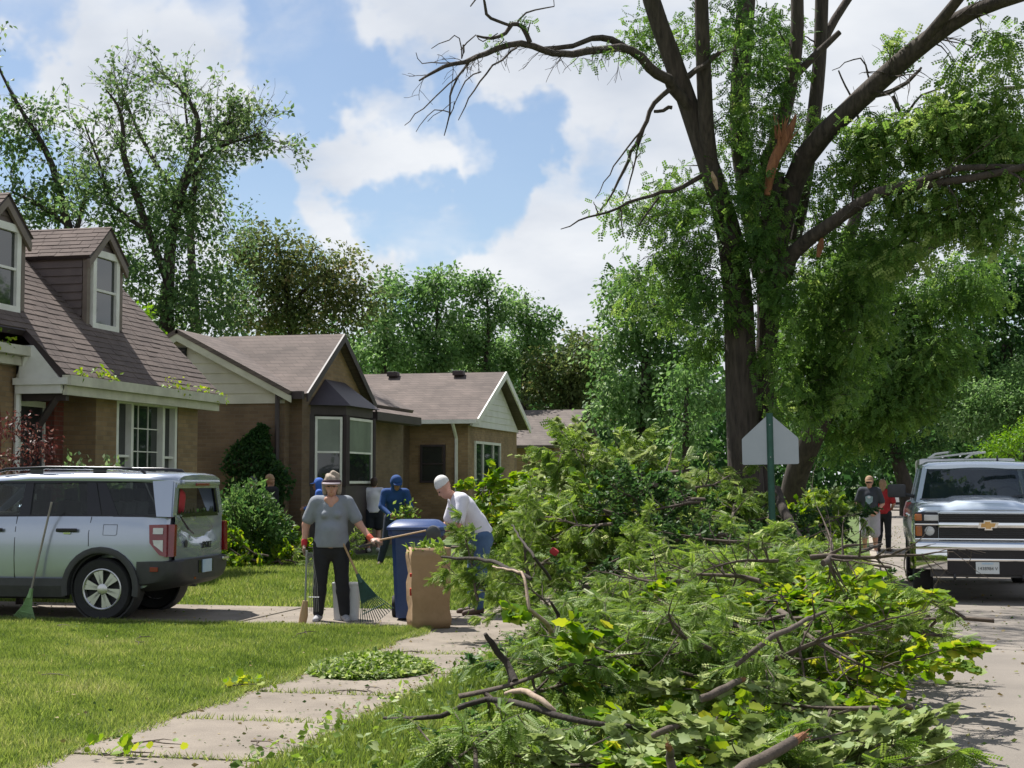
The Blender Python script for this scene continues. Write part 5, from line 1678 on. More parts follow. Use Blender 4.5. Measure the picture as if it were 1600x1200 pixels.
def make_wheel(parent, x, y, r, w, rim_r, side, spokes=6, axis='Y', steel=False):
    """wheel with its outer face towards side along the axle"""
    s = side
    place = (lambda a, b, c: (x + a, y + s * b, r + c)) if axis == 'Y' else (lambda a, b, c: (x + s * b, y + a, r + c))
    wh = MB()
    h = w / 2
    prof = [(rim_r, -h * .8), (r * .93, -h), (r * .985, -h * .8), (r, -h * .4), (r, h * .4), (r * .985, h * .8), (r * .93, h), (rim_r + .012, h * .86), (rim_r, h * .6)]
    wh.lathe(prof, 40, 'Y')
    wh.v = [place(*p) for p in wh.v]
    tyre = wh.build('wheel', M['rubber'], parent, smooth=40)
    rm = MB()
    rm.lathe([(rim_r * .90, h * .3), (rim_r * 1.0, h * .3), (rim_r * 1.02, h * .84), (rim_r * .97, h * .88), (rim_r * .92, h * .80)], 36, 'Y')
    for k in range(spokes):
        a0 = 2 * PI * k / spokes + .26
        for da, wa, wb in ((-.15, .026, .052), (.15, .026, .052)):
            ca, sa = math.cos(a0), math.sin(a0)
            cb, sb = math.cos(a0 + da), math.sin(a0 + da)
            p0 = Vector((ca * rim_r * .20, 0, sa * rim_r * .20)); p1 = Vector((cb * rim_r * .93, 0, sb * rim_r * .93))
            t = (p1 - p0).normalized(); q = Vector((-t.z, 0, t.x))
            poly = [p0 - q * wa * .8, p0 + q * wa * .8, p1 + q * wb * .55, p1 - q * wb * .55]
            rm.prism([p + Vector((0, h * .52, 0)) for p in poly], (0, h * .20, 0))
    rm.lathe([(.001, h * .3), (rim_r * .27, h * .3), (rim_r * .27, h * .72), (rim_r * .18, h * .8), (.001, h * .8)], 18, 'Y')
    rm.v = [place(*p) for p in rm.v]
    rm.build('rim', M['alloy'], tyre, smooth=35)
    bk = MB(); bk.lathe([(.001, -h * .2), (rim_r * .96, -h * .2), (rim_r * .96, h * .02), (.001, h * .02)], 24, 'Y'); bk.v = [place(*p) for p in bk.v]
    bk.build('brake_disc', M['interior'], tyre)
    return tyre


# ---- silver suv
SUV = empty('parked_suv', (-8.56, 17.03, .012), PI + math.radians(4.0))
SUV.scale = (.975, .975, .985)
tag(SUV, 'dented silver suv with broken rear window parked on the driveway', 'suv')
sideY = lambda z: np.interp(z, [.30, .50, .75, 1.0, 1.12, 1.21, 1.62], [.86, .925, .945, .937, .918, .892, .745])
st_ = [(-.80, .90, .66, 1.195), (-.74, .955, .50, 1.21), (-.5, .995, .38, 1.215), (-.1, 1, .34, 1.215), (.5, 1, .32, 1.215), (1.2, 1, .32, 1.21), (1.9, 1, .32, 1.205), (2.15, .998, .32, 1.15), (2.7, .985, .32, 1.11), (3.2, .94, .34, 1.05), (3.42, .86, .38, .96), (3.5, .76, .44, .88)]
rings = []
for x, k, zb, zt in st_:
    zs = [zb, zb + .06, max(zb + .1, .55), .72, .88, 1.0, 1.10]
    zs = [min(z, zt - .03 * (7 - i)) for i, z in enumerate(zs)]
    half = [(0, zb), (.75 * k, zb)] + [(sideY(z) * k, z) for z in zs] + [(sideY(zt) * k, zt - .012), (sideY(zt) * k - .05, zt), (.3, zt + .004), (0, zt + .004)]
    rings.append(mirror_ring(half, x))
body = MB().loft(rings).build('body', M['silver'], SUV)
cut = []
for x in (0, 2.67):
    for s in (-1, 1):
        c = MB().lathe([(.001, -.32), (.41, -.32), (.41, .2), (.001, .2)], 36, 'Y', (x, s * .86, .38)).build('cutter', None)
        c.parent = SUV; cut.append(c)
bpy.context.view_layer.update()
boolean_cut(body, cut)
shade(body.data, True, 32)
for m_ in list(body.data.materials): pass
body.data.materials.clear(); body.data.materials.append(M['silver'])
# black cladding: sills, arches, rear bumper
for s in (-1, 1):
    MB().loft([[(x, s * y, z) for y, z in ((.80, .24), (.93, .27), (.958, .40), (.952, .485), (.80, .485))] for x in (.44, 2.24)]).build('sill_cladding', M['cladding'], SUV)
    for x in (0, 2.67):
        am = MB(); rr_ = []
        for k in range(17):
            a = math.radians(-12 + 204 * k / 16)
            ca, sa = math.cos(a), math.sin(a)
            rr_.append([(x + ca * q, s * (yy), .38 + sa * q) for q, yy in ((.405, .84), (.405, .968), (.43, .976), (.475, .966), (.478, .90))])
        am.loft(rr_).build('wheel_arch', M['cladding'], SUV, smooth=35)
        wl_ = MB(); wl_.lathe([(.385, .58), (.404, .58), (.404, .86), (.385, .86)], 32, 'Y', (x, 0, .38)); wl_.v = [(p[0], p[1] * s, p[2]) for p in wl_.v]
        wl_.build('wheel_liner', M['interior'], SUV)
    make_wheel(SUV, 0, s * .80, .362, .235, .236, s)
    make_wheel(SUV, 2.67, s * .80, .362, .235, .236, s)
bpz = [(0, .36), (.6, .36), (.80, .39), (.93, .46), (.955, .58), (.95, .685), (.86, .70), (0, .70)]
rb = MB().loft([mirror_ring([(y * k, z0 if abs(z - .36) < .04 and False else (z if z > .5 else z + dz)) for y, z in bpz], x) for x, k, dz in ((-.44, .99, -.04), (-.62, 1.0, -.02), (-.80, .97, .02), (-.90, .90, .06), (-.935, .78, .09))]).build('rear_bumper', M['cladding'], SUV, smooth=40)
MB().rbox((-.935, 0, .60), (.02, .50, .15), .005).build('plate_recess', M['black_gloss'], rb)
MB().rbox((-.95, -.02, .60), (.012, .31, .155), .004).build('licence_plate', M['plate_blue'], rb)
for s in (-1, 1):
    MB().rbox((-.66, s * .955, .60), (.10, .012, .055), .004).build('reflector', M['red_lens'], rb)
MB().rbox((-.93, .35, .47), (.02, .06, .03), .004).build('reflector', M['red_lens'], rb)
MB().rbox((-.94, -.66, .66), (.06, .22, .04), .012).build('bumper_end_trim', M['chrome'], rb)
# greenhouse: roof, pillars, glass
rh = []
for x, k, dz in ((-.86, .93, -.035), (-.80, .985, -.012), (-.5, 1, .0), (.2, 1, .012), (1.0, .99, .008), (1.55, .975, -.03), (1.78, .95, -.075)):
    half = [(0, 1.64 + dz), (.66 * k, 1.62 + dz), (.742 * k, 1.60 + dz), (.752 * k, 1.635 + dz), (.715 * k, 1.685 + dz), (.60 * k, 1.708 + dz), (.3, 1.722 + dz), (0, 1.726 + dz)]
    rh.append(mirror_ring(half, x))
roof = MB().loft(rh).build('roof', M['silver'], SUV, smooth=50)


def side_poly(name, pts, th, inset, material, parent, sides=(-1, 1)):
    out = []
    for s in sides:
        out.append(MB().prism([(x, s * (sideY(z) - inset), z) for x, z in pts], (0, -s * th, 0)).build(name, material, parent))
    return out


side_poly('pillar', [(2.30, 1.17), (2.16, 1.19), (1.58, 1.60), (1.80, 1.57)], .06, .004, M['silver'], SUV)
side_poly('pillar', [(1.06, 1.205), (.92, 1.205), (.94, 1.61), (1.04, 1.61)], .05, .008, M['black_gloss'], SUV)
side_poly('pillar', [(.20, 1.205), (.02, 1.205), (.16, 1.61), (.27, 1.61)], .05, .008, M['black_gloss'], SUV)
side_poly('pillar', [(-.655, 1.205), (-.835, 1.20), (-.80, 1.62), (-.545, 1.62)], .07, .002, M['silver'], SUV)
side_poly('window_trim', [(2.14, 1.20), (-.655, 1.20), (-.652, 1.222), (2.10, 1.222)], .03, .004, M['black_gloss'], SUV)
side_poly('window_trim', [(1.60, 1.585), (-.55, 1.605), (-.545, 1.625), (1.56, 1.612)], .03, .004, M['black_gloss'], SUV)
side_poly('window', [(2.10, 1.222), (1.06, 1.222), (1.045, 1.60), (1.60, 1.59)], .006, .018, M['car_glass'], SUV)
side_poly('window', [(.92, 1.222), (.20, 1.222), (.275, 1.60), (.94, 1.60)], .006, .018, M['car_glass'], SUV)
side_poly('window', [(.02, 1.222), (-.655, 1.222), (-.55, 1.605), (.15, 1.605)], .006, .018, M['car_glass'], SUV)
side_poly('window_tint', [(.02, 1.222), (-.18, 1.222), (.04, 1.605), (.15, 1.605)], .004, .012, M['black_gloss'], SUV)
MB().add([(2.28, -.80, 1.19), (2.28, .80, 1.19), (1.72, .68, 1.60), (1.72, -.68, 1.60)], [(0, 1, 2, 3)]).build('windshield', M['windshield'], SUV)
for s in (-1, 1):
    rl = MB().tube([(-.42, s * .655, 1.70), (-.36, s * .66, 1.745), (-.1, s * .665, 1.765), (.8, s * .665, 1.775), (1.35, s * .655, 1.755), (1.55, s * .645, 1.70)], [.014, .02, .021, .021, .02, .014], 8).build('roof_rail', M['black_gloss'], SUV, smooth=60)
    for x in (.15, .95):
        MB().rbox((x, s * .665, 1.73), (.16, .03, .05), .01).build('rail_foot', M['cladding'], rl)
# interior
for x, n_ in ((1.25, 2), (.35, 3)):
    for i in range(n_):
        yy = (-.38, .38)[i] if n_ == 2 else (-.42, 0, .42)[i]
        se = MB().rbox((x - .2, yy, 1.08), (.15, .44 if n_ == 2 else .38, .60), .05, Matrix.Rotation(-.18, 3, 'Y')).build('seat', M['interior_grey'] if n_ == 3 else M['interior'], SUV)
        MB().rbox((x - .26, yy, 1.44), (.10, .24, .17), .04).build('headrest', M['interior'], se)
MB().rbox((2.05, 0, 1.12), (.4, 1.5, .22), .06).build('dashboard', M['interior'], SUV)
# rear hatch: frame round the smashed window, crumpled lower panel
hf = MB()
for s in (-1, 1):
    hf.prism([(-.845, s * .74, 1.20), (-.845, s * .865, 1.20), (-.825, s * .735, 1.60), (-.825, s * .62, 1.60)], (.05, 0, 0))
hf.prism([(-.83, -.72, 1.53), (-.83, .72, 1.53), (-.86, .70, 1.635), (-.86, -.70, 1.635)], (.05, 0, 0))
hatch = hf.build('rear_hatch', M['silver'], SUV)
MB().rbox((-.872, .02, 1.60), (.05, 1.25, .055), .02).build('spoiler', M['silver'], hatch)
MB().rbox((-.895, .02, 1.575), (.02, .44, .035), .006).build('brake_light', M['red_lens'], hatch)
k_ = MB()
for s in (-1, 1):
    k_.prism([(-.835, s * .68, 1.20), (-.835, s * .74, 1.20), (-.82, s * .62, 1.53), (-.82, s * .57, 1.53)], (.03, 0, 0))
k_.box(-.84, -.80, -.7, .7, 1.19, 1.235)
for i in range(14):
    yy = random.uniform(-.62, .62); hh = random.uniform(.02, .08)
    k_.prism([(-.825, yy - .04, 1.23), (-.825, yy + .04, 1.23), (-.825, yy + random.uniform(-.03, .03), 1.23 + hh)], (.005, 0, 0))
k_.build('broken_window_edge', M['black_gloss'], hatch)
ny, nz = 22, 12
vs, fs = [], []
r = np.random.default_rng(4)
cr = r.normal(0, 1, (nz, ny))
for i in range(nz):
    for j in range(ny):
        y_ = -.80 + 1.60 * j / (ny - 1); z_ = .70 + .52 * i / (nz - 1)
        edge = min(1, (1 - abs(y_) / .80) * 5) * min(1, i / 3)
        dent = .13 * math.exp(-((y_ + .12) / .42) ** 2 - ((z_ - 1.07) / .13) ** 2) + .05 * math.exp(-((y_ - .38) / .16) ** 2 - ((z_ - 1.13) / .1) ** 2)
        ramp = min(1, max(0, (z_ - .86) / .16)); fold = .030 * abs(math.sin(5 * y_ + 8 * z_)) * ramp
        vs.append((-.868 + edge * (dent + fold + .010 * cr[i, j] * ramp) + .02 * abs(y_), y_, z_ - edge * dent * .25))
for i in range(nz - 1):
    for j in range(ny - 1):
        a = i * ny + j
        fs.append((a, a + 1, a + ny + 1, a + ny))
tg = MB().add(vs, fs).build('tailgate', M['silver'], SUV, smooth=24); tg['label'] = 'crumpled dented silver tailgate'
MB().tube([(-.845, .60, 1.19), (-.87, .42, 1.05), (-.88, .27, .99)], [.010, .014, .010], 5).build('torn_edge', M['black_gloss'], tg)
text('SPORT', .11, 'badge', M['black_paint'], tg, (-.872, -.22, .84), (PI / 2, 0, -PI / 2), .004)
MB().lathe([(.001, -.004), (.045, -.004), (.045, .004), (.001, .004)], 20, 'X', (-.868, .48, .88)).build('badge', M['cladding'], tg)
for s in (-1, 1):
    tl = MB()
    tl.prism([(x, s * (sideY(z) - .02), z) for x, z in ((-.585, 1.11), (-.80, 1.115), (-.81, .74), (-.72, .765), (-.60, .90))], (0, s * .032, 0))
    tl.prism([(-.80, s * .90, 1.115), (-.80, s * .83, 1.11), (-.80, s * .85, .75), (-.80, s * .93, .745)], (-.088, 0, 0))
    t_ = tl.build('tail_light', M['red_lens'], SUV)
    MB().prism([(x, s * (sideY(z) + .008), z) for x, z in ((-.64, 1.075), (-.76, 1.075), (-.76, 1.005), (-.64, 1.005))], (0, s * .010, 0)).build('lens', M['clear_lens'], t_)
    MB().prism([(x, s * (sideY(z) + .008), z) for x, z in ((-.64, .935), (-.765, .935), (-.765, .80), (-.655, .88))], (0, s * .010, 0)).build('lens', M['clear_lens'], t_)
# door seams, handle, filler flap on both sides
for s in (-1, 1):
    def strip(pts, w_=.006):
        q = MB()
        for (x0, z0), (x1, z1) in zip(pts[:-1], pts[1:]):
            n_ = max(1, int(abs(z1 - z0) / .1))
            for k in range(n_):
                xa, za, xb, zb = [a + (b - a) * t for t in (k / n_, (k + 1) / n_) for a, b in ((x0, x1), (z0, z1))]
                dx, dz = (w_, 0) if abs(z1 - z0) > abs(x1 - x0) else (0, w_)
                q.prism([(xa - dx, s * (sideY(za) - .01), za - dz), (xa + dx, s * (sideY(za) - .01), za + dz), (xb + dx, s * (sideY(zb) - .01), zb + dz), (xb - dx, s * (sideY(zb) - .01), zb - dz)], (0, s * .0125, 0))
        return q
    strip([(.14, 1.20), (.16, 1.0), (.155, .86)], .004).build('door_seam', M['black_gloss'], SUV)
    strip([(1.07, 1.20), (1.08, .9), (1.08, .49)], .004).build('door_seam', M['black_gloss'], SUV)
    if s > 0:
        strip([(-.02, 1.11), (-.02, .99), (-.17, .985), (-.19, 1.0), (-.19, 1.11), (-.02, 1.11)], .0025).build('fuel_flap_seam', M['cladding'], SUV)
    for x in (.42, 1.35):
        h_ = MB().rbox((x, s * .965, 1.045), (.26, .035, .045), .014).build('door_handle', M['black_gloss'], SUV)
        MB().rbox((x, s * .950, 1.012), (.09, .02, .03), .01).build('handle_cup', M['chrome'], h_)
    mr_ = MB().rbox((1.95, s * 1.03, 1.24), (.12, .20, .16), .04).build('side_mirror', M['silver'], SUV)
for s in (-1, 1):
    MB().rbox((3.44, s * .62, .86), (.12, .30, .13), .04).build('headlight', M['clear_lens'], SUV)
MB().rbox((3.49, 0, .84), (.06, .95, .16), .03).build('grille', M['black_gloss'], SUV)
MB().rbox((3.46, 0, .52), (.16, 1.55, .26), .06).build('front_bumper', M['cladding'], SUV)
rd = MB().rbox((-.62, .30, 1.38), (.26, .30, .30), .08, Matrix.Rotation(.3, 3, 'X')).build('red_bag', M['red_cloth'], None, smooth=60)
rd.parent = None
rd.matrix_world = SUV.matrix_basis.copy() if False else Matrix.Translation(SUV.location) @ Matrix.Rotation(PI + math.radians(4), 4, 'Z')
rd.scale = SUV.scale
tag(rd, 'red bundle seen through the broken rear window of the silver suv', 'bag')

# ---- pickup facing the camera
TRK = empty('pickup_truck', (1.68, 22.45, RZ))
tag(TRK, 'large pale silver pickup truck with chrome grille and bumper on the street', 'pickup truck')
# body tub: fenders, doors, bed
rings = []
for y, k, zb, zt in ((.16, .90, .62, 1.30), (.24, .97, .58, 1.335), (.6, 1.0, .55, 1.37), (1.2, 1.0, .52, 1.40), (1.9, 1.0, .50, 1.40), (3.9, 1.0, .50, 1.40), (4.2, 1.0, .55, 1.38), (6.1, 1.0, .58, 1.38)):
    half = [(0, zb), (.80 * k, zb), (.965 * k, zb + .06), (1.0 * k, .80), (1.01 * k, 1.0), (.995 * k, 1.2), (.95 * k, zt - .035), (.88 * k, zt), (.3 * k, zt + .004), (0, zt + .004)]
    rings.append([(p[1], p[0], p[2]) for p in mirror_ring(half, y)])
tb = MB().loft(rings).build('body', M['truck_paint'], TRK)
cut = []
for y in (1.02, 4.85):
    for s in (-1, 1):
        c = MB().lathe([(.001, -.34), (.48, -.34), (.48, .3), (.001, .3)], 36, 'X', (s * .95, y, .44)).build('cutter', None); c.parent = TRK; cut.append(c)
bpy.context.view_layer.update()
boolean_cut(tb, cut); shade(tb.data, True, 35)
tb.data.materials.clear(); tb.data.materials.append(M['truck_paint'])
# hood with raised centre
hx = np.array([-.93, -.86, -.62, -.50, -.40, -.2, 0, .2, .40, .50, .62, .86, .93]); hz = np.array([-.035, 0, .012, .018, .05, .058, .06, .058, .05, .018, .012, 0, -.035])
vs, fs = [], []
hy = ((.10, 1.285), (.125, 1.325), (.20, 1.352), (.5, 1.385), (.9, 1.415), (1.32, 1.435))
for i, (y, z) in enumerate(hy):
    for a, b in zip(hx, hz):
        vs.append((a * (.97 if i < 2 else 1), y + (.05 * (abs(a) / .93) ** 2 if i < 3 else 0), z + b * min(1, .3 + i * .3)))
for i in range(len(hy) - 1):
    for j in range(len(hx) - 1):
        a = i * len(hx) + j; fs.append((a, a + 1, a + len(hx) + 1, a + len(hx)))
MB().add(vs, fs).build('hood', M['truck_paint'], TRK, smooth=40)
MB().rbox((0, .12, 1.262), (1.30, .10, .045), .018).build('hood_lip', M['truck_paint'], TRK, smooth=40)
# grille
gr_ = MB().box(-.66, .66, .14, .22, .86, 1.245).build('grille', M['black_gloss'], TRK)
for z, h_, yy in ((1.222, .012, .125), (1.192, .010, .128), (1.162, .010, .128), (1.015, .010, .128), (.985, .010, .128), (.955, .010, .128), (.925, .010, .128)):
    MB().rbox((0, yy, z), (1.30, .03, h_), .004).build('grille_bar', M['cladding'], gr_)
MB().rbox((0, .10, 1.085), (1.34, .06, .080), .025).build('chrome_bar', M['chrome'], gr_, smooth=40)
MB().rbox((0, .11, .885), (1.98, .05, .028), .010).build('chrome_bar', M['chrome'], gr_, smooth=40)
MB().rbox((0, .12, 1.252), (1.34, .04, .016), .006).build('chrome_bar', M['chrome'], gr_, smooth=40)
bow = lambda k: [(-.135 * k, -.040 * k), (-.040 * k - .0, -.040 * k), (-.046 * k, -.068 * k), (.062 * k, -.068 * k), (.055 * k, -.036 * k), (.118 * k, -.036 * k), (.150 * k, .040 * k), (.046 * k, .040 * k), (.046 * k, .068 * k), (-.055 * k, .068 * k), (-.055 * k, .036 * k), (-.118 * k, .036 * k)]
bo = MB().prism([(a, .066, 1.085 + b) for a, b in bow(1.0)], (0, -.016, 0)).build('emblem', M['chrome'], gr_)
MB().prism([(a, .050, 1.085 + b) for a, b in bow(.72)], (0, -.006, 0)).build('emblem_face', M['gold'], bo)
for s in (-1, 1):
    hl = MB().rbox((s * .825, .20, 1.065), (.32, .14, .40), .03).build('headlight', M['black_gloss'], TRK)
    MB().rbox((s * .76, .132, 1.185), (.20, .03, .085), .02).build('lens', M['clear_lens'], hl)
    MB().rbox((s * .935, .145, 1.19), (.10, .05, .10), .02).build('turn_signal', M['amber'], hl)
    MB().rbox((s * .93, .14, 1.0), (.09, .05, .15), .02).build('turn_signal', M['amber'], hl)
    MB().rbox((s * .825, .118, 1.092), (.33, .03, .022), .008).build('chrome_strip', M['chrome'], hl)
    q = MB(); q.lathe([(.001, -.02), (.055, -.012), (.068, .0), (.068, .03), (.001, .03)], 20, 'Y', (s * .785, .13, 1.0)); q.build('lamp', M['clear_lens'], hl, smooth=50)
# bumper
bpp = [(-1.05, .42), (-1.05, .12), (-.98, .03), (-.62, -.03), (-.50, -.045)]
def wrap(z0, z1, pts, th=.05):
    q = MB()
    outer = pts + [(-a, b) for a, b in pts[::-1]]
    inner = [(a * .96, b + th) for a, b in outer]
    n_ = len(outer)
    vs = [(a, b, z0) for a, b in outer] + [(a, b - .012, (z0 + z1) / 2) for a, b in outer] + [(a, b + .012, z1) for a, b in outer] + [(a, b, z0) for a, b in inner] + [(a, b, z1) for a, b in inner]
    fs = []
    for i in range(n_ - 1):
        fs += [(i, i + 1, n_ + i + 1, n_ + i), (n_ + i, n_ + i + 1, 2 * n_ + i + 1, 2 * n_ + i), (2 * n_ + i, 2 * n_ + i + 1, 4 * n_ + i + 1, 4 * n_ + i), (3 * n_ + i + 1, 3 * n_ + i, i, i + 1)]
    return q.add(vs, fs)
bu = wrap(.745, .845, bpp).build('front_bumper', M['chrome'], TRK, smooth=40)
for s in (-1, 1):
    pts = [(s * a, b) for a, b in ((-1.05, .42), (-1.05, .12), (-.98, .03), (-.75, -.01), (-.56, -.03))]
    q = MB(); n_ = len(pts)
    q.add([(a, b, .47) for a, b in pts] + [(a, b - .015, .62) for a, b in pts] + [(a, b, .745) for a, b in pts], [(k * n_ + i, k * n_ + i + 1, (k + 1) * n_ + i + 1, (k + 1) * n_ + i) for k in (0, 1) for i in range(n_ - 1)])
    q.build('bumper_corner', M['chrome'], bu, smooth=40)
MB().rbox((0, .01, .605), (1.14, .05, .035), .012).build('chrome_strip', M['chrome'], bu)
MB().box(-.57, .57, .02, .12, .40, .74).build('air_intake', M['black_gloss'], bu)
MB().box(-.78, .78, .06, .2, .36, .47).build('valance', M['cladding'], bu)
lp = MB().rbox((-.02, -.015, .495), (.315, .014, .165), .006).build('licence_plate', M['plate_white'], bu)
text('1438984 V', .062, 'plate_text', M['black_paint'], lp, (-.02, -.0235, .485), (PI / 2, 0, 0), .002)
MB().rbox((-.02, -.0225, .555), (.16, .004, .022), .001).build('plate_header', M['plate_blue'], lp)
for s in (-1, 1):
    hk = MB().tube([(s * .46, .0, .40), (s * .46, -.03, .36), (s * .46, .02, .33), (s * .46, .08, .36)], [.018] * 4, 6).build('tow_hook', M['cladding'], bu)
# underside, wheels
MB().box(-.55, .55, .3, 5.8, .36, .56).build('chassis', M['interior'], TRK)
MB().tube([(-.8, 1.02, .40), (.8, 1.02, .40)], [.06, .06], 8).build('axle', M['interior'], TRK)
for s in (-1, 1):
    for y in (1.02, 4.85):
        make_wheel(TRK, s * .86, y, .405, .265, .245, s, 5, axis='X')
# cab
wsb, wst = (1.30, 1.43), (2.02, 1.905)
for s in (-1, 1):
    MB().prism([(s * .93, 1.24, 1.40), (s * .80, 1.98, 1.92), (s * .80, 2.08, 1.92), (s * .93, 1.42, 1.40)], (-s * .07, 0, 0)).build('pillar', M['truck_paint'], TRK)
    for y in (2.95, 3.98):
        MB().prism([(s * .945, y, 1.38), (s * .82, y, 1.92), (s * .82, y + .12, 1.92), (s * .945, y + .12, 1.38)], (-s * .06, 0, 0)).build('pillar', M['truck_paint'], TRK)
    for ya, yb, yt in ((1.44, 2.95, 2.08), (3.07, 3.98, 3.07)):
        MB().prism([(s * .93, ya, 1.40), (s * .815, yt, 1.90), (s * .815, yb, 1.90), (s * .93, yb, 1.40)], (-s * .006, 0, 0)).build('side_window', M['car_glass'], TRK)
    mir = MB().rbox((s * 1.20, 1.62, 1.555), (.27, .13, .20), .035).build('side_mirror', M['cladding'], TRK, smooth=40)
    MB().tube([(s * .94, 1.66, 1.47), (s * 1.08, 1.64, 1.50)], [.03, .03], 6).build('mirror_arm', M['cladding'], mir)
    for y in (2.75, 3.85):
        MB().rbox((s * 1.005, y, 1.16), (.03, .18, .045), .012).build('door_handle', M['chrome'], TRK)
MB().add([(-.86, 1.30, 1.43), (.86, 1.30, 1.43), (.745, 2.00, 1.905), (-.745, 2.00, 1.905), (0, 1.23, 1.43), (0, 1.94, 1.91)], [(0, 4, 5, 3), (4, 1, 2, 5)]).build('windshield', M['windshield'], TRK, smooth=60)
MB().rbox((0, 1.285, 1.43), (1.74, .10, .03), .01).build('cowl', M['cladding'], TRK)
for s in (-.3, .35):
    MB().tube([(s, 1.255, 1.455), (s + .28, 1.36, 1.505)], [.010, .008], 5).build('wiper', M['cladding'], TRK)
rf = []
for y, k, dz in ((1.95, .93, -.02), (2.05, .97, .02), (2.4, 1, .05), (3.4, 1, .05), (4.05, .98, .02), (4.15, .95, -.02)):
    half = [(0, 1.90 + dz * .2), (.76 * k, 1.89 + dz * .2), (.825 * k, 1.90), (.82 * k, 1.93 + dz * .5), (.72 * k, 1.955 + dz), (.3, 1.972 + dz), (0, 1.976 + dz)]
    rf.append([(p[1], p[0], p[2]) for p in mirror_ring(half, y)])
MB().loft(rf).build('roof', M['truck_paint'], TRK, smooth=50)
MB().tube([(.33, 2.35, 2.02), (.34, 2.45, 2.10)], [.018, .010], 6).build('antenna', M['cladding'], TRK)
MB().rbox((0, 4.10, 1.62), (1.6, .06, .54), .02).build('rear_cab_wall', M['interior'], TRK)
for s in (-.42, .42):
    se = MB().rbox((s, 2.75, 1.35), (.50, .16, .68), .06, Matrix.Rotation(.15, 3, 'X')).build('seat', M['interior_grey'], TRK)
    MB().rbox((s, 2.80, 1.74), (.26, .10, .17), .04).build('headrest', M['interior'], se)
MB().rbox((0, 1.52, 1.38), (1.6, .35, .12), .05).build('dashboard', M['interior'], TRK)
MB().lathe([(.165, -.014), (.195, -.014), (.195, .014), (.165, .014)], 24, 'Y', (.42, 1.88, 1.44)).build('steering_wheel', M['interior'], TRK)
# cargo cap on the bed with a light rack
cap = MB().rbox((0, 5.2, 1.72), (1.56, 1.8, .72), .06).build('cargo_cap', M['alloy'], TRK, smooth=40); cap['label'] = 'grey cargo cap on the truck bed'
for s in (-.5, .1):
    MB().tube([(s - .12, 4.35, 2.08), (s + .0, 4.5, 2.16), (s + .22, 4.6, 2.19)], [.02] * 3, 6).build('rack_tube', M['white_trim'], cap)
MB().tube([(-.62, 4.4, 2.09), (.22, 4.4, 2.19)], [.018] * 2, 6).build('rack_tube', M['white_trim'], cap)
MB().rbox((0, 6.12, 1.05), (1.8, .08, .6), .03).build('tailgate', M['truck_paint'], TRK)

# ---- white car far down the street
CAR = empty('parked_car', (on_z(1400, 798, RZ).x + .35, on_z(1400, 798, RZ).y, RZ)); tag(CAR, 'small white car far down the street beyond the red shirt', 'car')
rings = []
for y, k, zb, zt in ((0, .80, .34, .78), (.08, .94, .24, .86), (.5, 1, .22, .95), (1.1, 1, .22, 1.02), (3.6, 1, .22, 1.05), (4.2, .96, .26, 1.0), (4.35, .86, .4, .9)):
    half = [(0, zb), (.72 * k, zb), (.86 * k, zb + .08), (.90 * k, .65), (.88 * k, zt - .06), (.80 * k, zt), (0, zt + .01)]
    rings.append([(p[1], p[0], p[2]) for p in mirror_ring(half, y)])
MB().loft(rings).build('body', M['white_paint'], CAR, smooth=40)
cab = []
for y, k, z in ((1.02, 1.0, 1.02), (1.75, .90, 1.46), (2.9, .90, 1.48), (3.8, .98, 1.04)):
    cab.append([(p[1], p[0], p[2]) for p in mirror_ring([(0, .98), (.79 * k, .98), (.78 * k if z < 1.2 else .62, z - .03), (.55, z), (0, z + .01)], y)])
MB().loft(cab).build('cabin', M['white_paint'], CAR, smooth=40)
MB().add([(-.70, 1.06, 1.075), (.70, 1.06, 1.075), (.57, 1.66, 1.43), (-.57, 1.66, 1.43)], [(0, 1, 2, 3)]).build('windshield', M['windshield'], CAR)
MB().rbox((0, .02, .42), (1.0, .06, .16), .02).build('grille', M['black_gloss'], CAR)
for s in (-1, 1):
    MB().rbox((s * .64, .05, .70), (.34, .08, .13), .03).build('headlight', M['clear_lens'], CAR)
    MB().prism([(s * .80, 1.2, 1.07), (s * .64, 1.8, 1.42), (s * .64, 2.9, 1.43), (s * .80, 3.6, 1.08)], (s * .02, 0, 0)).build('side_window', M['black_gloss'], CAR)
    for y in (.85, 3.45):
        make_wheel(CAR, s * .78, y, .31, .2, .2, s, 5, axis='X')
# ------------------------------------------------------------------ yard things
M['navy_plastic'] = mat('navy_bin_plastic', (.022, .055, .17), (.016, .040, .13), .38, scale=5, bump=.03)
M['kraft'] = mat('kraft_paper', (.40, .255, .145), (.30, .19, .10), .85, scale=5, bump=.25, bscale=14)
M['red_print'] = mat('red_bag_print', (.45, .05, .03), (.34, .04, .025), .8)
M['sign_back'] = mat('aluminium_sign_back', (.40, .43, .46), (.36, .39, .42), .42, .35, scale=3)
M['green_post'] = mat('green_painted_post', (.025, .11, .075), (.015, .075, .05), .5, scale=8)
M['green_rake'] = mat('green_rake_plastic', (.22, .36, .16), (.14, .25, .10), .5, scale=10)
M['teal_rake'] = mat('dark_green_rake_plastic', (.03, .095, .075), (.02, .06, .05), .5, scale=10)
M['handle_wood'] = mat('wooden_handle', (.42, .28, .15), (.30, .19, .10), .6, scale=8, stretch=(6, 6, 1))
M['handle_grey'] = mat('weathered_handle', (.28, .25, .22), (.18, .16, .14), .7, scale=8)
M['white_plastic'] = mat('white_plastic', (.66, .66, .66), (.55, .55, .56), .4, scale=4)
M['metal_grey'] = mat('galvanised_metal', (.35, .36, .37), (.26, .27, .28), .4, .7, scale=10)

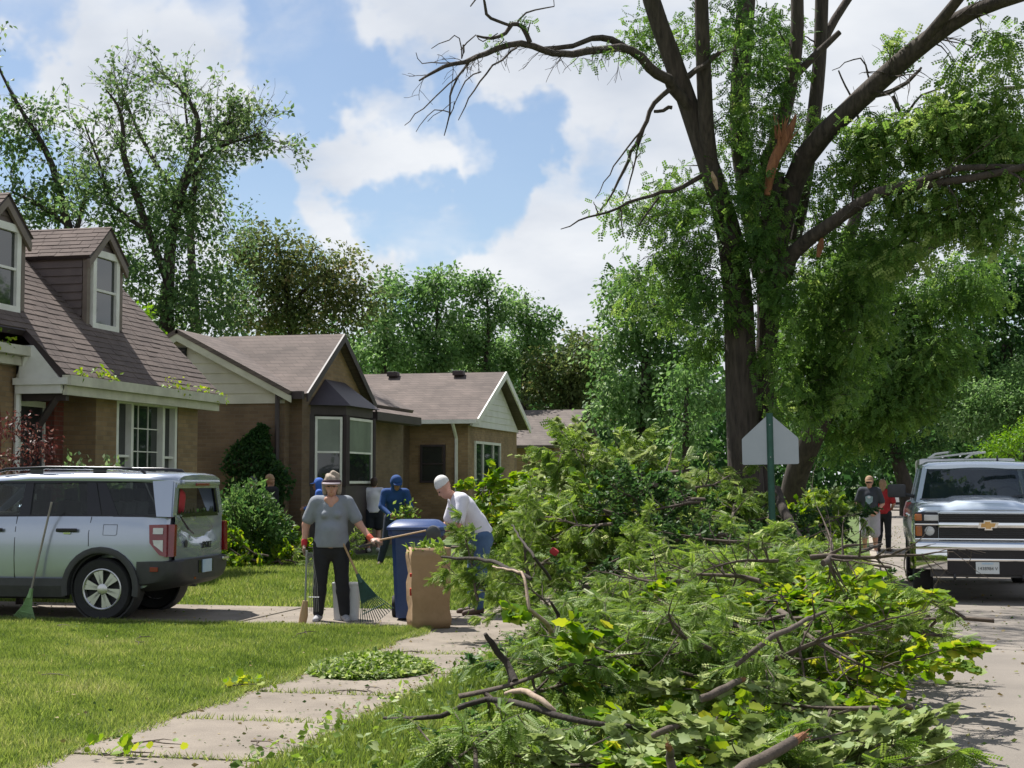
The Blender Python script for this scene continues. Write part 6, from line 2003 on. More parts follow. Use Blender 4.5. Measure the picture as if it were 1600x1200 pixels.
# pentagon sign seen from behind
sp_ = on_y(1207, 690, 22.6)
SG = empty('pentagon_sign', (sp_.x, 22.6, 0)); tag(SG, 'grey back of a pentagon road sign on a green post in the parkway', 'sign')
sw_, sl = .40, .012
pent = [(-.39, 0, 1.845), (.39, 0, 1.845), (.405, 0, 1.86), (.405, 0, 2.215), (.39, 0, 2.235), (.03, 0, 2.56), (0, 0, 2.575), (-.03, 0, 2.56), (-.39, 0, 2.235), (-.405, 0, 2.215), (-.405, 0, 1.86)]
pl = MB().prism([(a, .0, c) for a, b, c in pent], (0, .004, 0)).build('sign_plate', M['sign_back'], SG)
pst = MB()
for a, b, c, d_ in ((-.030, -.018, -.034, -.003), (.018, .030, -.034, -.003), (-.018, .018, -.040, -.030), (-.048, -.030, -.010, -.002), (.030, .048, -.010, -.002)):
    pst.box(a, b, c, d_, 0, 2.59)
po = pst.build('post', M['green_post'], SG)
for z in (1.95, 2.42):
    MB().lathe([(.001, -.046), (.010, -.046), (.010, -.038), (.001, -.038)], 8, 'Y', (0, 0, z)).build('bolt', M['metal_grey'], po)
SG.rotation_euler = (0, math.radians(-.9), math.radians(4))

# wheeled bin
b0 = on_z(637, 972)
BIN = empty('wheeled_bin', (b0.x + .02, b0.y + .30, .012), math.radians(14)); tag(BIN, 'navy blue wheeled bin with closed lid on the driveway', 'bin')
bb = MB().loft([[(x * w_, y * d_, z) for x, y in ((-.5, -.42), (-.42, -.5), (.42, -.5), (.5, -.42), (.5, .42), (.42, .5), (-.42, .5), (-.5, .42))] for w_, d_, z in ((.46, .52, .03), (.50, .56, .3), (.56, .64, .98))]).build('body', M['navy_plastic'], BIN, smooth=30)
MB().loft([[(x * w_, y * d_, z) for x, y in ((-.5, -.42), (-.42, -.5), (.42, -.5), (.5, -.42), (.5, .42), (.42, .5), (-.42, .5), (-.5, .42))] for w_, d_, z in ((.62, .70, .96), (.64, .72, .98), (.64, .72, 1.03), (.60, .68, 1.03))]).build('rim', M['navy_plastic'], bb, smooth=30)
MB().loft([[(x * w_, y * d_ - .01, z) for x, y in ((-.5, -.42), (-.42, -.5), (.42, -.5), (.5, -.42), (.5, .42), (.42, .5), (-.42, .5), (-.5, .42))] for w_, d_, z in ((.67, .78, 1.035), (.67, .78, 1.065), (.62, .72, 1.09), (.50, .58, 1.135), (.40, .40, 1.145))]).build('lid', M['navy_plastic'], BIN, smooth=28)
hd = MB().tube([(-.26, .36, 1.0), (-.26, .44, 1.02), (.26, .44, 1.02), (.26, .36, 1.0)], [.018] * 4, 8).build('handle', M['navy_plastic'], BIN)
for s in (-1, 1):
    wv = MB(); wv.lathe([(.04, -.03), (.115, -.03), (.125, -.015), (.125, .015), (.115, .03), (.04, .03)], 20, 'X', (s * .27, .27, .125)); wv.build('wheel', M['rubber'], BIN, smooth=40)
MB().tube([(-.3, .27, .125), (.3, .27, .125)], [.012] * 2, 6).build('axle', M['metal_grey'], BIN)

# paper yard-waste bag
g0 = on_z(664, 984)
BAG = empty('paper_bag', (g0.x + .01, g0.y + .10, .012), math.radians(27)); tag(BAG, 'tall brown paper yard bag with red marks stuffed with leaves', 'bag')
r = np.random.default_rng(2)
rings = []
for k in range(10):
    z = .01 + .86 * k / 9
    w_ = .208 + .004 * math.sin(k * 1.9) + .008 * (k / 9); d_ = .158 + .004 * math.sin(k * 1.3 + 1)
    ring = []
    for x, y in ((-1, -1), (-.4, -1.04), (.3, -1.03), (1, -1), (.90, -.1), (1, 1), (.2, 1.05), (-.5, 1.03), (-1, 1), (-.88, .1)):
        ring.append((x * w_ + r.normal(0, .006), y * d_ + r.normal(0, .006), z))
    rings.append(ring)
bg_ = MB().loft(rings, cap=False)
bg_.add([(a * .98, b * .98, c) for a, b, c in rings[0]], [tuple(range(10))])
pb = bg_.build('paper', M['kraft'], BAG, smooth=35)
sol = pb.modifiers.new('t', 'SOLIDIFY'); sol.thickness = .004
for z in (.56, .40, .36):
    MB().prism([(-.205, -.13, z), (-.188, -.03, z), (-.188, -.03, z + .035), (-.205, -.13, z + .035)], (-.026, 0, 0)).build('red_mark', M['red_print'], pb)
n = 150
P = r.normal(0, 1, (n, 3)) * np.array([.09, .07, .03]) + np.array([0, 0, .85]); l = r.uniform(.05, .12, n)
link_mesh('leaves', leaves_mesh('leaves', P, r.normal(size=(n, 3)) + np.array([0, 0, .4]), l, l * .5, r.uniform(0, 1, n), T_LEAF, r), M['locust'], BAG)

# white container behind the woman's legs
c0 = on_z(527, 974)
WC = empty('white_container', (c0.x, c0.y + .32, .012), math.radians(12)); tag(WC, 'white plastic container standing behind the legs of the woman in grey', 'container')
wb_ = MB().loft([[(x * w_, y * w_ * .7, z) for x, y in ((-.5, -.4), (-.4, -.5), (.4, -.5), (.5, -.4), (.5, .4), (.4, .5), (-.4, .5), (-.5, .4))] for w_, z in ((.27, .0), (.31, .40), (.325, .40), (.325, .425), (.30, .425), (.255, .02))]).build('tub', M['white_plastic'], WC, smooth=30)
MB().rbox((.0, -.112, .20), (.05, .008, .014), .003).build('grip_slot', M['hole'], WC)


def fan_rake(name, label, foot, top, fan_dir, mat_fan, mat_handle, L_fan=.42, W_fan=.30, grip=None):
    """leaf rake: handle from top to the fan's neck, fan of tines spreading to the ground at foot"""
    foot, top = Vector(foot), Vector(top)
    root = empty(name, foot); tag(root, label, 'rake')
    ax = (foot - top).normalized()
    neck = foot - ax * L_fan
    h = MB().tube([top, (top + neck) / 2, neck], [.012, .013, .013], 8).build('handle', mat_handle, root, world=True, smooth=60)
    if grip: MB().tube([top - ax * .01, top + ax * .16], [.017, .017], 8).build('grip', M['cladding'], h, world=True)
    sd = (Vector(fan_dir) - ax * Vector(fan_dir).dot(ax)).normalized()
    nb = ax.cross(sd)
    head = MB().tube([neck - ax * .06, neck + ax * .05], [.022, .028], 8).build('fan_head', mat_fan, root, world=True)
    for k in range(15):
        t = k / 7 - 1
        tip = neck + ax * (L_fan * (1 - .10 * abs(t))) + sd * (t * W_fan / 2 * 1.9) * .53
        mid = neck + ax * (L_fan * .5) + sd * (t * W_fan * .23)
        MB().tube([neck + sd * t * .02, mid, tip, tip + nb * .045 - ax * .0], [.006, .0055, .005, .004], 4).build('tine', mat_fan, head, world=True)
    q = MB()
    for u in (.45, .72):
        q.tube([neck + ax * (L_fan * u) + sd * (t * W_fan * .47 * u) for t in (-1, -.5, 0, .5, 1)], [.007] * 5, 4)
    q.add([neck - sd * .02, neck + sd * .02, neck + ax * L_fan * .5 + sd * W_fan * .22, neck + ax * L_fan * .5 - sd * W_fan * .22], [(0, 1, 2, 3)])
    q.build('cross_band', mat_fan, head, world=True)
    return root


f0 = on_z(38, 968, .03)
fan_rake('leaf_rake', 'green fan rake with grey handle leaning on the silver suv', f0, (-9.06, 16.00, 1.36), (1, .1, 0), M['green_rake'], M['handle_grey'], .30, .24)
f1 = on_z(592, 970, .03); f1t = on_z(592, 970, .03) + Vector((-.50, -.02, 1.02))
fan_rake('leaf_rake', 'dark green fan rake resting on the driveway beside the navy bin', f1, f1t, (1, .0, .5), M['teal_rake'], M['handle_wood'], .52, .44)
# wooden-backed broom or rake at the woman's side
w0 = on_z(472, 977)
HR = empty('garden_rake', (w0.x, w0.y, .012)); tag(HR, 'wire rake with wooden handle end standing beside the woman in grey', 'rake')
MB().tube([(0, 0, .0), (.02, 0, .10), (.035, 0, .26)], [.045, .05, .03], 8).build('wooden_end', M['handle_wood'], HR, smooth=50)
MB().tube([(.035, 0, .25), (.055, -.02, .82)], [.012, .012], 8).build('handle', M['metal_grey'], HR)
for k in range(6):
    MB().tube([(.05 + .012 * k, 0, .80), (.075 + .018 * k, .02, .45), (.085 + .02 * k, .02, .14)], [.003] * 3, 4).build('tine', M['metal_grey'], HR)
MB().tube([(.07, .02, .30), (.19, .02, .30)], [.004] * 2, 4).build('cross_wire', M['metal_grey'], HR)
# red scrap caught in the branches
rc = on_y(866, 862, 15.5)
o = MB().rbox((0, 0, 0), (.09, .07, .07), .025, Matrix.Rotation(.6, 3, 'Y')).build('red_scrap', M['red_cloth'], None, smooth=50); o.location = rc
tag(o, 'small red scrap caught in the brush pile', 'scrap')
# ------------------------------------------------------------------ people: one continuous skin surface each, clothes as children
def surface_nets(val, org, h):
    nx, ny, nz = val.shape
    ins = val < 0
    c = [ins[i:nx - 1 + i, j:ny - 1 + j, k:nz - 1 + k] for i in (0, 1) for j in (0, 1) for k in (0, 1)]
    s = sum(a.astype(np.int8) for a in c)
    act = (s > 0) & (s < 8)
    idx = -np.ones(act.shape, np.int64)
    ii = np.argwhere(act)
    idx[act] = np.arange(len(ii))
    acc = np.zeros((len(ii), 3)); cnt = np.zeros(len(ii))
    I = ii
    for ax in range(3):
        o1, o2 = [a for a in range(3) if a != ax]
        for a in (0, 1):
            for b in (0, 1):
                p = I.copy(); p[:, o1] += a; p[:, o2] += b
                q = p.copy(); q[:, ax] += 1
                va, vb = val[tuple(p.T)], val[tuple(q.T)]
                m = (va < 0) != (vb < 0)
                t = np.where(m, va / np.where(m, va - vb, 1), 0)
                pt = p.astype(float); pt[:, ax] += t
                acc[m] += pt[m]; cnt[m] += 1
    V = acc / cnt[:, None] * h + org
    Q = []
    for ax in range(3):
        o1, o2 = (ax + 1) % 3, (ax + 2) % 3
        sl0 = [slice(1, -1)] * 3; sl1 = [slice(1, -1)] * 3
        sl0[ax] = slice(0, -1); sl1[ax] = slice(1, None)
        a, b = ins[tuple(sl0)], ins[tuple(sl1)]
        e = np.argwhere(a != b)
        if not len(e): continue
        flip = a[tuple(e.T)]
        g = e.copy(); g[:, o1] += 1; g[:, o2] += 1
        def cell(d1, d2):
            p = g.copy(); p[:, o1] -= d1; p[:, o2] -= d2
            return idx[tuple(p.T)]
        q = np.stack([cell(1, 1), cell(0, 1), cell(0, 0), cell(1, 0)], 1)
        q[~flip] = q[~flip][:, ::-1]
        Q.append(q)
    Q = np.concatenate(Q)
    Q = Q[(Q >= 0).all(1)]
    return V, Q


def sdf_object(name, prims, material, parent, h=.015, k=.03, cuts=()):
    """prims: (a, b, ra, rb[, flat, axis]) tapered capsules blended together; cuts: (point, normal) planes that trim hems"""
    A = np.array([p[0] for p in prims], float); B = np.array([p[1] for p in prims], float)
    R = np.array([max(p[2], p[3]) for p in prims])
    lo = np.minimum((A - R[:, None]), (B - R[:, None])).min(0) - 3 * h; hi = np.maximum(A + R[:, None], B + R[:, None]).max(0) + 3 * h
    n = np.ceil((hi - lo) / h).astype(int) + 1
    val = np.full(n, 1.0)
    ax = [lo[i] + np.arange(n[i]) * h for i in range(3)]
    for p in prims:
        a, b, ra, rb = np.array(p[0], float), np.array(p[1], float), p[2], p[3]
        flat, fx = (p[4], np.array(p[5], float)) if len(p) > 4 else (1.0, None)
        m = max(ra, rb) + k + 2 * h
        l2 = np.maximum(((np.minimum(a, b) - m - lo) / h).astype(int), 0); h2 = np.minimum(((np.maximum(a, b) + m - lo) / h).astype(int) + 2, n)
        X, Y, Z = np.meshgrid(ax[0][l2[0]:h2[0]], ax[1][l2[1]:h2[1]], ax[2][l2[2]:h2[2]], indexing='ij')
        q = np.stack([X, Y, Z], -1) - a
        d = b - a
        if fx is not None:
            fx = fx / np.linalg.norm(fx)
            q = q + (q @ fx)[..., None] * fx * (1 / flat - 1); d = d + (d @ fx) * fx * (1 / flat - 1)
        t = np.clip((q @ d) / max(d @ d, 1e-9), 0, 1)
        s = np.linalg.norm(q - t[..., None] * d, axis=-1) - (ra + (rb - ra) * t)
        if flat < 1: s = s * (flat + .25)
        sub = val[l2[0]:h2[0], l2[1]:h2[1], l2[2]:h2[2]]
        hh = np.clip(.5 + .5 * (sub - s) / k, 0, 1)
        val[l2[0]:h2[0], l2[1]:h2[1], l2[2]:h2[2]] = sub * (1 - hh) + s * hh - k * hh * (1 - hh)
    if cuts:
        X, Y, Z = np.meshgrid(*ax, indexing='ij')
        G = np.stack([X, Y, Z], -1)
        for pt, nm in cuts:
            nm = np.array(nm, float) / np.linalg.norm(nm)
            val = np.maximum(val, (G - np.array(pt, float)) @ nm)
    V, Q = surface_nets(val, lo, h)
    me = np_mesh(name, V, Q.ravel(), 4, smooth=True)
    return link_mesh(name, me, material, parent)


M['skin'] = mat('skin', (.50, .27, .19), (.42, .21, .145), .55, scale=9)
M['skin_tan'] = mat('tanned_skin', (.38, .20, .13), (.31, .155, .10), .55, scale=9)
M['tee_grey'] = mat('heather_grey_cotton', (.235, .255, .285), (.19, .205, .235), .9, scale=7, bump=.7, bscale=7)
M['tee_white'] = mat('white_cotton', (.72, .70, .76), (.60, .58, .64), .9, scale=6, bump=.6, bscale=7)
M['tee_charcoal'] = mat('charcoal_cotton', (.045, .050, .062), (.030, .034, .044), .9, scale=7, bump=.15, bscale=10)
M['tee_red'] = mat('red_cotton', (.38, .018, .022), (.27, .014, .018), .9, scale=7, bump=.1)
M['hoodie'] = mat('royal_blue_fleece', (.022, .075, .24), (.014, .05, .17), .9, scale=6, bump=.2, bscale=10)
M['hoodie_light'] = mat('bright_blue_fleece', (.05, .15, .52), (.035, .10, .38), .9, scale=6, bump=.2, bscale=10)
M['black_cloth'] = mat('black_trousers', (.016, .017, .021), (.010, .010, .013), .9, scale=7, bump=.6, bscale=8)
M['jeans'] = mat('blue_denim', (.075, .14, .26), (.05, .095, .18), .9, scale=8, bump=.2, bscale=20)
M['jeans_dark'] = mat('dark_denim', (.03, .042, .075), (.02, .028, .05), .9, scale=8, bump=.2)
M['shorts_grey'] = mat('light_grey_shorts', (.40, .38, .42), (.32, .30, .34), .9, scale=8, bump=.2)
M['shorts_black'] = mat('black_shorts', (.018, .022, .034), (.012, .014, .022), .9, scale=8)
M['hair_grey'] = mat('grey_blonde_hair', (.46, .38, .30), (.17, .125, .09), .75, scale=14, bump=.6, bscale=40, stretch=(1, 1, .4))
M['hair_brown'] = mat('brown_hair', (.075, .042, .028), (.04, .022, .015), .7, scale=14, bump=.6, bscale=40)
M['hair_blond'] = mat('light_brown_hair', (.36, .22, .13), (.24, .14, .08), .7, scale=14, bump=.5, bscale=40)
M['cap_white'] = mat('white_cap', (.68, .66, .64), (.55, .53, .50), .85, scale=14, bump=.4, bscale=20)
M['cap_tan'] = mat('tan_cap', (.36, .23, .14), (.28, .17, .10), .85, scale=9)
M['cap_dark'] = mat('dark_grey_cap', (.07, .075, .08), (.05, .05, .055), .85, scale=9)
M['visor'] = mat('mauve_grey_visor', (.40, .33, .35), (.30, .24, .26), .8, scale=9)
M['visor_band'] = mat('dark_visor_band', (.075, .035, .045), (.05, .024, .03), .7, scale=9)
M['glove_orange'] = mat('orange_glove_cuff', (.62, .10, .05), (.48, .07, .035), .8, scale=9)
M['glove_red'] = mat('red_glove_cuff', (.45, .02, .025), (.34, .015, .02), .8, scale=9)
M['glove'] = mat('grey_brown_glove', (.22, .16, .12), (.15, .11, .085), .85, scale=12, bump=.3)
M['shoe_grey'] = mat('grey_shoe', (.34, .34, .36), (.24, .24, .26), .7, scale=10)
M['shoe_brown'] = mat('brown_shoe', (.085, .05, .035), (.055, .032, .022), .7, scale=10)
M['shoe_white'] = mat('white_shoe', (.62, .60, .55), (.5, .48, .44), .7, scale=10)
M['eye_dark'] = mat('dark_eye', (.02, .015, .012), (.015, .01, .01), .2)
M['lip'] = mat('lips', (.36, .12, .10), (.30, .09, .08), .5)
M['shirt_print'] = mat('pale_shirt_print', (.30, .40, .44), (.22, .30, .34), .8, scale=12)
M['yellow_print'] = mat('yellow_shirt_print', (.62, .36, .05), (.50, .28, .04), .8, scale=12)
M['glasses'] = mat('dark_glasses', (.015, .015, .018), (.01, .01, .012), .15)

V3 = lambda *a: np.array(a, float)


def hand_prims(w, d, n, s, size=1.0, curl=.5):
    """palm and five fingers from wrist w along d; n is the back-of-hand normal, s=+1 puts the thumb towards d x n"""
    d, n = unit(np.array(d, float)), unit(np.array(n, float))
    n = unit(n - d * (n @ d)); t = np.cross(d, n) * s
    q = size
    pr = [(w, w + d * .045 * q, .024 * q, .028 * q, .6, n), (w + d * .045 * q + t * .014 * q, w + d * .085 * q + t * .022 * q, .022 * q, .02 * q, .65, n), (w + d * .045 * q - t * .014 * q, w + d * .08 * q - t * .022 * q, .022 * q, .019 * q, .65, n)]
    for i, (off, L) in enumerate(((.030, .066), (.010, .076), (-.011, .070), (-.031, .054))):
        a = w + (d * .088 + t * off) * q
        m = a + (d * math.cos(curl * .7) - n * math.sin(curl * .7)) * L * .5 * q
        e = m + (d * math.cos(curl * 1.9) - n * math.sin(curl * 1.9)) * L * .5 * q
        pr += [(a - d * .012 * q, m, .0100 * q, .0092 * q), (m, e, .0092 * q, .0078 * q)]
    a = w + (d * .03 + t * .028) * q; m = a + (d * .6 + t * .75 - n * .25) * .04 * q; e = m + (d * .9 + t * .2 - n * .4) * .034 * q
    pr += [(a, m, .013 * q, .0115 * q), (m, e, .0115 * q, .009 * q)]
    return pr


def person(label, loc, rz, H=1.70, pose=None, build=1.0, top='tee_grey', sleeve=.55, bottom='black_cloth', leg_end=1.0, shoes='shoe_grey', skin='skin', hair='hair_brown', hair_style='short', hat=None, h=.016, gloves=None,
           hem=None, hood=None, female=False, bust=0.0, face=True, root_z=0.0):
    """faces local -y, person's right side at -x; pose overrides joint positions (for a 1.70 m figure)"""
    s = H / 1.70
    J = dict(pel=(0, 0, .93), waist=(0, -.005, 1.06), chest=(0, 0, 1.27), neck=(0, .0, 1.44), head=(0, -.02, 1.565), headdir=(0, -1, 0), headup=(0, 0, 1),
             sr=(-.18, 0, 1.395), sl=(.18, 0, 1.395), er=(-.235, .02, 1.12), el=(.235, .02, 1.12), wr=(-.25, -.05, .88), wl=(.25, -.05, .88),
             hr=(-.095, 0, .90), hl=(.095, 0, .90), kr=(-.105, -.015, .49), kl=(.105, -.015, .49), ar=(-.115, .02, .085), al=(.115, .02, .085), tr=(-.135, -.13, .035), tl=(.135, -.13, .035),
             hdr=None, hdl=None, nr=None, nl=None)
    J.update(pose or {})
    for k_, v in list(J.items()):
        if v is not None: J[k_] = np.array(v, float) * (s if k_ not in ('headdir', 'headup', 'hdr', 'hdl', 'nr', 'nl') else 1)
    root = empty('person', (loc[0], loc[1], root_z), rz); tag(root, label, 'person')
    b = build
    fy = unit(np.cross(unit(J['sl'] - J['sr']), unit(J['neck'] - J['pel'])))          # back-to-front axis for flattening
    hips = unit(J['hl'] - J['hr'])
    hf, hu = unit(J['headdir']), unit(J['headup'])
    hu = unit(hu - hf * (hu @ hf)); hs = np.cross(hf, hu)
    hc = J['head']
    Hd = lambda f, u_, d_=0.0: hc + (hf * f + hu * u_ + hs * d_) * s

    def torso(g, lo=1.0):
        out = [(J['pel'], J['waist'], (.150 * b + g) * s, (.138 * b + g) * s, .78, fy), (J['waist'], J['chest'], (.138 * b + g) * s, (.155 * b ** .7 + g) * s, .74, fy),
               (J['chest'], J['neck'] * .55 + J['chest'] * .45, (.15 * b ** .7 + g) * s, (.10 + g) * s, .72, fy),
               (J['sr'] * .85 + J['neck'] * .15, J['sl'] * .85 + J['neck'] * .15, (.068 + g) * s, (.068 + g) * s)]
        if bust:
            for q in (-1, 1):
                c_ = J['chest'] * .9 + J['waist'] * .1 + (fy * .085 * b + hips * .075 * q) * s
                out.append((c_, c_ + fy * .02, (bust + g) * s, (bust + g) * s))
            out.append((J['waist'] + fy * .05 * b * s, J['pel'] + fy * .045 * b * s, (.10 * b + g) * s, (.10 * b + g) * s))
        return out

    def arm(sd, g, f1=1.0, fore=True):
        S, E_, W_ = J['s' + sd], J['e' + sd], J['w' + sd]
        out = [(S, S + (E_ - S) * f1, (.052 * b ** .5 + g) * s, ((.052 + (.041 - .052) * f1) * b ** .5 + g) * s)]
        if fore: out.append((E_, W_, (.041 * b ** .5 + g) * s, (.027 + g) * s))
        return out

    def leg(sd, g, f=1.0):
        Hh, K, A = J['h' + sd], J['k' + sd], J['a' + sd]
        bb = b ** .6
        if f <= .5:
            return [(Hh, Hh + (K - Hh) * f * 2, (.090 * bb + g) * s, (.080 * bb + g) * s)]
        ca = K + (A - K) * .3 + unit(np.cross(hips, A - K)) * .0
        e_ = K + (A - K) * (f - .5) * 2
        return [(Hh, K, (.090 * bb + g) * s, (.056 * bb + g) * s), (K, ca, (.056 * bb + g) * s, (.056 * bb + g) * s), (ca, e_, (.056 * bb + g) * s, (.036 + g + .012 * (g > 0)) * s)]

    # body: torso, limbs, neck, head, hands, feet in one surface
    B = torso(-.012)
    for sd in 'rl':
        B += arm(sd, 0) + leg(sd, -.004)
        a_, t_ = J['a' + sd], J['t' + sd]
        B += [(a_ - V3(0, 0, .02) * s, t_, .038 * s, .028 * s), (a_ - unit(t_ - a_) * .03 * s - V3(0, 0, .03) * s, a_, .034 * s, .036 * s)]
        W_, E_ = J['w' + sd], J['e' + sd]
        d_ = J['hd' + sd] if J['hd' + sd] is not None else unit(W_ - E_)
        n_ = J['n' + sd] if J['n' + sd] is not None else (hips * (-1 if sd == 'r' else 1) + fy * .3)
        B += hand_prims(W_, d_, n_, 1 if sd == 'l' else -1, s)
    B += [(J['neck'] - (J['neck'] - J['chest']) * .15, hc - hu * .05 * s, .056 * s, .050 * s),
          (Hd(-.012, .035), Hd(-.02, .055), .082 * s, .078 * s), (Hd(.015, .02), Hd(.03, -.055), .070 * s, .046 * s), (Hd(.035, -.07), Hd(.052, -.085), .030 * s, .022 * s),
          (Hd(.075, .015), Hd(.094, -.018), .011 * s, .016 * s), (Hd(.062, .03, -.035), Hd(.062, .03, .035), .018 * s, .018 * s), (Hd(.062, -.052, -.018), Hd(.062, -.052, .018), .020 * s, .020 * s)]
    for q in (-1, 1):
        B.append((Hd(-.005, .02, q * .078), Hd(-.012, -.015, q * .076), .014 * s, .011 * s, .6, hs))
    body = sdf_object('body', B, M[skin], root, h, .022 * s)
    if face:
        for q in (-1, 1):
            e_ = MB().rbox(tuple(Hd(.080, .012, q * .031)), (.026 * s, .014 * s, .013 * s), .005).build('eye', M['eye_dark'], body)
        m_ = MB(); m_.tube([Hd(.074, -.052, -.022), Hd(.083, -.054, 0), Hd(.074, -.052, .022)], [.004, .007, .004], 6); m_.build('mouth', M['lip'], body)
    # clothes
    up_t = unit(J['chest'] - J['pel'])
    hem_p = J['pel'] + up_t * ((hem if hem is not None else -.02) * s)
    tp = torso(.014) + [(J['pel'] - up_t * .10 * s, J['pel'], (.150 * b + .016) * s, (.150 * b + .014) * s, .80, fy)]
    for sd in 'rl':
        if sleeve >= 1: tp += arm(sd, .016)
        else: tp += [(J['s' + sd], J['s' + sd] + (J['e' + sd] - J['s' + sd]) * sleeve, (.052 * b ** .5 + .018) * s, (.048 * b ** .5 + .022) * s)]
    cuts = [(hem_p, -up_t)]
    if sleeve < 1:
        pass
    shirt = sdf_object('shirt', tp, M[top], root, h, .03 * s, cuts)
    bt = [(J['hr'] * .5 + J['hl'] * .5 + up_t * .08 * s, J['hr'] * .5 + J['hl'] * .5 - up_t * .01 * s, (.142 * b + .006) * s, (.140 * b + .006) * s, .82, fy)]
    for sd in 'rl': bt += leg(sd, .014 if leg_end >= 1 else .028, leg_end if leg_end < 1 else .97)
    sdf_object('trousers' if leg_end >= 1 else 'shorts', bt, M[bottom], root, h, .025 * s)
    for sd in 'rl':
        a_, t_ = J['a' + sd], J['t' + sd]
        u_ = unit(t_ - a_)
        sdf_object('shoe', [(a_ - u_ * .035 * s - V3(0, 0, .035) * s, t_ + u_ * .01, .046 * s, .036 * s), (a_ - u_ * .03 * s - V3(0, 0, .03) * s, a_ - V3(0, 0, .01) * s, .044 * s, .044 * s)], M[shoes], root, h * .8, .02, [((0, 0, min(t_[2], a_[2]) - .034 * s), (0, 0, -1))] if t_[2] < .1 else ())
    # hair and headwear
    if hair_style != 'none':
        HP = [(Hd(-.030, .045), Hd(-.035, .065), .088 * s, .084 * s), (Hd(-.055, -.01), Hd(-.05, .05), .062 * s, .07 * s)]
        if hair_style == 'bun':
            HP += [(Hd(-.03, .135, -.05), Hd(-.02, .165, -.015), .045 * s, .038 * s), (Hd(.03, .115, .03), Hd(-.02, .135, .045), .034 * s, .034 * s), (Hd(-.03, -.06, -.078), Hd(-.02, .05, -.085), .032 * s, .036 * s), (Hd(-.03, -.06, .078), Hd(-.02, .05, .085), .032 * s, .036 * s), (Hd(-.01, .06), Hd(-.03, .07), .092 * s, .09 * s)]
        if hair_style == 'long':
            HP += [(Hd(-.07, -.10), Hd(-.06, .03), .06 * s, .07 * s)]
        if hair_style == 'topknot':
            HP += [(Hd(-.06, .12), Hd(-.07, .14), .045 * s, .04 * s)]
        sdf_object('hair', HP, M[hair], root, h * .8, .02, [(Hd(.045, .0), tuple(hf + hu * -.35))])
    if hat:
        kind, hm = hat
        if kind == 'visor':
            vz = MB()
            for q in range(13):
                pass
            ring = [Hd(.098 * math.cos(a), .075, .098 * math.sin(a)) + 0 for a in np.linspace(-1.9, 1.9, 15)]
            vz.tube(ring, [.016 * s] * 15, 6)
            v1 = vz.build('visor_band', M['visor_band'], root, smooth=60)
            a_ = np.linspace(-1.25, 1.25, 13)
            inner = [Hd(.090 * math.cos(a), .068, .095 * math.sin(a)) for a in a_]; outer = [Hd(.098 + .085 * math.cos(a) - .02, .052 - .012 * math.cos(a), .115 * math.sin(a)) for a in a_]
            vs = [tuple(p) for p in inner] + [tuple(p) for p in outer]
            o = MB().add(vs, [(i, i + 1, 13 + i + 1, 13 + i) for i in range(12)]).build('visor_brim', M[hm], root, smooth=60)
            so = o.modifiers.new('t', 'SOLIDIFY'); so.thickness = .006
        else:
            sdf_object('cap', [(Hd(-.012, .058), Hd(-.018, .078), .095 * s, .088 * s)], M[hm], root, h * .8, .02, [(Hd(0, .045), tuple(-hu))])
            if kind == 'cap':
                a_ = np.linspace(-1.1, 1.1, 11)
                vs = [tuple(Hd(.08 * math.cos(a), .055, .088 * math.sin(a))) for a in a_] + [tuple(Hd(.085 + .075 * math.cos(a), .044, .085 * math.sin(a))) for a in a_]
                o = MB().add(vs, [(i, i + 1, 11 + i + 1, 11 + i) for i in range(10)]).build('cap_brim', M[hm], root, smooth=60)
                so = o.modifiers.new('t', 'SOLIDIFY'); so.thickness = .006
    if hood:
        sdf_object('hood', [(Hd(-.03, .045), Hd(-.035, .06), .112 * s, .106 * s), (Hd(-.05, -.06), Hd(-.03, .02), .085 * s, .105 * s), (J['neck'] - fy * .02, Hd(-.04, -.10), .10 * s, .085 * s)], M[hood], root, h, .03, [(Hd(.042, 0), tuple(hf))])
    if gloves:
        for sd, cuff in gloves.items():
            W_, E_ = J['w' + sd], J['e' + sd]
            d_ = J['hd' + sd] if J['hd' + sd] is not None else unit(W_ - E_)
            n_ = J['n' + sd] if J['n' + sd] is not None else (hips * (-1 if sd == 'r' else 1) + fy * .3)
            gp = [(a, bb_, ra + .0035, rb + .0035) + tuple(x) for a, bb_, ra, rb, *x in hand_prims(W_, d_, n_, 1 if sd == 'l' else -1, s)]
            g_ = sdf_object('glove', gp, M['glove'], root, h * .7, .012)
            sdf_object('cuff', [(W_ - unit(W_ - E_) * .045 * s, W_ + d_ * .005, .037 * s, .033 * s)], M[cuff], g_, h * .8, .01)
    return root, J, Hd


def face_to(loc, px):
    return 0.0


# woman in grey facing the camera
wl0 = on_z(517, 972)
W1, J1, Hd1 = person('woman in grey tee and black trousers with visor holding garden tools', (wl0.x, wl0.y), math.radians(16), 1.66, dict(
    er=(-.30, .03, 1.13), wr=(-.315, -.03, .90), el=(.32, -.02, 1.14), wl=(.47, -.16, .965), hdl=(.8, -.5, -.1), nl=(-.2, -.3, 1), hdr=(.0, -.1, -1), nr=(-1, 0, 0), sr=(-.19, 0, 1.385), sl=(.19, 0, 1.385),
    hr=(-.10, 0, .90), hl=(.10, 0, .90), kr=(-.125, -.01, .49), kl=(.125, -.01, .49), ar=(-.15, .02, .085), al=(.16, .02, .085), tr=(-.17, -.13, .035), tl=(.20, -.12, .035)), build=1.24, top='tee_grey', sleeve=.72,
    bottom='black_cloth', shoes='shoe_grey', hair='hair_grey', hair_style='bun', hat=('visor', 'visor'), h=.012, gloves={'r': 'glove_red', 'l': 'glove_orange'}, hem=-.06, bust=.03)
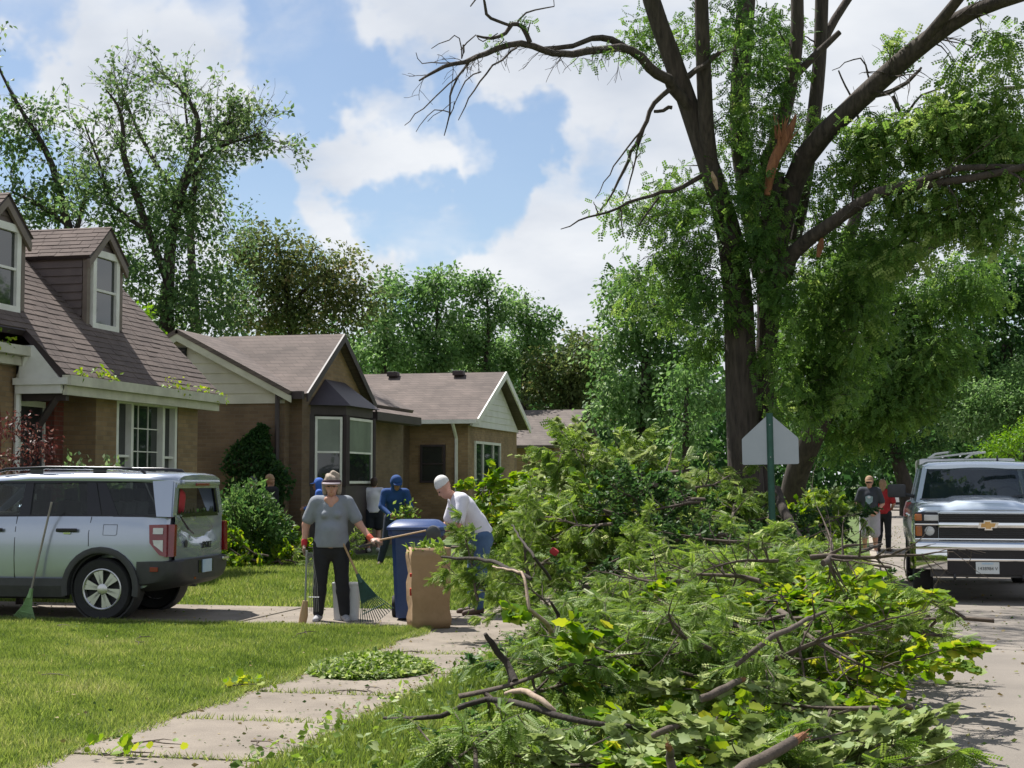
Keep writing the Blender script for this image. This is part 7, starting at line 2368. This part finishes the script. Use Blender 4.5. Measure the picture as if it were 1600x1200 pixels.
gl = MB(); gl.tube([Hd1(.06, .012, -.075), Hd1(.093, .014, -.05), Hd1(.098, .014, 0), Hd1(.093, .014, .05), Hd1(.06, .012, .075)], [.003] * 5, 5); gl.build('glasses', M['glasses'], W1)
sdf_object('neckline', [(J1['neck'] * .75 + J1['chest'] * .25 + V3(-.035, -.062, .02), J1['neck'] * .4 + J1['chest'] * .6 + V3(0, -.104, .015), .052, .030), (J1['neck'] * .75 + J1['chest'] * .25 + V3(.035, -.062, .02), J1['neck'] * .4 + J1['chest'] * .6 + V3(0, -.104, .015), .052, .030)], M['skin'], W1, .010, .01)
# the pole she holds out towards the bin
mw = Matrix.Translation(W1.location) @ Matrix.Rotation(math.radians(16), 4, 'Z')
hnd = mw @ Vector(tuple(J1['wl'] + V3(.07, -.045, -.012)))
pr_ = hnd + Vector((.60, -.10, .12)); pl_ = hnd - Vector((.20, -.04, .07))
PT = empty('long_tool', hnd); tag(PT, 'long thin handled tool with round dark head held out over the navy bin', 'tool')
MB().tube([pl_, hnd, pr_], [.011, .011, .010], 8).build('pole', M['handle_wood'], PT, world=True)
MB().tube([pl_ - (pr_ - pl_).normalized() * .03, pl_ + (pr_ - pl_).normalized() * .13], [.016, .016], 8).build('grip', M['cladding'], PT, world=True)
hdp = MB(); hdp.lathe([(.001, -.03), (.05, -.03), (.082, -.01), (.088, .02), (.075, .06), (.001, .07)], 20, 'Y'); hdp.v = [(pr_.x + .08 + a, pr_.y + b_, pr_.z - .03 + c_) for a, b_, c_ in hdp.v]
hdp.build('round_head', M['cap_dark'], PT, world=True, smooth=40)

# person in blue hood behind the bin
q0 = on_z(622, 884)
person('person in dark blue hooded sweatshirt bending behind the navy bin with cut leaves', (q0.x, q0.y - .2), math.radians(18), 1.74, dict(
    pel=(0, .10, .90), waist=(0, .06, 1.04), chest=(0, -.06, 1.24), neck=(0, -.14, 1.40), head=(.02, -.22, 1.51), headdir=(.25, -1, -.45), headup=(0, -.3, 1), sr=(-.20, -.10, 1.35), sl=(.20, -.10, 1.35),
    er=(-.25, -.16, 1.10), el=(.27, -.14, 1.10), wr=(-.10, -.36, .95), wl=(.17, -.36, .97), hr=(-.10, .10, .88), hl=(.10, .10, .88), kr=(-.17, .05, .47), kl=(.12, -.06, .47), ar=(-.27, .16, .085), al=(.12, .0, .085), tr=(-.30, .02, .035), tl=(.13, -.14, .035)),
    build=1.1, top='hoodie', sleeve=1, bottom='jeans_dark', shoes='shoe_brown', skin='skin_tan', hair_style='none', hood='hoodie', hat=('cap', 'hoodie'), h=.017, hem=-.10)
n = 160; r = np.random.default_rng(8)
root = empty('held_branch', (q0.x + .22, q0.y - .62, .95)); tag(root, 'leafy green cutting held by the person in the dark blue hood', 'branch')
l = r.uniform(.06, .12, n)
link_mesh('leaves', leaves_mesh('leaves', r.normal(0, 1, (n, 3)) * np.array([.12, .08, .10]) + np.array([.08, 0, .06]), r.normal(size=(n, 3)) + np.array([.5, 0, .3]), l, l * .5, r.uniform(.1, .8, n), T_LEAF, r), M['locust'], root)
MB().tube([(-.12, 0, -.02), (0, 0, .02), (.2, 0, .1)], [.008, .007, .004], 5).build('stem', M['twig'], root)

# person in white tee and black shorts, back to the camera
q0 = on_z(584, 864)
person('person in white tee and black shorts walking away on the lawn', (q0.x, q0.y), math.radians(180 + 15), 1.68, dict(er=(-.25, .0, 1.13), wr=(-.20, -.20, 1.02), el=(.25, .0, 1.13), wl=(.18, -.22, 1.04), kr=(-.10, -.06, .50), ar=(-.10, .10, .10), tr=(-.11, -.03, .04)),
       build=1.08, top='tee_white', sleeve=.75, bottom='shorts_black', leg_end=.36, shoes='shoe_white', hair='hair_brown', hair_style='short', h=.02, hem=-.02)
# person in bright blue hood facing left by the bay window
q0 = on_y(500, 760, 29.2)
person('person in bright blue hood standing before the bay window', (q0.x, q0.y), math.radians(-75), 1.66, dict(head=(0, -.05, 1.55), er=(-.24, -.06, 1.13), wr=(-.16, -.26, 1.10), el=(.24, -.06, 1.13), wl=(.14, -.28, 1.08)), build=1.05, top='hoodie_light', sleeve=1, bottom='jeans_dark', shoes='shoe_brown',
       skin='skin_tan', hair_style='none', hood='hoodie_light', hat=('cap', 'hoodie_light'), h=.022, hem=-.08)
# bending person in white cap, tee and jeans
q0 = on_z(737, 962)
WB, JB, HB = person('bending person in white cap, white tee and jeans beside the paper bag', (q0.x, q0.y + .1), math.radians(-62), 1.76, dict(
    pel=(0, .08, .93), waist=(0, .02, 1.06), chest=(0, -.12, 1.24), neck=(0, -.24, 1.37), head=(0, -.35, 1.46), headdir=(0, -.8, -.65), headup=(0, -.65, .8), sr=(-.19, -.18, 1.33), sl=(.19, -.18, 1.33),
    er=(-.25, -.25, 1.06), el=(.25, -.25, 1.06), wr=(-.17, -.44, .88), wl=(.17, -.44, .88), hr=(-.10, .08, .90), hl=(.10, .08, .90), kr=(-.12, .02, .48), kl=(.12, .05, .48)),
    build=1.12, top='tee_white', sleeve=.8, bottom='jeans', shoes='shoe_brown', hair_style='none', hat=('beanie', 'cap_white'), h=.016, hem=-.03, gloves={'r': 'glove', 'l': 'glove'})
# two heads behind the shrub
q0 = on_y(421, 770, 29.1)
person('person with tan cap mostly hidden behind the large rounded shrub', (q0.x, q0.y), math.radians(150), 1.72, dict(), top='black_cloth', sleeve=1, bottom='jeans_dark', skin='skin_tan', hair_style='none', hat=('beanie', 'cap_tan'), h=.024)
q0 = on_y(395, 775, 29.3)
person('person with dark grey cap almost wholly hidden behind the large rounded shrub', (q0.x, q0.y), math.radians(190), 1.68, dict(), top='black_cloth', sleeve=1, bottom='jeans_dark', skin='skin_tan', hair_style='none', hat=('beanie', 'cap_dark'), h=.024)
# head among the branches beside the big trunk
q0 = on_y(1076, 760, 29.5)
person('brown haired person mostly hidden in the brush by the big trunk', (q0.x, q0.y), math.radians(60), 1.76, dict(), top='tee_charcoal', sleeve=.7, bottom='jeans_dark', skin='skin_tan', hair='hair_brown', hair_style='short', h=.024)
# two people walking on the street
q0 = on_z(1360, 868, RZ)
WM, JM, HM = person('man in charcoal tee with pale print and grey shorts walking up the street', (q0.x, q0.y), math.radians(-4), 1.80, dict(er=(-.27, .04, 1.14), wr=(-.30, -.14, 1.00), el=(.27, .03, 1.12), wl=(.16, -.16, .93), hdl=(-.6, -.5, -.4), kr=(-.11, -.06, .49), ar=(-.12, .06, .09), tr=(-.14, -.08, .04)),
       build=1.16, top='tee_charcoal', sleeve=.8, bottom='shorts_grey', leg_end=.5, shoes='shoe_white', hair='hair_brown', hair_style='short', hat=('cap', 'cap_tan'), h=.02, hem=-.06, root_z=RZ)
sh = JM['chest'] * .7 + JM['waist'] * .3
pts = [(-.085, .07), (0, .10), (.085, .07), (.075, -.05), (0, -.11), (-.075, -.05)]
MB().prism([tuple(sh + V3(a, -.135 - .16 * 0 - .018 + .35 * a * a * 2, c_)) for a, c_ in pts], (0, -.006, 0)).build('shirt_print', M['shirt_print'], WM)
MB().prism([tuple(sh + V3(a * .45, -.150 - .012, c_ * .25 + .055)) for a, c_ in pts], (0, -.008, 0)).build('shirt_print', M['tee_white'], WM)
gl = MB(); gl.tube([HM(.06, .012, -.075), HM(.095, .014, -.04), HM(.10, .014, 0), HM(.095, .014, .04), HM(.06, .012, .075)], [.006, .014, .010, .014, .006], 5); gl.build('sunglasses', M['glasses'], WM)
q0 = on_z(1381, 862, RZ)
WR, JR, HR_ = person('person in red tee and black trousers walking away on the street', (q0.x, q0.y), math.radians(165), 1.74, dict(er=(-.25, .0, 1.13), wr=(-.18, -.18, 1.05), el=(.25, 0, 1.13), wl=(.2, -.2, 1.05), kl=(.10, -.07, .5), al=(.10, .1, .1), tl=(.11, -.03, .04)),
       build=1.05, top='tee_red', sleeve=.8, bottom='black_cloth', shoes='shoe_brown', hair='hair_blond', hair_style='long', h=.022, hem=-.04, root_z=RZ)
